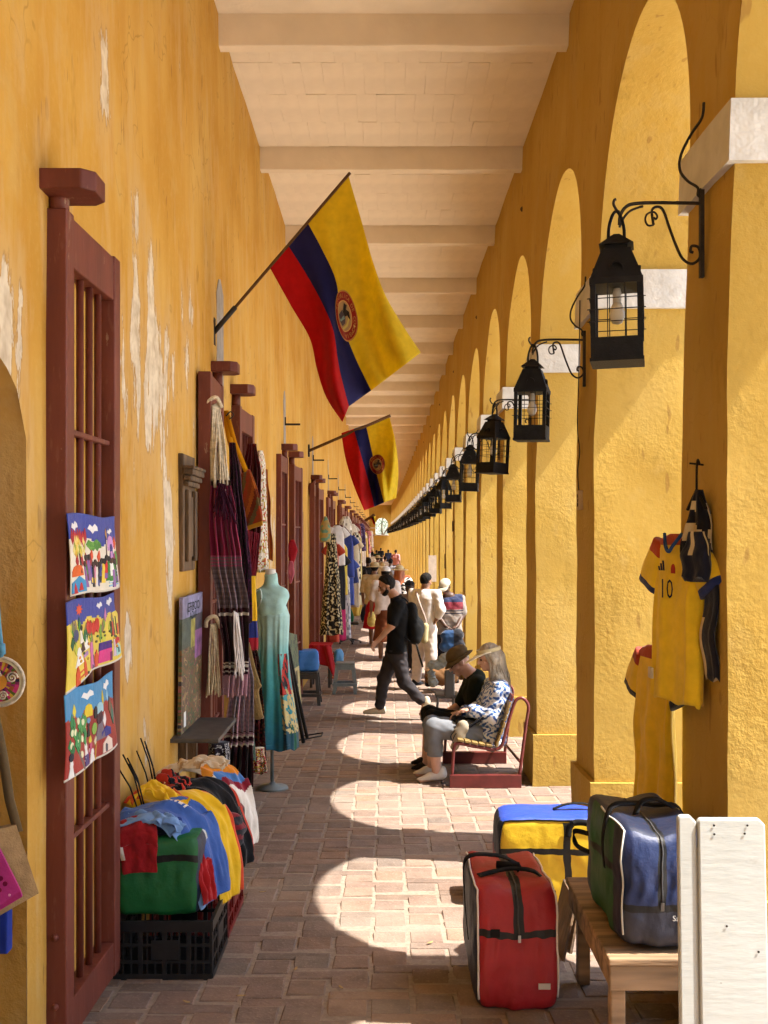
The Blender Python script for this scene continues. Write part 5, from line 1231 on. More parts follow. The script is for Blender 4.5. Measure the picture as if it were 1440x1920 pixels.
# ---- garments on the far gates
def leop(u, v): return hx('#cfc29a') if nz(u*34, v*46, 1) > .18 else (hx('#8a7a52') if nz(u*34, v*46, 1) > .12 else hx('#17140f'))
tag(garment('long_dress', W(622, 1000, 16.9), 1.60, [(0, .12), (.3, .2), (.7, .3), (1, .38)], [(0, .1), (1, .24)], (1, .2, 0), leop, folds=6, famp=.12, nu=110, nv=170, seed=20), 'long black dress with small cream pattern on the third doorway', 'dress', 'clothes hung along the far shops')
tag(garment('woven_hat_bag', W(610, 968, 16.8), .40, [(0, .04), (.3, .14), (.8, .19), (1, .16)], [(0, .04), (.5, .14), (1, .12)], (1, .2, 0), lambda u, v: hx('#a08a54') if nz(u*8, v*6, 2) < .15 else hx('#5f8a78'), folds=3, famp=.05, seed=21), 'tan bag with green print hanging above the black patterned dress', 'bag')
rowspec = [(632, 985, 20.2, .75, .16, '#d9d6d4', 'white shirt hanging highest beyond the patterned dress'), (636, 1035, 20.5, 1.1, .13, '#16151a', 'black trousers under the white shirt'), (643, 1020, 21, 1.0, .10, '#d8bf48', 'narrow yellow printed scarf beside the black trousers'),
           (625, 1010, 19.6, 1.9, .12, '#a83a22', 'rust red dress between the patterned dress and white shirt'), (652, 1000, 22, .9, .15, '#2c3d86', 'blue sports shirt right of the yellow scarf'), (655, 1045, 22.5, 1.0, .11, '#3a4f9c', 'blue trousers under the blue sports shirt'),
           (645, 1075, 21.5, 1.3, .15, '#c9c8cc', 'pale lace dress low beside the pink one'), (637, 1080, 20.8, 1.25, .13, '#c42a6c', 'hot pink dress low on the gates'), (662, 1005, 24, 1.6, .16, '#cbbca0', 'cream dress hanging past the blue shirt'),
           (667, 998, 25.5, 1.5, .14, '#37342c', 'black and white spotted dress past the cream one'), (671, 1000, 27, 1.6, .12, '#c9b878', 'pale yellow dress past the spotted one'), (659, 1065, 22.8, .32, .17, '#232f5e', 'navy cap hanging low in front of blue trousers')]
for i, (px, py, d, L, w, c, lab) in enumerate(rowspec):
    cc = hx(c)
    def fcol(u, v, cc=cc, c=c):
        if c == '#37342c': return hx('#d8d2c0') if nz(u*9, v*16, 4) > .05 else hx('#1a1815')
        if c == '#c9c8cc': return cc if nz(u*20, v*30, 4) > -.1 else hx('#8a8a94')
        if c == '#2c3d86' and .25 < v < .55 and .55 < u < .8: return hx('#9a2a34')
        return tuple(A(cc)*(1+.15*nz(u*5, v*5)))
    sl = dict(v=.06, len=.2, w=.15, out=.6, col=lambda v, cc=cc: cc) if 'shirt' in lab else None
    tag(garment('hanging_garment', W(px, py, d), L, [(0, w*.6), (.08, w*1.6), (1, w*1.9)], [(0, .08), (1, .16)], (1, .3, 0), fcol, folds=5, famp=.15, nu=24, nv=24, seed=30+i, sleeves=sl), lab, 'clothes', 'clothes hung along the far shops')
farpal = [('#5a2a2a', 'dark red'), ('#d8d2c4', 'cream'), ('#3a2a34', 'plum'), ('#b8a070', 'tan'), ('#7a3a3a', 'brick red'), ('#e0dcd0', 'white'), ('#2a2a30', 'black'), ('#8a5a3a', 'brown'), ('#c0b8b0', 'pale grey'), ('#4a3a6a', 'violet'), ('#a83a3a', 'red'), ('#d8c070', 'yellow'), ('#3a5a8a', 'blue'), ('#c87a8a', 'pink')]
for i in range(64):
    d = 23.5+i*1.25+.006*i*i; x = WX+(.34 if i % 2 else .22)+bend(d)+rp.uniform(-.06, .08); c, cn = farpal[(i*5) % len(farpal)]; c = hx(c); low = i % 3 == 2
    pat = fl([c, c, tuple(A(c)*.4), c, tuple(np.clip(A(c)*1.6+.05, 0, 1))], 7, i) if i % 4 == 1 else (lambda u, v: tuple(A(c)*(1+.2*nz(u*6, v*6, i))))
    tag(garment('hanging_garment', (x, d, gz(d)+(1.75 if low else 2.95)-rp.uniform(0, .35)), rp.uniform(.8, 1.1) if low else rp.uniform(1.0, 1.6), [(0, .14), (.1, .3), (1, .38)], [(0, .1), (1, .22)], (1, .3, 0), pat, folds=5, famp=.2, nu=30 if i < 20 else 14, nv=24 if i < 20 else 10, seed=60+i, sleeves=dict(v=.05, len=.2, w=.14, out=.6, col=lambda v: c) if i % 5 == 0 else None), '%s garment, %s hung along the far shops from the camera' % (cn, nth(i+1)), 'clothes', 'far clothes hung along the shops')
tag(garment('ruffled_top', W(662, 1080, 27), 1.0, [(0, .2), (.2, .55), (.5, .6), (1, .35)], [(0, .2), (.3, .4), (1, .3)], (1, .2, 0), lambda u, v: hx('#d0c29c') if v < .75 else hx('#c8a84a'), folds=7, famp=.2, seed=50), 'cream ruffled top on a stand out in the walkway', 'top')
tag(garment('green_bundle', W(655, 1140, 24), .42, [(0, .08), (.5, .22), (1, .14)], [(0, .08), (1, .12)], (1, .2, 0), lambda u, v: hx('#1f6a40') if v < .8 else hx('#d8c88a'), folds=4, seed=51), 'green cloth bundle above the swivel chair', 'bundle')

# ================================================================== FLAGS
def cat1(P, v):
    x = v*(len(P)-1); i = min(int(x), len(P)-2); t = x-i; p0, p1, p2, p3 = P[max(0, i-1)], P[i], P[i+1], P[min(len(P)-1, i+2)]
    return tuple(.5*(2*b+(c-a)*t+(2*a-5*b+4*c-d)*t*t+(3*b-a-3*c+d)*t**3) for a, b, c, d in zip(p0, p1, p2, p3))
def flag(name, label, d, curves, mount, tip, emblem, seed=0, nu=40, nv=56):
    us = [0, .25, .5, 1]
    def fn(u, v):
        for a in range(3):
            if u <= us[a+1]+1e-9:
                t = (u-us[a])/(us[a+1]-us[a]); break
        c0, c1 = cat1(curves[a], v), cat1(curves[a+1], v)
        px, py = lerp(c0[0], c1[0], t), lerp(c0[1], c1[1], t)
        dd = d+v*d*.004*math.sin(u*26+v*9+seed)+v*d*.016*math.sin(u*8.2+v*4.2+seed)+v*d*.006*math.sin(u*17+v*2)+v*.02*d*(u-.5)
        return W(px, py, dd)
    r = thing(name, label, 'flag', W(*mount, d), 'striped flags on the left wall')
    Y, B, Rr = (.92, .70, .03), hx('#2c2c6a'), hx('#d01c20')
    sheet('cloth', fn, nu, nv, lambda u, v: Y if u > .5 else (B if u > .25 else Rr), MAT_VCT, r, .0015)
    m = MB(); a, b = W(*mount, d), W(*tip, d); k = (b-a).normalized(); e = b+k*.02
    m.tube([a-k*.03, e], .0115*d/7.9 if d > 10 else .0115, 8); m.build('pole', cloth((.12, .06, .025)), r, True)
    m = MB(); m.tube([a-k*.02, a+k*.24], .019, 8); m.box(a+Vector((-.03, -.035, -.10)), a+Vector((.005, .035, .10))); m.build('socket', MAT_IRONB, r, True)
    if emblem:
        u0, v0, ru, rv = emblem
        def em(p, q, o): 
            P = fn(u0+ru*p, v0+rv*q); return P+Vector((0, -o, 0))
        def disc(nm, r0, r1, col, o, n=36, m_=3):
            V, F = grid(lambda a_, b_: em(lerp(r0, r1, b_)*math.cos(2*math.pi*a_), lerp(r0, r1, b_)*math.sin(2*math.pi*a_), o), n, m_)
            return mesh_obj(nm, V, F, MAT_VC, r, True, [hx(col)]*len(F))
        e = disc('emblem_ring', .64, 1, '#8c1c16', .006); disc('emblem_border', 1, 1.06, '#c09040', .006, 36, 1); disc('emblem_border', .60, .645, '#d8a860', .007, 36, 1); disc('emblem_field', 0.001, .605, '#a8875a', .006)
        def patch(nm, pts, col, o): mesh_obj(nm, [em(p, q, o) for p, q in pts], [tuple(range(len(pts)))], MAT_VC, r, False, [hx(col)])
        patch('condor', [(-.05, -.05), (.2, -.5), (.42, -.34), (.3, -.2), (.5, -.05), (.42, .32), (.3, .05), (.12, .05)], '#1d120c', .009)
        patch('shield', [(-.45, -.2), (0, -.28), (.12, .1), (0, .3), (-.3, .34), (-.48, .1)], '#4a3c44', .010)
        patch('shield_sea', [(-.42, .0), (.06, -.02), (.06, .12), (-.4, .12)], '#7a9a94', .012); patch('shield_cap', [(-.3, -.18), (0, -.2), (-.05, -.1), (-.25, -.08)], '#c8b060', .012)
        patch('ribbon', [(-.38, .4), (.05, .36), (.35, .16), (.38, .24), (.1, .46), (-.3, .5)], '#c8b45c', .009)
        txt = 'REPUBLICA DE COLOMBIA'
        for i, ch in enumerate(txt):
            if ch == ' ': continue
            th = math.radians(-200+i*12.5+60); Vt, Ft = text_polys(ch, .26)
            ct, st = math.cos(th), math.sin(th)
            mesh_obj('letter', [em(.82*ct+x*(-st)+y*ct, .82*st+x*ct+y*st, .010) for x, y in Vt], Ft, MAT_VC, r, False, [hx('#b88a48')]*len(Ft))
        patch('star', [(.55+.08*math.cos(a_*math.pi/5)*(1 if a_ % 2 else .45), .62+.08*math.sin(a_*math.pi/5)*(1 if a_ % 2 else .45)) for a_ in range(10)], '#e0bd74', .010)
    return r
flag('wall_flag', 'large yellow, blue and red flag with round emblem on a slanted pole', 7.9, [[(505, 500), (545, 572), (581, 635), (594, 691), (612, 745), (642, 791)], [(540, 460), (575, 515), (604, 568), (625, 620), (636, 690), (654, 762)], [(577, 418), (605, 470), (630, 527), (640, 600), (665, 668), (696, 732)], [(653, 328), (678, 415), (699, 490), (722, 552), (752, 605), (789, 661)]], (402, 622), (653, 328), (.53, .59, .135, .125))
flag('wall_flag', 'smaller yellow, blue and red flag with emblem beyond the large one', 17.6, [[(640, 812), (648, 860), (664, 912), (683, 957)], [(663, 804), (676, 850), (690, 900), (702, 950)], [(686, 796), (698, 850), (708, 895), (720, 942)], [(730, 780), (742, 830), (747, 885), (743, 934)]], (580, 845), (730, 780), (.55, .50, .16, .125), seed=2)
flag('wall_flag', 'tiny red and yellow flag high at the far end of the corridor', 75., [[(694, 972), (697, 976), (699, 980), (702, 985)], [(696, 970), (699, 974), (701, 978), (703, 983)], [(698, 968), (700, 972), (702, 976), (704, 981)], [(702, 965), (704, 968), (705, 972), (706, 977)]], (681, 979), (702, 965), None, seed=4, nu=12, nv=12)
# ================================================================== BAGS, BENCH AND BOARD ON THE RIGHT
RB = hx('#aa2028'); NV = hx('#1a2236'); YB = (.74, .50, .02); BB = hx('#2547a8'); GB = hx('#1c5a28'); MB_ = hx('#172a58'); GRB = hx('#2c2f40')
f0 = gz(4.8)
t, mp = superbag('duffel_bag', 'red and navy duffel bag with white piping standing on the brick floor', (.55, 4.745, f0+.272), (.345, .56, .545),
    dict(front=lambda u, v: BLK if (.60 < v < .655) or (.48 < u < .575 and v > .6) else RB, back=RB, left=NV, right=NV, top=lambda u, v: BLK if .48 < u < .575 else RB, bottom=NV), 0.03, 8.5, .06, seed=2, n=34, sag=.035, lean=(-.012, .04))
for s in (-1, 1):
    pts = [mp((s, -1, z/12*2-1))+Vector((s*.004, -.004, 0)) for z in range(1, 13)]+[mp((s, -1+2*q/12, 1))+Vector((s*.003, 0, .004)) for q in range(1, 12)]
    m = MB(); m.tube(pts, .0045, 6); m.build('piping', cloth('#e8e2da'), t, True)
def handle(t, mp, pts, w=.03, side=(0, 0, 1), nm='handle', col='#141416'):
    m = MB(); m.ribbon(arcpts(pts, 6), w, side, .004); return m.build(nm, cloth(col), t, True)
top = mp((0, -.2, 1))
handle(t, mp, [mp((-1, -.3, -.1))+Vector((-.008, 0, 0)), mp((-1, -.3, .6))+Vector((-.02, 0, 0)), mp((-.9, -.1, 1))+Vector((-.03, 0, .045)), mp((-.3, 0, 1))+Vector((0, 0, .05)), mp((.2, 0, 1))+Vector((0, 0, .03)), mp((.3, -.3, 1))+Vector((0, 0, .02))], .03, (0, 1, .2))
handle(t, mp, [mp((-.8, -.55, 1))+Vector((0, 0, .008)), mp((-.3, -.4, 1))+Vector((0, 0, .02)), mp((.2, -.35, 1))+Vector((0, 0, .03)), mp((.7, -.5, 1))+Vector((0, 0, .012)), mp((1, -.6, .7))+Vector((.008, 0, 0))], .03, (0, 1, .2))
m = MB(); m.tube([top+Vector((-.05, .02, .035)), top+Vector((.05, .0, .035))], .016, 8); m.build('handle_wrap', cloth('#141416'), t, True)
def zipper(t, pts, col='#4a4a4c'):
    m = MB(); m.tube(pts, .0035, 5); m.build('zip', cloth(col, .4), t, True)
    p = pts[0]; m = MB(); m.box(p+Vector((-.006, -.008, -.03)), p+Vector((.006, -.004, .0))); m.build('zip_pull', mat_simple('zip_metal', (.35, .35, .36), .3, .1, 10, 0, metal=1) if 'zip_metal' not in MATS else MATS['zip_metal'], t)
zipper(t, [mp((.055, -1, .26+.74*q/8))+Vector((0, -.003, .002)) for q in range(9)]+[mp((.055, -1+q/4, 1))+Vector((0, 0, .003)) for q in range(1, 8)])
m = MB(); p = mp((-.55, -1, .25)); m.box(p+Vector((-.02, -.008, -.018)), p+Vector((.02, -.002, .018))); bevel(m.build('buckle', MAT_IRON, t), .004)
m = MB(); p = mp((.6, -1, -.55)); m.box(p+Vector((-.025, -.006, -.012)), p+Vector((.025, -.001, .012))); m.build('sewn_label', cloth('#cfc8c0'), t)
f1 = gz(6.15)
t, mp = superbag('duffel_bag', 'yellow duffel bag with blue top and black straps behind the red one', (.93, 6.12, f1+.25), (.60, .36, .50),
    dict(front=lambda u, v: BLK if .60 < v < .655 or (.60 < u < .68 and v < .96) else YB, back=YB, left=lambda u, v: NV if v > .55 else hx('#7c141c'), right=NV, top=BB, bottom=NV), -.04, 9, .04, seed=5, n=30)
handle(t, mp, [mp((.28, -1, .6))+Vector((0, -.008, 0)), mp((.32, -1, .85))+Vector((0, -.014, 0)), mp((.5, -1, 1))+Vector((0, -.02, .0)), mp((.75, -1, .9))+Vector((0, -.014, 0)), mp((.95, -1, .6))+Vector((0, -.01, 0))], .035, (1, 0, .5))
handle(t, mp, [mp((.1, .1, 1))+Vector((0, 0, .005)), mp((.4, .1, 1))+Vector((0, 0, .035)), mp((.8, .1, 1))+Vector((0, 0, .03)), mp((1, .1, .8))+Vector((.01, 0, 0))], .035, (0, 1, 0))
m = MB(); m.tube([mp((-1, -1, z/10*2-1))+Vector((-.002, -.003, 0)) for z in range(1, 10)]+[mp((-1+2*q/12, -1, 1))+Vector((0, -.003, .003)) for q in range(0, 13)], .0045, 6); m.build('piping', cloth('#141416'), t, True)
# plank bench with the blue bag
by0, by1, bx0, bx1 = 3.93, 4.86, .825, 1.275; bt = .70
t = thing('plank_bench', 'low worn wooden bench beside the first pier carrying the blue bag', 'bench', (bx0, by0, gz(4.3)))
nb = 3; bw = (bx1-bx0)/nb
for i in range(nb):
    m = MB(); m.box((bx0-.01+bw*i+.002, by0-.015, bt-.028), (bx0-.01+bw*(i+1)+.012, by1, bt)); bevel(m.build('top_plank', MAT_BENCHWOOD, t), .006)
m = MB(); m.box((bx0, by0, bt-.125), (bx1, by0+.03, bt-.030)); bevel(m.build('apron', MAT_BENCHWOOD, t), .005)
m = MB(); m.box((bx0+.002, by0+.032, bt-.122), (bx0+.03, by1-.02, bt-.030)); bevel(m.build('apron', MAT_BENCHWOOD, t), .005)
for (a, b) in ((bx0+.01, by0+.033), (bx1-.07, by0+.033), (bx0+.032, by1-.1), (bx1-.07, by1-.1)):
    m = MB(); m.box((a, b, gz(b)+.001), (a+.055, b+.06, bt-.031)); bevel(m.build('leg', MAT_BENCHWOOD, t), .006)
def bluefront(u, v):
    if .335 < v < .395: return BLK
    if .44 < u < .52 and v > .39: return BLK
    return MB_ if v > .39 else GRB
def greenleft(u, v): return NV if u < .2 or u > .78 else (BLK if .55 < v < .62 else GB)
t, mp = superbag('duffel_bag', 'blue and green duffel bag with black zip on the plank bench', (1.02, 4.28, bt+.238), (.31, .64, .47), dict(front=bluefront, back=MB_, left=greenleft, right=NV, top=lambda u, v: BLK if .44 < u < .52 else hx('#18233f'), bottom=NV), .02, 8.5, .04, seed=8, n=34, sag=.035)
m = MB(); m.tube([mp((-1, -1, z/12*2-1))+Vector((-.004, -.004, 0)) for z in range(1, 13)]+[mp((-1, -1+2*q/12, 1))+Vector((-.003, 0, .003)) for q in range(1, 8)], .004, 6); m.build('piping', cloth('#d8d6cc'), t, True)
handle(t, mp, [mp((-1, -.35, .1))+Vector((-.01, 0, 0)), mp((-1, -.35, .6))+Vector((-.02, 0, 0)), mp((-.8, -.25, 1))+Vector((-.015, 0, .02)), mp((-.2, -.1, 1))+Vector((0, 0, .04)), mp((.3, -.1, 1))+Vector((0, 0, .035)), mp((.9, -.2, 1))+Vector((0, 0, .01)), mp((1, -.3, .4))+Vector((.01, 0, 0))], .035, (0, 1, .2))
handle(t, mp, [mp((-.3, -.3, 1))+Vector((0, 0, .01)), mp((-.1, -.2, 1))+Vector((0, 0, .055)), mp((.35, -.15, 1))+Vector((0, 0, .06)), mp((.7, -.3, 1))+Vector((0, 0, .02))], .035, (0, 1, .2))
handle(t, mp, [mp((-1, .5, .35))+Vector((-.01, 0, 0)), mp((-1, .7, .3))+Vector((-.06, 0, 0)), mp((-1, .75, .1))+Vector((-.05, 0, -.02)), mp((-1, .5, .0))+Vector((-.01, 0, 0))], .02, (0, 0, 1), 'side_strap')
zipper(t, [mp((-.04, -1, -.2+1.2*q/10))+Vector((0, -.003, .002)) for q in range(11)]+[mp((-.04, -1+q/4, 1))+Vector((0, 0, .003)) for q in range(1, 8)])
a = mp((.35, -1, -.45)); Vt, Ft = text_polys('Sam', .03); m = MB(); m.add([a+Vector((x, -.006, y)) for x, y in Vt], Ft); m.build('mark', cloth('#dcdcd8'), t)
# white painted boards leaning at the right edge
t = thing('white_board', 'two white painted planks leaning upright at the right edge', 'board', (1.1, 3.4, gz(3.4)))
def lean(x, s, z): return Vector((x, 3.40+.12*(z-gz(3.4))/1.0+s, z))
def plank(x0, x1, zt, s, nm):
    m = MB(); c = .02; zb = gz(3.32)+.002
    out = [(x0, zb), (x1, zb), (x1, zt-c), (x1-c, zt), (x0+.008, zt), (x0, zt-.008)]
    m.prism(out, lambda u, v, t_: lean(u+(1.25-v)*-.02, t_+s, v), 0, .028); return bevel(m.build(nm, MAT_WHITEBOARD, t), .006)
plank(.965, 1.026, 1.325, .010, 'plank'); pw = plank(1.0285, 1.25, 1.318, 0, 'plank')
m = MB(); m.prism([(1.0, gz(3.3)+.01), (1.2, gz(3.3)+.01), (1.2, 1.22), (1.0, 1.22)], lambda u, v, t_: lean(u, .016+t_, v), 0, .012); m.build('batten', MAT_BACKBOARD, t)
for (x, z) in ((1.08, 1.298), (1.19, 1.298), (1.08, 1.27), (1.18, 1.272), (1.11, .98), (1.21, .9)):
    p = lean(x, -.002, z); m = MB(); m.tube([p, p+Vector((0, -.002, 0))], .004, 6); m.build('nail', MAT_IRONB, pw)
for k, (px, dx) in enumerate(((1070, 0), (1080, .012))):
    m = MB(); a, b = W(1078+8*k, 1692, 5.2+.1*k), W(1040+14*k, 1868, 5.0+.1*k)
    m.add([a, a+Vector((.012, .0, 0)), b+Vector((.012, 0, 0)), b, a+Vector((0, .35, 0)), a+Vector((.012, .35, 0)), b+Vector((.012, .35, 0)), b+Vector((0, .35, 0))], [(0, 1, 2, 3), (7, 6, 5, 4), (0, 4, 5, 1), (1, 5, 6, 2), (2, 6, 7, 3), (3, 7, 4, 0)])
    tag(m.build('thin_panel', MAT_BROWNWOOD), ['thin brown panel leaning beside the red duffel bag', 'thin brown panel leaning against the plank bench'][k], 'panel', 'thin panels by the bench')

# ---- jerseys hung on the first pier
JY = (.93, .66, .03)
def jline(u, v): 
    return tuple(A(JY)*(1+.05*nz(u*10, v*7, 3)))
def jersey_thing(name, label, top, L, w, lat, base, trim, col2, seed, shoulder=None):
    t = thing(name, label, 'jersey', Vector(top)-Vector((0, 0, L)), 'jerseys hung on the first pier')
    def cf(u, v):
        if v > .985: return col2
        if shoulder and v < .07: return shoulder
        return base(u, v)
    o = garment('body', top, L, [(0, w*.35), (.03, w*.8), (.08, w), (.3, w*.94), (1, w*.98)], [(0, .03), (.08, .06), (.4, .08), (1, .09)], lat, cf, t, folds=6, famp=.30, seed=seed, nv=44, nu=44,
        sleeves=dict(v=.05, len=.22, w=.17, out=.55, col=lambda v: trim if v > .86 else (shoulder if shoulder and v < .3 else base(.3, .3))))
    return t, o
latA = Vector((.27, -.96, 0)).normalized(); nrA = latA.cross(Vector((0, 0, 1)))
topA = Vector((1.232, 4.49, 2.262))
t, o = jersey_thing('jersey', 'yellow number 10 football jersey hanging on the first pier', topA, .70, .37, latA, jline, hx('#1d2f6e'), JY, 3, hx('#b8451c'))
def onA(s, z, out=.058): out = out-.004; return topA+latA*s+nrA*out+Vector((0, 0, z))
Vt, Ft = text_polys('10', .115); m = MB(); m.add([onA(x*1.0-.0, -.235+y, .064) for x, y in Vt], Ft); m.build('number', cloth('#1b2340'), o)
for i in range(3):
    m = MB(); h = .018+.012*i; m.prism([(-.06+.017*i, 0), (-.048+.017*i, 0), (-.055+.017*i, h), (-.067+.017*i, h)], lambda u, v, t_: onA(u, -.155+v, .062+t_), 0, .002); m.build('stripe_mark', cloth('#1b2340'), o)
m = MB(); m.prism([(.05+.016*x, .02*z) for x, z in SH['d']], lambda u, v, t_: onA(u, -.145+v, .060+t_), 0, .002); m.build('crest', cloth('#a3302a'), o)
m = MB(); m.box(onA(-.15, -.62, .064), onA(-.10, -.60, .066)+Vector((0, 0, .025))); m.build('hem_label', cloth('#cfcabc'), o)
m = MB(); m.tube(arcpts([onA(-.07, .0, .03), onA(-.03, -.05, .05), onA(0, -.075, .052), onA(.03, -.05, .05), onA(.07, 0, .03)], 5), .008, 6); m.build('collar', cloth('#2a4a86'), o, True)
t = thing('jersey', 'navy jersey with cream stripes bunched on the hanger above the number 10 one', 'jersey', (1.27, 4.33, 1.75), 'jerseys hung on the first pier')
tn = Vector((1.262, 4.335, 2.44))
def navc(u, v):
    if .12 < v < .72 and nz(u*6, v*5, 7) > .26: return hx('#cdbf9c')
    return hx('#141829') if nz(u*4, v*4, 2) > -.2 else hx('#0d1020')
garment('collar_part', tn+Vector((.01, .0, 0)), .36, [(0, .03), (.3, .11), (.6, .17), (.8, .19), (1, .12)], [(0, .03), (.4, .075), (1, .05)], (.32, -.95, 0), navc, t, folds=6, famp=.4, seed=9, nv=40, nu=48, sway=-.02)
garment('sleeve', Vector((1.245, 4.27, 2.27)), .19, [(0, .08), (.5, .15), (1, .13)], [(0, .04), (1, .05)], (.5, -.87, 0), lambda u, v: hx('#cdbf9c') if int(u*16) % 4 == 0 and v < .5 else hx('#10142a'), t, folds=4, famp=.25, seed=4, nu=40, nv=20)
garment('lower_part', Vector((1.300, 4.27, 2.1)), .42, [(0, .12), (1, .11)], [(0, .025), (1, .03)], (.15, -.99, 0), lambda u, v: hx('#cbb58c') if u > .3 and u < .55 and v > .4 else hx('#121628'), t, folds=4, famp=.25, seed=12, nu=40, nv=24)
m = MB(); m.tube(arcpts([tn+Vector((0, 0, -.02)), tn+Vector((0, .0, .07)), tn+Vector((.008, .02, .11)), tn+Vector((.02, .05, .125)), tn+Vector((.03, .06, .105))], 5), .005, 6); m.tube([tn+Vector((-.02, .06, -.08)), tn+Vector((0, 0, 0)), tn+Vector((.02, -.06, -.08))], .007, 6); m.build('hanger', MAT_IRON, t, True)
m = MB(); m.tube([(1.33, 4.42, 2.545), (1.262, 4.44, 2.555)], .004, 6); tag(m.build('nail', MAT_IRON), 'long dark nail in the first pier holding the hanger', 'nail')
latC = Vector((.2, -.98, 0)).normalized()
t, o = jersey_thing('jersey', 'plain yellow jersey hanging low behind the number 10 jersey', (1.243, 4.93, 1.745), .84, .36, latC, lambda u, v: tuple(A((.88, .58, .025))*(1+.06*nz(u*12, v*8, 5))), hx('#16182a'), (.88, .58, .025), 5, hx('#a83a18'))

# ================================================================== PUBLIC BENCH WITH TWO SITTERS
def PX(px, py, d, off=0): p = W(px, py, d); return Vector((p.x, d+off, p.z))
tb = thing('park_bench', 'red tubular steel bench with yellow slats against the third pier', 'bench', PX(910, 1477, 9.3))
def zm(x, y, d=9.3): return (770+x/6, 1180+y/6)
frame = [(465, 1650), (478, 1450), (492, 1320), (540, 1285), (720, 1318), (880, 1345), (960, 1352), (1010, 1325), (1040, 1260), (1100, 1040), (1160, 850), (1195, 790), (1250, 772), (1300, 810), (1325, 880), (1300, 1060), (1260, 1360), (1222, 1655)]
for off in (0, 1.15):
    pts = [PX(*zm(x, y), 9.3, off) for x, y in frame]
    for p in pts: p.z += gz(9.3+off)-gz(9.3)
    m = MB(); m.tube(arcpts(pts, 4), .0145, 9); m.build('side_frame', MAT_BENCHRED, tb, True)
    g = gz(9.3+off); x0, x1 = PX(843, 1453, 9.3).x, PX(977, 1453, 9.3).x
    m = MB(); m.box((x0, 9.27+off, g+.002), (x1, 9.33+off, g+.115)); bevel(m.build('base_board', MAT_BENCHRED, tb), .004)
seatp = [(560, 1262), (640, 1276), (720, 1292), (800, 1305), (880, 1318)]; backp = [(985, 1290), (1010, 1225), (1035, 1155), (1058, 1080), (1080, 1000), (1100, 925), (1122, 855), (1150, 775)]
for i, (x, y) in enumerate(seatp+backp):
    c = PX(*zm(x, y), 9.3); dirv = Vector((1, 0, -.18)) if i < 5 else Vector((.3, 0, 1)); dirv.normalize(); nn = Vector((-dirv.z, 0, dirv.x)); m = MB(); w = .027
    a0, a1 = c+Vector((0, -.02, 0)), c+Vector((0, 1.19, gz(10.4)-gz(9.3)))
    V = [a0+dirv*w, a0-dirv*w, a0-dirv*w+nn*.02, a0+dirv*w+nn*.02, a1+dirv*w, a1-dirv*w, a1-dirv*w+nn*.02, a1+dirv*w+nn*.02]
    m.add(V, [(0, 1, 2, 3), (7, 6, 5, 4), (0, 4, 5, 1), (1, 5, 6, 2), (2, 6, 7, 3), (3, 7, 4, 0)]); bevel(m.build('slat', MAT_BENCHSLAT if i < 12 else MAT_BENCHRED, tb), .004)
m = MB(); m.tube([PX(*zm(1240, 1500), 9.3), PX(*zm(1240, 1500), 9.3)+Vector((-.06, 1.15, 0))], .012, 8); m.build('stretcher', MAT_BENCHRED, tb)

# ================================================================== PEOPLE
def unit(v): v = Vector(v); return v.normalized()
def head_prims(c, hf, hu, s=1., female=False):
    c = Vector(c); hf = unit(hf); hu = unit(Vector(hu)-hf*hf.dot(Vector(hu))); hl = hu.cross(hf)
    M = A([tuple(hl), tuple(hf), tuple(hu)])
    P = lambda a, b, d: tuple(c+hl*a*s+hf*b*s+hu*d*s)
    j = .9 if female else 1.
    pr = [('e', P(0, -.012, .022), (.074*s, .094*s, .096*s), M), ('e', P(0, .024, -.036), (.058*s*j, .066*s, .084*s), M), ('e', P(0, .062, -.098), (.028*s*j, .026*s, .022*s), M),
          ('c', P(0, .086, .006), P(0, .107, -.036), .008*s, .0135*s), ('e', P(0, .084, -.066), (.026*s, .012*s, .009*s), M), ('e', P(0, .082, -.078), (.022*s, .011*s, .008*s), M),
          ('e', P(0, .078, .016), (.050*s, .014*s, .010*s), M), ('e', P(.05, .05, -.03), (.022*s, .022*s, .022*s), M), ('e', P(-.05, .05, -.03), (.022*s, .022*s, .022*s), M)]
    for a in (-1, 1): pr.append(('e', P(a*.076, -.008, -.014), (.010*s, .022*s, .033*s), M))
    return pr, P, M
def hand_prims(w, d, n, s, sc=1.):
    """w wrist, d along the forearm, n palm normal, s towards the thumb"""
    w, d, n, s = Vector(w), unit(d), unit(n), unit(s); pr = []; fg = []
    for k in (-.022, 0, .022): pr.append(('c', tuple(w+s*k*.6), tuple(w+d*.075*sc+s*k*sc), .017*sc, .015*sc))
    for k, L in ((-.031, .055), (-.0105, .070), (.0105, .076), (.031, .068)):
        a = w+d*.078*sc+s*k*sc; b = a+(d*.85+n*.45).normalized()*L*.5*sc; e = b+(d*.45+n*.85).normalized()*L*.5*sc
        fg.append(('c', tuple(a), tuple(b), .0095*sc, .0085*sc)); fg.append(('c', tuple(b), tuple(e), .0085*sc, .007*sc))
    a = w+d*.022*sc+s*.028*sc; b = a+(d*.6+s*.75+n*.2).normalized()*.035*sc; e = b+(d*.9+s*.2+n*.4).normalized()*.032*sc
    fg += [('c', tuple(a), tuple(b), .013*sc, .010*sc), ('c', tuple(b), tuple(e), .010*sc, .008*sc)]
    return pr, fg
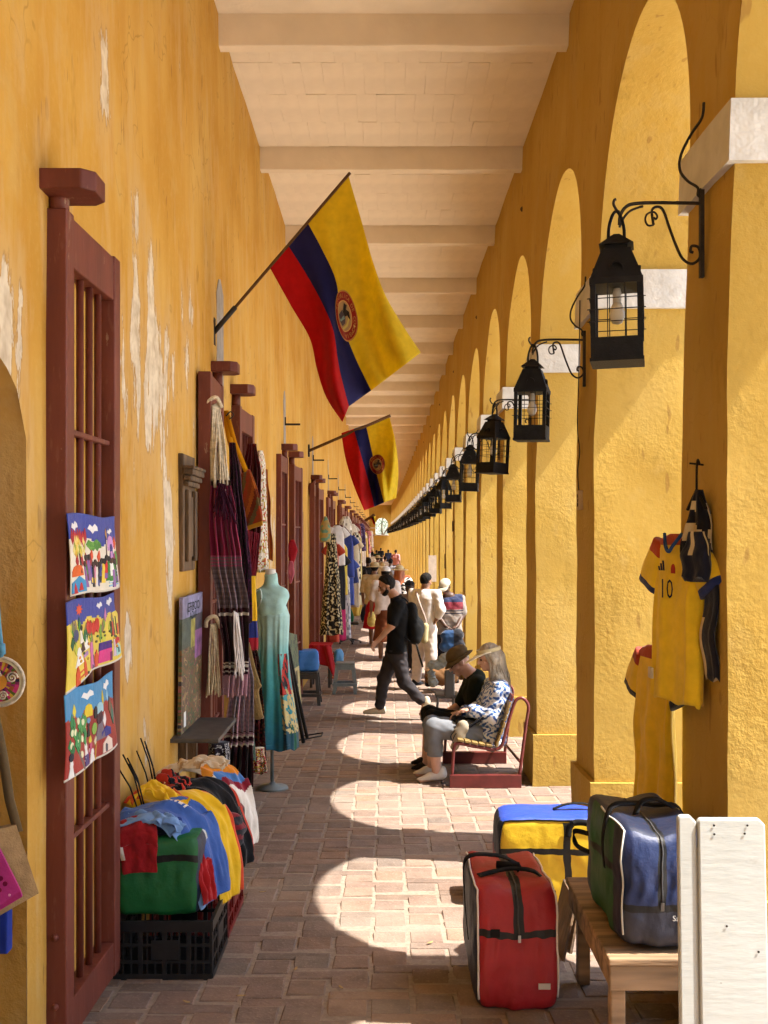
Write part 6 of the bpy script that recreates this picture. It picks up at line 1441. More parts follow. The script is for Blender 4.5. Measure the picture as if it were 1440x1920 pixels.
def limb(J, side, kind, t0=0., t1=1., add=0., sc=1.):
    a, b, c = [Vector(v) for v in J[kind+side]]
    ra, rb, rc = (.056, .043, .029) if kind == 'arm' else (.092, .060, .041)
    ra, rb, rc = ra*sc, rb*sc, rc*sc; out = []
    if t0 < .5: 
        e = min(1, t1*2); out.append(('c', tuple(a), tuple(a.lerp(b, e)), ra+add, lerp(ra, rb, e)+add))
    if t1 > .5:
        e = (t1-.5)*2; out.append(('c', tuple(b), tuple(b.lerp(c, e)), rb+add, lerp(rb, rc, e)+add))
    return out
def torso(J, add=0., sc=1., upper=True, lower=True):
    pel, ch = Vector(J['pelvis']), Vector(J['chest']); l = unit(J['lat'])
    w = J.get('width', 1.); out = []
    if upper:
        for s in (-1, 1): out.append(('c', tuple(pel+l*s*.055*w*sc), tuple(ch+l*s*.075*w*sc), .108*sc*J.get('belly', 1.)+add, .118*sc+add))
        out.append(('c', J['armL'][0], J['armR'][0], .056*sc+add, .056*sc+add))
        out.append(('c', tuple(ch+Vector((0, 0, .12))), tuple(Vector(J['neck'])), .075*sc+add*.6, .058*sc+add*.3))
    if lower: out.append(('c', J['legL'][0], J['legR'][0], .108*sc+add, .108*sc+add))
    return out
def make_person(name, label, J, skin, h=.0085, female=False, hands=True, group=None, sc=1., feet=True):
    base = (Vector(J['footL'][0])+Vector(J['footR'][0]))/2
    r = thing(name, label, 'person', (base.x, base.y, J['floor']), group)
    body = torso(J, 0, sc)
    for s in 'LR': body += limb(J, s, 'arm', sc=sc)+limb(J, s, 'leg', sc=sc)
    if feet:
        for s in 'LR':
            a, tt = [Vector(v) for v in J['foot'+s]]; body.append(('c', tuple(a), tuple(tt), .036*sc, .026*sc))
    hp, HP, HM = head_prims(J['head'], J['hf'], J['hu'], J.get('hs', 1.)*sc, female)
    body.append(('c', J['neck'], HP(0, -.02, -.05), .054*sc, .050*sc))
    fb, fh = sdf(body, .035), sdf(hp, .014); pal, fin = [], []
    if hands:
        for s in 'LR':
            p, f = hand_prims(*J['hand'+s], sc); pal += p; fin += f
        fp, ff = sdf(pal, .014), sdf(fin, .003)
        F = lambda P: smin(smin(smin(fb(P), fh(P), .02), fp(P), .012), ff(P), .006)
    else: F = lambda P: smin(fb(P), fh(P), .02)
    lo, hi = bounds(body+hp+pal+fin, .03)
    sdf_obj('body', F, lo, hi, h, skin, r)
    J['HP'] = HP; J['HM'] = HM; J['hprims'] = hp
    if h < .012:
        for s in (-1, 1):
            m = MB(); m.lathe([(.001, -.010), (.007, -.007), (.010, 0), (.007, .007), (.001, .010)], HP(s*.030, .078, -.006), 8); m.build('eye', cloth('#1a120e', .3), r, True)
            m = MB(); m.tube(arcpts([Vector(HP(s*.012, .0925, .016)), Vector(HP(s*.030, .090, .021)), Vector(HP(s*.050, .074, .013))], 3), [.003]+[.0038]*5+[.0015], 5); m.build('eyebrow', cloth('#2a1c14' if not female else '#6a5238'), r, True)
        m = MB(); m.tube([Vector(HP(-.022, .088, -.072)), Vector(HP(-.008, .0965, -.070)), Vector(HP(.008, .0965, -.070)), Vector(HP(.022, .088, -.072))], [.002, .005, .005, .002], 6); m.build('lips', cloth('#8a4038'), r, True)
    return r
def shoes(r, J, mat, h=.009, sole=None, sc=1.):
    for s in 'LR':
        a, tt = [Vector(v) for v in J['foot'+s]]; fl = J.get('shoefloor'+s)
        d = (tt-a); d.normalize()
        pr = [('c', tuple(a-d*.045+Vector((0, 0, -.005))), tuple(a+d*.06), .044*sc, .044*sc), ('c', tuple(a+d*.06), tuple(tt+d*.02), .043*sc, .032*sc), ('c', tuple(a-d*.04), tuple(a-d*.045+Vector((0, 0, .035))), .040*sc, .036*sc)]
        up = Vector(J['footup'+s]) if 'footup'+s in J else Vector((0, 0, 1))
        b = a-up*.036
        soft_obj('shoe', pr, mat, r, .02, h, clips=[(tuple(b), tuple(-up))])
def hair_cap(r, J, mat, thick=.012, front=.05, low=-.07, h=.009, extra=(), nm='hair'):
    HP, M = J['HP'], J['HM']; hp = [p for p in J['hprims'][:1]]
    base = sdf(hp+list(extra), .02, thick); c = HP(0, front, .02); fwd = M[1]; up = M[2]
    def f(P):
        d = base(P)+.003*np.sin(P[:, 0]*120+P[:, 2]*60)*np.sin(P[:, 1]*110)
        q = P-A(c); face = np.maximum(q@fwd, -(q@up-.035)) if True else 0
        cut = q@fwd-np.clip((q@up-.045)*.75, -.07, .5)          # slanted hair line over the forehead, straight down by the ears
        d = np.maximum(d, cut)
        d = np.maximum(d, -((P-A(HP(0, 0, low)))@up))
        return d
    lo, hi = bounds(hp+list(extra), .05); return sdf_obj(nm, f, lo, hi, h, mat, r)

# ---------- walking man
D1 = 13.4
def q1(px, py, off=0): return PX(px, py, D1, off)
J = dict(floor=gz(D1), lat=(0, -1, 0), pelvis=q1(744, 1214), chest=q1(747, 1146), neck=q1(739, 1117), head=q1(724, 1097), hf=(-.93, -.10, -.34), hu=(-.34, 0, .93), hs=1.03,
    armL=(q1(746, 1130, -.19), q1(734, 1170, -.23), q1(708, 1199, -.20)), armR=(q1(748, 1130, .19), q1(760, 1172, .23), q1(757, 1212, .2)),
    legL=(q1(745, 1221, -.085), q1(757, 1276, -.09), q1(791, 1314, -.08)), legR=(q1(741, 1221, .085), q1(720, 1274, .08), q1(711, 1329, .07)),
    footL=(q1(796, 1321, -.08), q1(792, 1339, -.09)), footR=(q1(711, 1335, .07), q1(688, 1337, .06)), handL=(q1(708, 1199, -.20), (-.65, .0, -.75), (.6, .3, -.5), (-.4, -.6, .4)), handR=(q1(757, 1212, .2), (0, 0, -1), (0, -1, 0), (-1, 0, 0)))
J['footupL'] = unit((.75, 0, .55)); J['footL'] = (q1(797, 1320, -.08), q1(789, 1337, -.085))
r = make_person('person', 'man in a black t-shirt and grey trousers striding left with a backpack', J, MAT_SKIN, .0075)
hair_cap(r, J, MAT_HAIRB, .014, .045, -.075)
bp = [('e', J['HP'](0, .05, -.085), (.050, .045, .045), J['HM']), ('e', J['HP'](0, .02, -.07), (.064, .055, .045), J['HM']), ('c', J['HP'](.066, .01, -.02), J['HP'](.058, .03, -.075), .010, .016), ('c', J['HP'](-.066, .01, -.02), J['HP'](-.058, .03, -.075), .010, .016)]
soft_obj('beard', bp, MAT_HAIRB, r, .02, .008, infl=-.004, clips=[(J['HP'](0, 0, -.005), tuple(J['HM'][2])), (J['HP'](0, .093, -.055), (tuple((Vector(J['HM'][1])+Vector(J['HM'][2])*1.2).normalized())))])
top = torso(J, .02, 1, True, False)
for s in 'LR': top += limb(J, s, 'arm', 0, .42, .020)
top.append(('c', J['legL'][0], J['legR'][0], .125, .125))
soft_obj('t_shirt', top, cloth('#111113', .9), r, .035, .009, clips=[(q1(744, 1224), (0, 0, -1)), (q1(738, 1119), (-.35, 0, .93))], folds=.005)
pants = [('c', J['legL'][0], J['legR'][0], .118, .118), ('c', J['pelvis'], J['pelvis']+Vector((0, 0, .03)), .12, .115)]
for s in 'LR': pants += limb(J, s, 'leg', 0, .95, .022)
soft_obj('trousers', pants, cloth('#3a3638', .9), r, .03, .009, clips=[(q1(744, 1216), (0, 0, 1))], folds=.006, ff=(30, 26, 40))
shoes(r, J, cloth('#c9bca4', .7))
bpz = [('c', q1(771, 1140, -.07), q1(778, 1195, -.07), .075, .085), ('c', q1(771, 1140, .07), q1(778, 1195, .07), .075, .085), ('e', q1(783, 1178, 0), (.09, .13, .14))]
pk = soft_obj('backpack', bpz, cloth('#0d0d0e', .75), None, .05, .011, folds=.004); tag(pk, 'black backpack on the back of the striding man', 'backpack')
m = MB(); m.ribbon(arcpts([q1(765, 1128, -.13), q1(754, 1119, -.15), q1(739, 1130, -.175), q1(737, 1155, -.16), q1(752, 1185, -.16), q1(768, 1200, -.12)], 5), .05, (0, 1, .2), .012); m.build('strap', cloth('#0d0d0e', .75), pk, True)
m = MB(); m.ribbon([q1(780, 1205, -.14), q1(785, 1225, -.15), q1(792, 1248, -.15)], .025, (1, 0, .2), .004); m.build('loose_strap', cloth('#0d0d0e', .75), pk, True)
m = MB(); m.box(q1(785, 1182, -.125), q1(788, 1177, -.12)); m.build('tag', cloth('#c8d0c0'), pk)

# ---------- seated woman
D2 = 9.62
def q2(px, py, off=0): return PX(px, py, D2, off)
J = dict(floor=gz(D2), lat=(0, -1, 0), width=.92, pelvis=q2(921, 1377), chest=q2(932, 1305), neck=q2(930, 1270), head=q2(917, 1232), hf=(-.97, .05, -.22), hu=(-.22, 0, .97), hs=.98,
    armL=(q2(934, 1288, -.16), q2(920, 1336, -.20), q2(880, 1326, -.15)), armR=(q2(930, 1288, .16), q2(905, 1335, .20), q2(868, 1340, .12)),
    legL=(q2(918, 1380, -.09), q2(812, 1360, -.11), q2(817, 1437, -.10)), legR=(q2(916, 1380, .09), q2(810, 1362, .09), q2(811, 1437, .10)),
    footL=(q2(819, 1449, -.10), q2(790, 1458, -.11)), footR=(q2(812, 1447, .10), q2(784, 1456, .10)), handL=(q2(880, 1326, -.15), (-1, .2, -.1), (0, .4, -1), (0, -1, .2)), handR=(q2(868, 1340, .12), (-1, -.3, -.2), (0, -.3, -1), (0, -1, .2)))
r = make_person('person', 'woman in a white sun visor and blue swirl shirt sitting on the bench', J, MAT_SKINP, .0075, True)
HP, HM = J['HP'], J['HM']
locks = [('c', HP(-.055, -.03, -.02), tuple(q2(929, 1268, -.07)), .045, .03), ('c', HP(.055, -.03, -.02), tuple(q2(930, 1268, .07)), .045, .03), ('c', HP(0, -.07, -.02), tuple(q2(948, 1285, 0)), .06, .035), ('c', HP(-.03, -.06, -.02), tuple(q2(944, 1282, -.06)), .05, .03), ('c', HP(-.05, -.01, -.03), tuple(q2(918, 1262, -.075)), .028, .018)]
hair_cap(r, J, MAT_HAIRG, .014, .055, -.6, .008, locks)
hs = MB(); hr = random.Random(8)
for i in range(170):
    th = hr.uniform(-1.9, 1.9); sx, cxx = math.sin(th), -math.cos(th)*.9
    a = Vector(HP(.045*sx, .01+.03*cxx, .122)); b = Vector(HP(.089*sx, .098*cxx-.01+(.02 if abs(th) > 1.2 else 0), .05)); cc = Vector(HP(.092*sx, .105*cxx-.015, -.05)); L = hr.uniform(.10, .21)
    e = cc+Vector((.05*abs(math.cos(th))+hr.uniform(-.012, .025), -.0+hr.uniform(-.015, .015), -L)); e2 = e+Vector((hr.uniform(-.01, .02), hr.uniform(-.012, .012), -.03))
    hs.tube(arcpts([a, b, cc, e, e2], 3), [.0030]*11+[.0022, .0012], 4, 0, (1, 1, 1), False)
hs.build('hair_strands', MAT_HAIRG, r, True)
m = MB(); pts = []
for i in range(25):
    a = math.radians(-100+200*i/24); pts.append((math.sin(a), math.cos(a)))
V = [Vector(HP(.088*x, .100*y-.008, .060-.012*abs(y))) for x, y in pts]+[Vector(HP(.10*x, .110*y+.125*max(0, y)**.55-.008, .052-.062*max(0, y))) for x, y in pts]
m.add(V, [(i, i+1, i+26, i+25) for i in range(24)]); vz = m.build('visor', cloth('#f4eed8', .7), r, True); solid(vz, .006)
m = MB(); m.ribbon([Vector(HP(.094*math.sin(2*math.pi*i/30), .112*math.cos(2*math.pi*i/30)-.01, .066)) for i in range(31)], .035, tuple(HM[2]), .004); m.build('visor_band', cloth('#d8cba0', .7), vz, True)
def swirl(P):
    a = np.sin(P[:, 0]*90+3.2*np.sin(P[:, 2]*55+P[:, 1]*40)+2*np.sin(P[:, 1]*61)); b = np.sin(P[:, 2]*110+3*np.sin(P[:, 0]*60))
    w = (a*.6+b*.5)[:, None]; c1, c2, c3 = A(hx('#dfe4ee')), A(hx('#5b82bd')), A(hx('#2c4c92'))
    return np.where(w > -.02, c1, np.where(w > -.5, c2, c3))
top = torso(J, .022, 1, True, False)
for s in 'LR': top += limb(J, s, 'arm', 0, .93, .026)
top += [('c', J['legL'][0], J['legR'][0], .135, .135), ('c', q2(915, 1372, -.05), q2(915, 1372, .05), .12, .12)]
soft_obj('shirt', top, MAT_VC, r, .035, .0075, clips=[(q2(925, 1391), (-.2, 0, -.98)), (q2(928, 1273), (-.25, 0, .97))], folds=.006, ff=(34, 28, 44), colfn=swirl)
pants = []
for s in 'LR': pants += limb(J, s, 'leg', 0, .84, .02)
pants.append(('c', J['legL'][0], J['legR'][0], .112, .112))
soft_obj('trousers', pants, cloth('#74777c', .9), r, .03, .009, folds=.005, ff=(30, 26, 30), clips=[(q2(816, 1413), (0, 0, -1))])
shoes(r, J, cloth('#d8d2c8', .7), .008)
cb = soft_obj('shoulder_bag', [('c', q2(855, 1372, -.20), q2(866, 1355, -.20), .05, .055), ('c', q2(850, 1392, -.19), q2(858, 1372, -.2), .035, .05)], cloth('#9a8f7c', .8), None, .03, .009, folds=.004); tag(cb, 'small beige shoulder bag on the lap of the seated woman', 'bag')
m = MB(); m.ribbon(arcpts([q2(872, 1358, -.22), q2(890, 1345, -.235), q2(915, 1330, -.235), q2(938, 1312, -.17), q2(948, 1300, -.06)], 5), .022, (0, .2, 1), .004); m.build('strap', cloth('#14141a'), cb, True)
m = MB(); m.tube(arcpts([q2(850, 1360, -.24), q2(842, 1372, -.245), q2(850, 1385, -.245), q2(860, 1378, -.245), q2(852, 1366, -.245), q2(845, 1380, -.245)], 5), .004, 6); m.build('cable', MAT_IRON, cb, True)
cm = soft_obj('camera', [('c', q2(852, 1345, -.08), q2(866, 1347, -.08), .035, .035), ('c', q2(858, 1347, -.08), q2(858, 1350, -.15), .03, .028)], MAT_IRON, None, .01, .009); tag(cm, 'black camera held by the seated woman', 'camera')

# ---------- seated man beyond her
D3 = 10.2
def q3(px, py, off=0): return PX(px, py, D3, off)
J = dict(floor=gz(D3), lat=(0, -1, 0), pelvis=q3(912, 1367), chest=q3(893, 1294), neck=q3(880, 1262), head=q3(860, 1240), hf=(-.86, -.12, -.50), hu=(-.50, 0, .86), hs=1.04,
    armL=(q3(893, 1278, -.19), q3(878, 1326, -.22), q3(848, 1337, -.12)), armR=(q3(889, 1278, .19), q3(866, 1328, .21), q3(836, 1340, .10)),
    legL=(q3(910, 1368, -.09), q3(810, 1344, -.12), q3(800, 1424, -.10)), legR=(q3(908, 1368, .09), q3(806, 1344, .14), q3(800, 1424, .14)),
    footL=(q3(803, 1431, -.10), q3(780, 1437, -.10)), footR=(q3(803, 1431, .14), q3(780, 1437, .14)), handL=(q3(848, 1337, -.12), (-.9, .35, -.1), (0, .3, -1), (0, -1, 0)), handR=(q3(836, 1340, .10), (-.9, -.4, -.1), (0, -.3, -1), (0, 1, 0)))
r = make_person('person', 'seated man in an olive hat bending forward beside the woman with the visor', J, MAT_SKINP, .0075)
HP, HM = J['HP'], J['HM']
hair_cap(r, J, MAT_HAIRG, .006, -.03, -.07)
hatp = [('e', HP(0, -.01, .06), (.098, .112, .07), HM), ('e', HP(0, -.03, .08), (.09, .10, .06), HM)]
hat = soft_obj('hat', hatp, cloth('#5c4a2e', .9), r, .03, .008, folds=.004, clips=[(HP(0, 0, .035), tuple(-HM[2]))])
m = MB(); n = 32
V = [Vector(HP(.092*math.sin(2*math.pi*i/n), .108*math.cos(2*math.pi*i/n)-.012, .042)) for i in range(n)]+[Vector(HP(.125*math.sin(2*math.pi*i/n), .155*math.cos(2*math.pi*i/n)-.01, .012-.012*math.cos(2*math.pi*i/n))) for i in range(n)]
m.add(V, [(i, (i+1) % n, n+(i+1) % n, n+i) for i in range(n)]); solid(m.build('brim', cloth('#5c4a2e', .9), hat, True), .005)
m = MB()
for s in (-1, 1):
    m.tube([Vector(HP(s*.032+.021*math.cos(a), .092, -.006+.017*math.sin(a))) for a in [2*math.pi*i/14 for i in range(15)]], .0028, 5); m.tube([Vector(HP(s*.054, .09, 0)), Vector(HP(s*.08, -.01, .0))], .0028, 5)
m.tube([Vector(HP(-.011, .094, 0)), Vector(HP(.011, .094, 0))], .0028, 5); m.build('glasses', MAT_IRON, r, True)
top = torso(J, .022, 1, True, False)
for s in 'LR': top += limb(J, s, 'arm', 0, .45, .026)
top += [('c', J['legL'][0], J['legR'][0], .128, .128)]
soft_obj('shirt', top, cloth('#1c2016', .9), r, .035, .009, folds=.006, clips=[(q3(912, 1382), (0, 0, -1)), (q3(878, 1266), (-.6, 0, .8))])
pants = [('c', J['legL'][0], J['legR'][0], .115, .115)]
for s in 'LR': pants += limb(J, s, 'leg', 0, .52, .026)
soft_obj('shorts', pants, cloth('#0e0e10', .9), r, .03, .009, folds=.005)
shoes(r, J, cloth('#2a221c', .8), .009)

# ---------- man in white seen from behind
D4 = 16.3
def q4(px, py, off=0): return PX(px, py, D4, off)
J = dict(floor=gz(D4), lat=(-.8, .6, 0), pelvis=q4(795, 1177), chest=q4(795, 1124), neck=q4(797, 1104), head=q4(799, 1089), hf=(.62, .70, -.25), hu=(.1, .12, .97),
    armL=(q4(776, 1112, .10), q4(775, 1142, .14), q4(790, 1160, .25)), armR=(q4(817, 1113, -.10), q4(826, 1143, -.14), q4(818, 1160, -.13)),
    legL=(q4(787, 1180, .06), q4(784, 1230, .07), q4(781, 1276, .08)), legR=(q4(804, 1180, -.04), q4(808, 1230, -.04), q4(806, 1276, -.03)),
    footL=(q4(781, 1282, .08), q4(789, 1284, .16)), footR=(q4(806, 1282, -.03), q4(815, 1284, .03)), handL=(q4(790, 1160, .25), (1, .2, -.2), (0, 0, -1), (0, 1, 0)), handR=(q4(818, 1160, -.13), (-.4, .3, -.8), (-.5, .5, 0), (.5, .5, .3)))
r = make_person('person', 'man in white shirt and white trousers seen from behind beside the piers', J, MAT_SKINB, .010)
hair_cap(r, J, MAT_HAIRB, .009, .045, -.06)
top = torso(J, .022, 1, True, False)+limb(J, 'L', 'arm', 0, .8, .024)+limb(J, 'R', 'arm', 0, .8, .024)+[('c', J['legL'][0], J['legR'][0], .122, .122)]
soft_obj('shirt', top, cloth('#d8d4d4', .9), r, .035, .010, folds=.0035, clips=[(q4(795, 1184), (0, 0, -1)), (q4(797, 1105), (.1, .15, .97))])
pants = [('c', J['legL'][0], J['legR'][0], .118, .118)]
for s in 'LR': pants += limb(J, s, 'leg', 0, .98, .030)
soft_obj('trousers', pants, cloth('#d8ccc4', .9), r, .03, .010, folds=.0035, clips=[(q4(795, 1176), (0, 0, 1))])
shoes(r, J, cloth('#1c1e24', .7), .010)
sb = thing('sling_bag', 'yellow and white sling bag on the hip of the man in white', 'bag', q4(796, 1200)); m = MB(); m.ribbon(arcpts([q4(780, 1108, -.05), q4(786, 1130, -.17), q4(797, 1160, -.18), q4(797, 1175, -.17)], 4), .03, (1, 0, .3), .006); m.build('strap', cloth('#b8a8a0'), sb, True)
soft_obj('pouch', [('c', q4(797, 1172, -.17), q4(795, 1198, -.17), .05, .055)], cloth('#b5ac84', .8), sb, .03, .011)

# ---------- man in polo shirt and cap
D5 = 17.2
def q5(px, py, off=0): return PX(px, py, D5, off)
J = dict(floor=gz(D5), lat=(1, 0, 0), belly=1.15, pelvis=q5(842, 1178), chest=q5(844, 1132, -.02), neck=q5(838, 1115, -.04), head=q5(834, 1099, -.10), hf=(-.35, -.78, -.50), hu=(-.2, -.4, .87),
    armL=(q5(862, 1124, 0), q5(868, 1152, -.02), q5(856, 1172, -.20)), armR=(q5(824, 1124, 0), q5(818, 1150, -.05), q5(834, 1172, -.2)),
    legL=(q5(851, 1182, 0), q5(853, 1230, 0), q5(853, 1268, 0)), legR=(q5(833, 1182, 0), q5(831, 1230, 0), q5(830, 1268, 0)),
    footL=(q5(853, 1274, 0), q5(856, 1276, -.1)), footR=(q5(830, 1274, 0), q5(828, 1276, -.1)), handL=(q5(856, 1172, -.20), (-.8, -.4, -.3), (0, 0, -1), (0, -1, 0)), handR=(q5(834, 1172, -.2), (.8, -.4, -.3), (0, 0, -1), (0, -1, 0)))
r = make_person('person', 'man in a pale cap and blue and red striped polo shirt looking down', J, MAT_SKIND, .010)
HP, HM = J['HP'], J['HM']
cap = soft_obj('cap', [('e', HP(0, -.01, .05), (.092, .108, .075), HM)], cloth('#b8b0a0', .85), r, .02, .009, clips=[(HP(0, 0, .03), tuple(-HM[2]))])
m = MB(); V = [Vector(HP(.085*math.sin(a), .095*math.cos(a), .04)) for a in [math.radians(-80+160*i/14) for i in range(15)]]+[Vector(HP(.085*math.sin(a), .10+.10*math.cos(a)**.7, .028)) for a in [math.radians(-80+160*i/14) for i in range(15)]]
m.add(V, [(i, i+1, i+16, i+15) for i in range(14)]); solid(m.build('peak', cloth('#a89e8c', .85), cap, True), .006)
zc = q5(840, 1130).z
def polo(P):
    z = P[:, 2:3]; c = np.where(z > zc+.02, A(hx('#232c4c')), np.where(z > zc-.10, A(hx('#7c2a38')), A(hx('#8c8076'))))
    st = (np.abs(z-(zc-.12)) < .012) | (np.abs(z-(zc-.16)) < .012); c = np.where(st, A(hx('#2a2430')), c)
    return np.where((np.abs(P[:, 0:1]-q5(844, 1130).x) > .2), A(hx('#857b74')), c)
top = torso(J, .022, 1, True, False)+limb(J, 'L', 'arm', 0, .42, .03)+limb(J, 'R', 'arm', 0, .42, .03)+[('c', J['legL'][0], J['legR'][0], .13, .13)]
soft_obj('polo_shirt', top, MAT_VC, r, .035, .010, folds=.006, clips=[(q5(842, 1192), (0, 0, -1)), (q5(838, 1116), (-.1, -.3, .95))], colfn=polo)
pants = [('c', J['legL'][0], J['legR'][0], .115, .115)]
for s in 'LR': pants += limb(J, s, 'leg', 0, .97, .028)
soft_obj('trousers', pants, cloth('#1a1c28', .9), r, .03, .011, folds=.005)
shoes(r, J, cloth('#1a1614', .7), .011)
tag(soft_obj('dark_bag', [('c', q5(836, 1190, -.25), q5(856, 1188, -.25), .10, .10), ('c', q5(832, 1208, -.25), q5(858, 1206, -.25), .09, .10)], MAT_VC, None, .05, .013, folds=.006, colfn=lambda P: np.where(P[:, 0:1] < q5(848, 1190).x, A(hx('#1f3f66')), A(hx('#14141c')))), 'dark blue bag held by the man in the polo shirt', 'bag')
# bundles on the floor at their feet
tag(soft_obj('sack', [('c', W(812, 1268, 15.9), W(842, 1268, 16.0), .13, .14), ('e', W(842, 1245, 16.2), (.17, .16, .18))], cloth('#6a4a2c', .9), None, .06, .015, folds=.008), 'brown sack on the floor behind the seated pair', 'sack')
tag(soft_obj('plastic_bag', [('e', W(820, 1246, 15.5), (.15, .12, .07)), ('e', W(836, 1236, 15.5), (.12, .1, .09)), ('c', W(808, 1262, 15.5), W(812, 1280, 15.4), .05, .07)], cloth('#8e9490', .5), None, .04, .012, folds=.012, ff=(60, 50, 70)), 'crumpled white plastic bag on top of the brown sack', 'plastic bag')
t = thing('folding_chair', 'dark chair partly hidden behind the seated man', 'chair', W(842, 1300, 12.6)); c = W(843, 1265, 12.4)
m = MB(); m.box((c.x-.06, c.y-.02, gz(12.4)+.40), (c.x+.06, c.y+.02, gz(12.4)+.72)); bevel(m.build('backrest', MAT_STOOLD, t), .02)
m = MB(); m.box((c.x-.16, c.y+.02, gz(12.4)+.38), (c.x+.12, c.y+.36, gz(12.4)+.42)); bevel(m.build('seat', MAT_STOOLD, t), .01)
for (a, b) in ((-.14, .0), (.04, .0), (-.12, .32), (.09, .32)):
    m = MB(); m.tube([(c.x+a, c.y+b, gz(12.4)+.40), (c.x+a*1.1, c.y+b*1.1-.02, gz(12.4)+.004)], .014, 7); m.build('leg', MAT_STOOLD, t)

# ---------- people farther along
def far_person(px, ytop, d, label, skin, hair, topc, botc, away=True, skirt=False, hat=None, topcol=None, rot=0, h=.016, hatcol=None):
    g = gz(d); x = (px-724)*d/2000; Hh = (EYE-(ytop-1006)*d/2000)-g; s = Hh/1.76
    ca, sa = math.cos(rot), math.sin(rot)
    fw = Vector((sa, ca, 0)) if away else Vector((sa, -ca, 0)); l = Vector((0, 0, 1)).cross(fw)
    P = lambda f, l_, u: Vector((x, d, g))+fw*f*s+l*l_*s+Vector((0, 0, u*s))
    J = dict(floor=g, lat=tuple(l), pelvis=P(0, 0, .93), chest=P(0, 0, 1.27), neck=P(.0, 0, 1.47), head=P(.03, 0, 1.62), hf=tuple(fw), hu=(0, 0, 1),
        armL=(P(0, .19, 1.40), P(-.03, .25, 1.13), P(.08, .27, .90)), armR=(P(0, -.19, 1.40), P(-.03, -.25, 1.13), P(.08, -.27, .90)),
        legL=(P(0, .09, .90), P(.05, .09, .48), P(.06, .09, .09)), legR=(P(0, -.09, .90), P(.02, -.09, .48), P(-.10, -.09, .10)),
        footL=(P(.06, .09, .05), P(.19, .10, .035)), footR=(P(-.10, -.09, .06), P(.03, -.10, .035)), handL=(P(.08, .27, .90), (0, 0, -1), tuple(l), tuple(fw)), handR=(P(.08, -.27, .90), (0, 0, -1), tuple(-l), tuple(fw)))
    r = make_person('person', label, J, skin, h, hands=h < .017, group='people farther along the walkway', sc=s)
    if hair: hair_cap(r, J, hair[0], .012, .04, hair[1], h)
    tp = torso(J, .024, s, True, False)+limb(J, 'L', 'arm', 0, .45, .026, s)+limb(J, 'R', 'arm', 0, .45, .026, s)+[('c', J['legL'][0], J['legR'][0], .125*s, .125*s)]
    soft_obj('top', tp, MAT_VC if topcol else cloth(topc, .9), r, .035, h, folds=.005, clips=[(P(0, 0, .86), (0, 0, -1)), (P(0, 0, 1.49), (0, 0, 1))], colfn=topcol)
    if skirt: bt_ = [('c', P(0, 0, .92), P(0, 0, .38), .16*s, .24*s)]
    else: bt_ = [('c', J['legL'][0], J['legR'][0], .118*s, .118*s)]+limb(J, 'L', 'leg', 0, .95, .026, s)+limb(J, 'R', 'leg', 0, .95, .026, s)
    soft_obj('skirt' if skirt else 'trousers', bt_, cloth(botc, .9), r, .03, h, folds=.006, clips=[(P(0, 0, .94), (0, 0, 1))]+([(P(0, 0, .36), (0, 0, -1))] if skirt else []))
    HP, HM = J['HP'], J['HM']
    if hat:
        ht = soft_obj('hat', [('e', HP(0, -.01, .055), (.095*s, .11*s, .075*s), HM)], cloth(hatcol, .9), r, .02, h*.8, clips=[(HP(0, 0, .03), tuple(-HM[2]))])
        if hat == 'brim':
            m = MB(); n = 24; V = [Vector(HP(.09*math.sin(2*math.pi*i/n), .105*math.cos(2*math.pi*i/n), .04)) for i in range(n)]+[Vector(HP(.19*math.sin(2*math.pi*i/n), .21*math.cos(2*math.pi*i/n), .02)) for i in range(n)]
            m.add(V, [(i, (i+1) % n, n+(i+1) % n, n+i) for i in range(n)]); solid(m.build('brim', cloth(hatcol, .9), ht, True), .008)
        else:
            m = MB(); V = [Vector(HP(.085*math.sin(a), .095*math.cos(a), .04)) for a in [math.radians(-80+160*i/10) for i in range(11)]]+[Vector(HP(.08*math.sin(a), .10+.09*math.cos(a), .028)) for a in [math.radians(-80+160*i/10) for i in range(11)]]
            m.add(V, [(i, i+1, i+12, i+11) for i in range(10)]); solid(m.build('peak', cloth(hatcol, .9), ht, True), .008)
    return r, J
def bwpat(P): return np.where((np.sin(P[:, 0:1]*45+2*np.sin(P[:, 2:3]*40))*np.sin(P[:, 2:3]*38) > .1), A(hx('#1c1a1a')), A(hx('#d8d4cc')))
far_person(723, 1060, 20.5, 'woman in a white cap, white top and brown skirt behind the striding man', MAT_SKINB, (MAT_HAIRB, -.1), '#d8cfca', '#6a3a22', skirt=True, hat='peak', hatcol='#d8d4d0')
far_person(702, 1052, 23.5, 'woman in a tan hat, beige top and long red skirt', MAT_SKINB, (MAT_HAIRB, -.1), '#cbb893', '#b81c2c', skirt=True, hat='brim', hatcol='#c0ab80', rot=.3)
tag(soft_obj('yellow_bag', [('c', W(697, 1152, 21.8), W(697, 1166, 21.8), .07, .10)], cloth('#c8b060', .8), None, .03, .013, folds=.006), 'soft yellow bag carried beside the red skirt', 'bag')
r, J = far_person(749, 1058, 23.0, 'red haired woman in a straw hat and black and white top', MAT_SKINP, None, '#d8d4cc', '#2a2a30', hat='brim', hatcol='#c8b48a', topcol=bwpat)
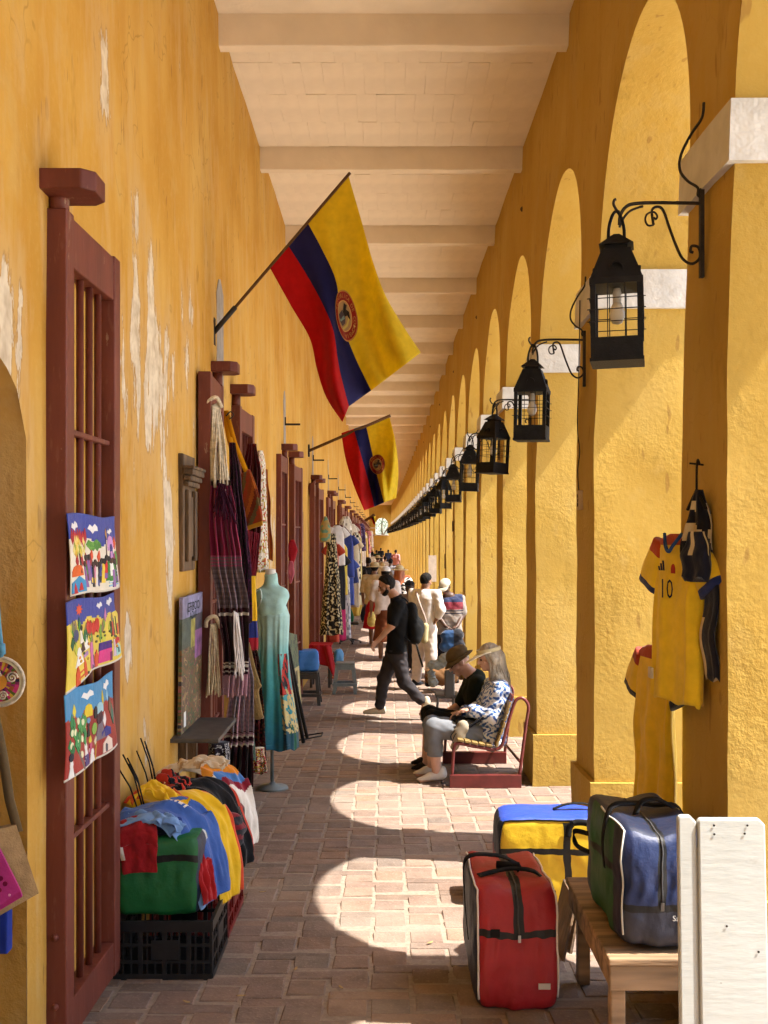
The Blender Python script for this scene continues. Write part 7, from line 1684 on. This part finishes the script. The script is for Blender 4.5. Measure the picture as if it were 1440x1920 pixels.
HP = J['HP']; hair_cap(r, J, MAT_HAIRR, .014, .03, -.33, .016, [('c', HP(-.05, -.05, -.02), HP(-.07, -.08, -.30), .05, .045), ('c', HP(.05, -.05, -.02), HP(.07, -.08, -.30), .05, .045), ('c', HP(0, -.07, -.02), HP(0, -.10, -.3), .06, .05)])
far_person(769, 1087, 18.6, 'man in a dark cap half hidden behind the striding man', MAT_SKIND, (MAT_HAIRB, -.05), '#8a7a70', '#2c2c34', away=False, hat='peak', hatcol='#1a1a1e', rot=-.5)
fars = [(691, 1044, 33, 'man in a black shirt and white shorts far along the walkway', '#121214', '#c8c4bc', MAT_SKIND, None, None), (683, 1066, 30, 'person in a salmon pink shirt near the far hanging clothes', '#b85a62', '#3a4258', MAT_SKIND, None, None), (708, 1040, 40, 'person with a tan hat and khaki shirt in the far crowd', '#a89468', '#5a4a3a', MAT_SKINB, 'brim', '#a8946a'),
        (732, 1046, 36, 'person in a grey shirt between the white cap and straw hat', '#7a7a82', '#3a3a42', MAT_SKIND, None, None), (742, 1030, 60, 'distant person in a pale pink shirt by the far piers', '#c08a8a', '#4a4a52', MAT_SKINB, None, None), (722, 1042, 46, 'distant person in a bright white shirt', '#d8d4d0', '#55505a', MAT_SKINB, None, None),
        (714, 1027, 85, 'tiny figure in black near the end wall', '#1a1a1c', '#2a2a2e', MAT_SKIND, None, None), (706, 1031, 70, 'tiny figure in dark green near the end wall', '#24382c', '#2a2a2e', MAT_SKIND, None, None), (728, 1030, 75, 'tiny figure in dark blue near the end wall', '#2a3450', '#2a2a2e', MAT_SKIND, None, None), (698, 1034, 55, 'distant person in a cream shirt by the left wall', '#c8bca4', '#3a3a3a', MAT_SKIND, None, None), (754, 1062, 30, 'man in an orange shirt beyond the straw hat', '#a85a3a', '#2a2a2e', MAT_SKIND, None, None)]
for (px, yt, d, lab, tc, bc, sk, ht, hc) in fars:
    far_person(px, yt, d, lab, sk, (MAT_HAIRB, -.05), tc, bc, hat=ht, hatcol=hc, rot=rp.uniform(-.6, .6), h=.02)
# notice on a far pier
m = MB(); y8 = pier_y(9); m.box((RX-.16+bend(y8), y8-.03, 1.05), (RX+.05+bend(y8), y8-.02, 1.75)); tag(m.build('notice', cloth('#c8b8a8')), 'small pale notice with red lettering beside a far pier', 'notice')
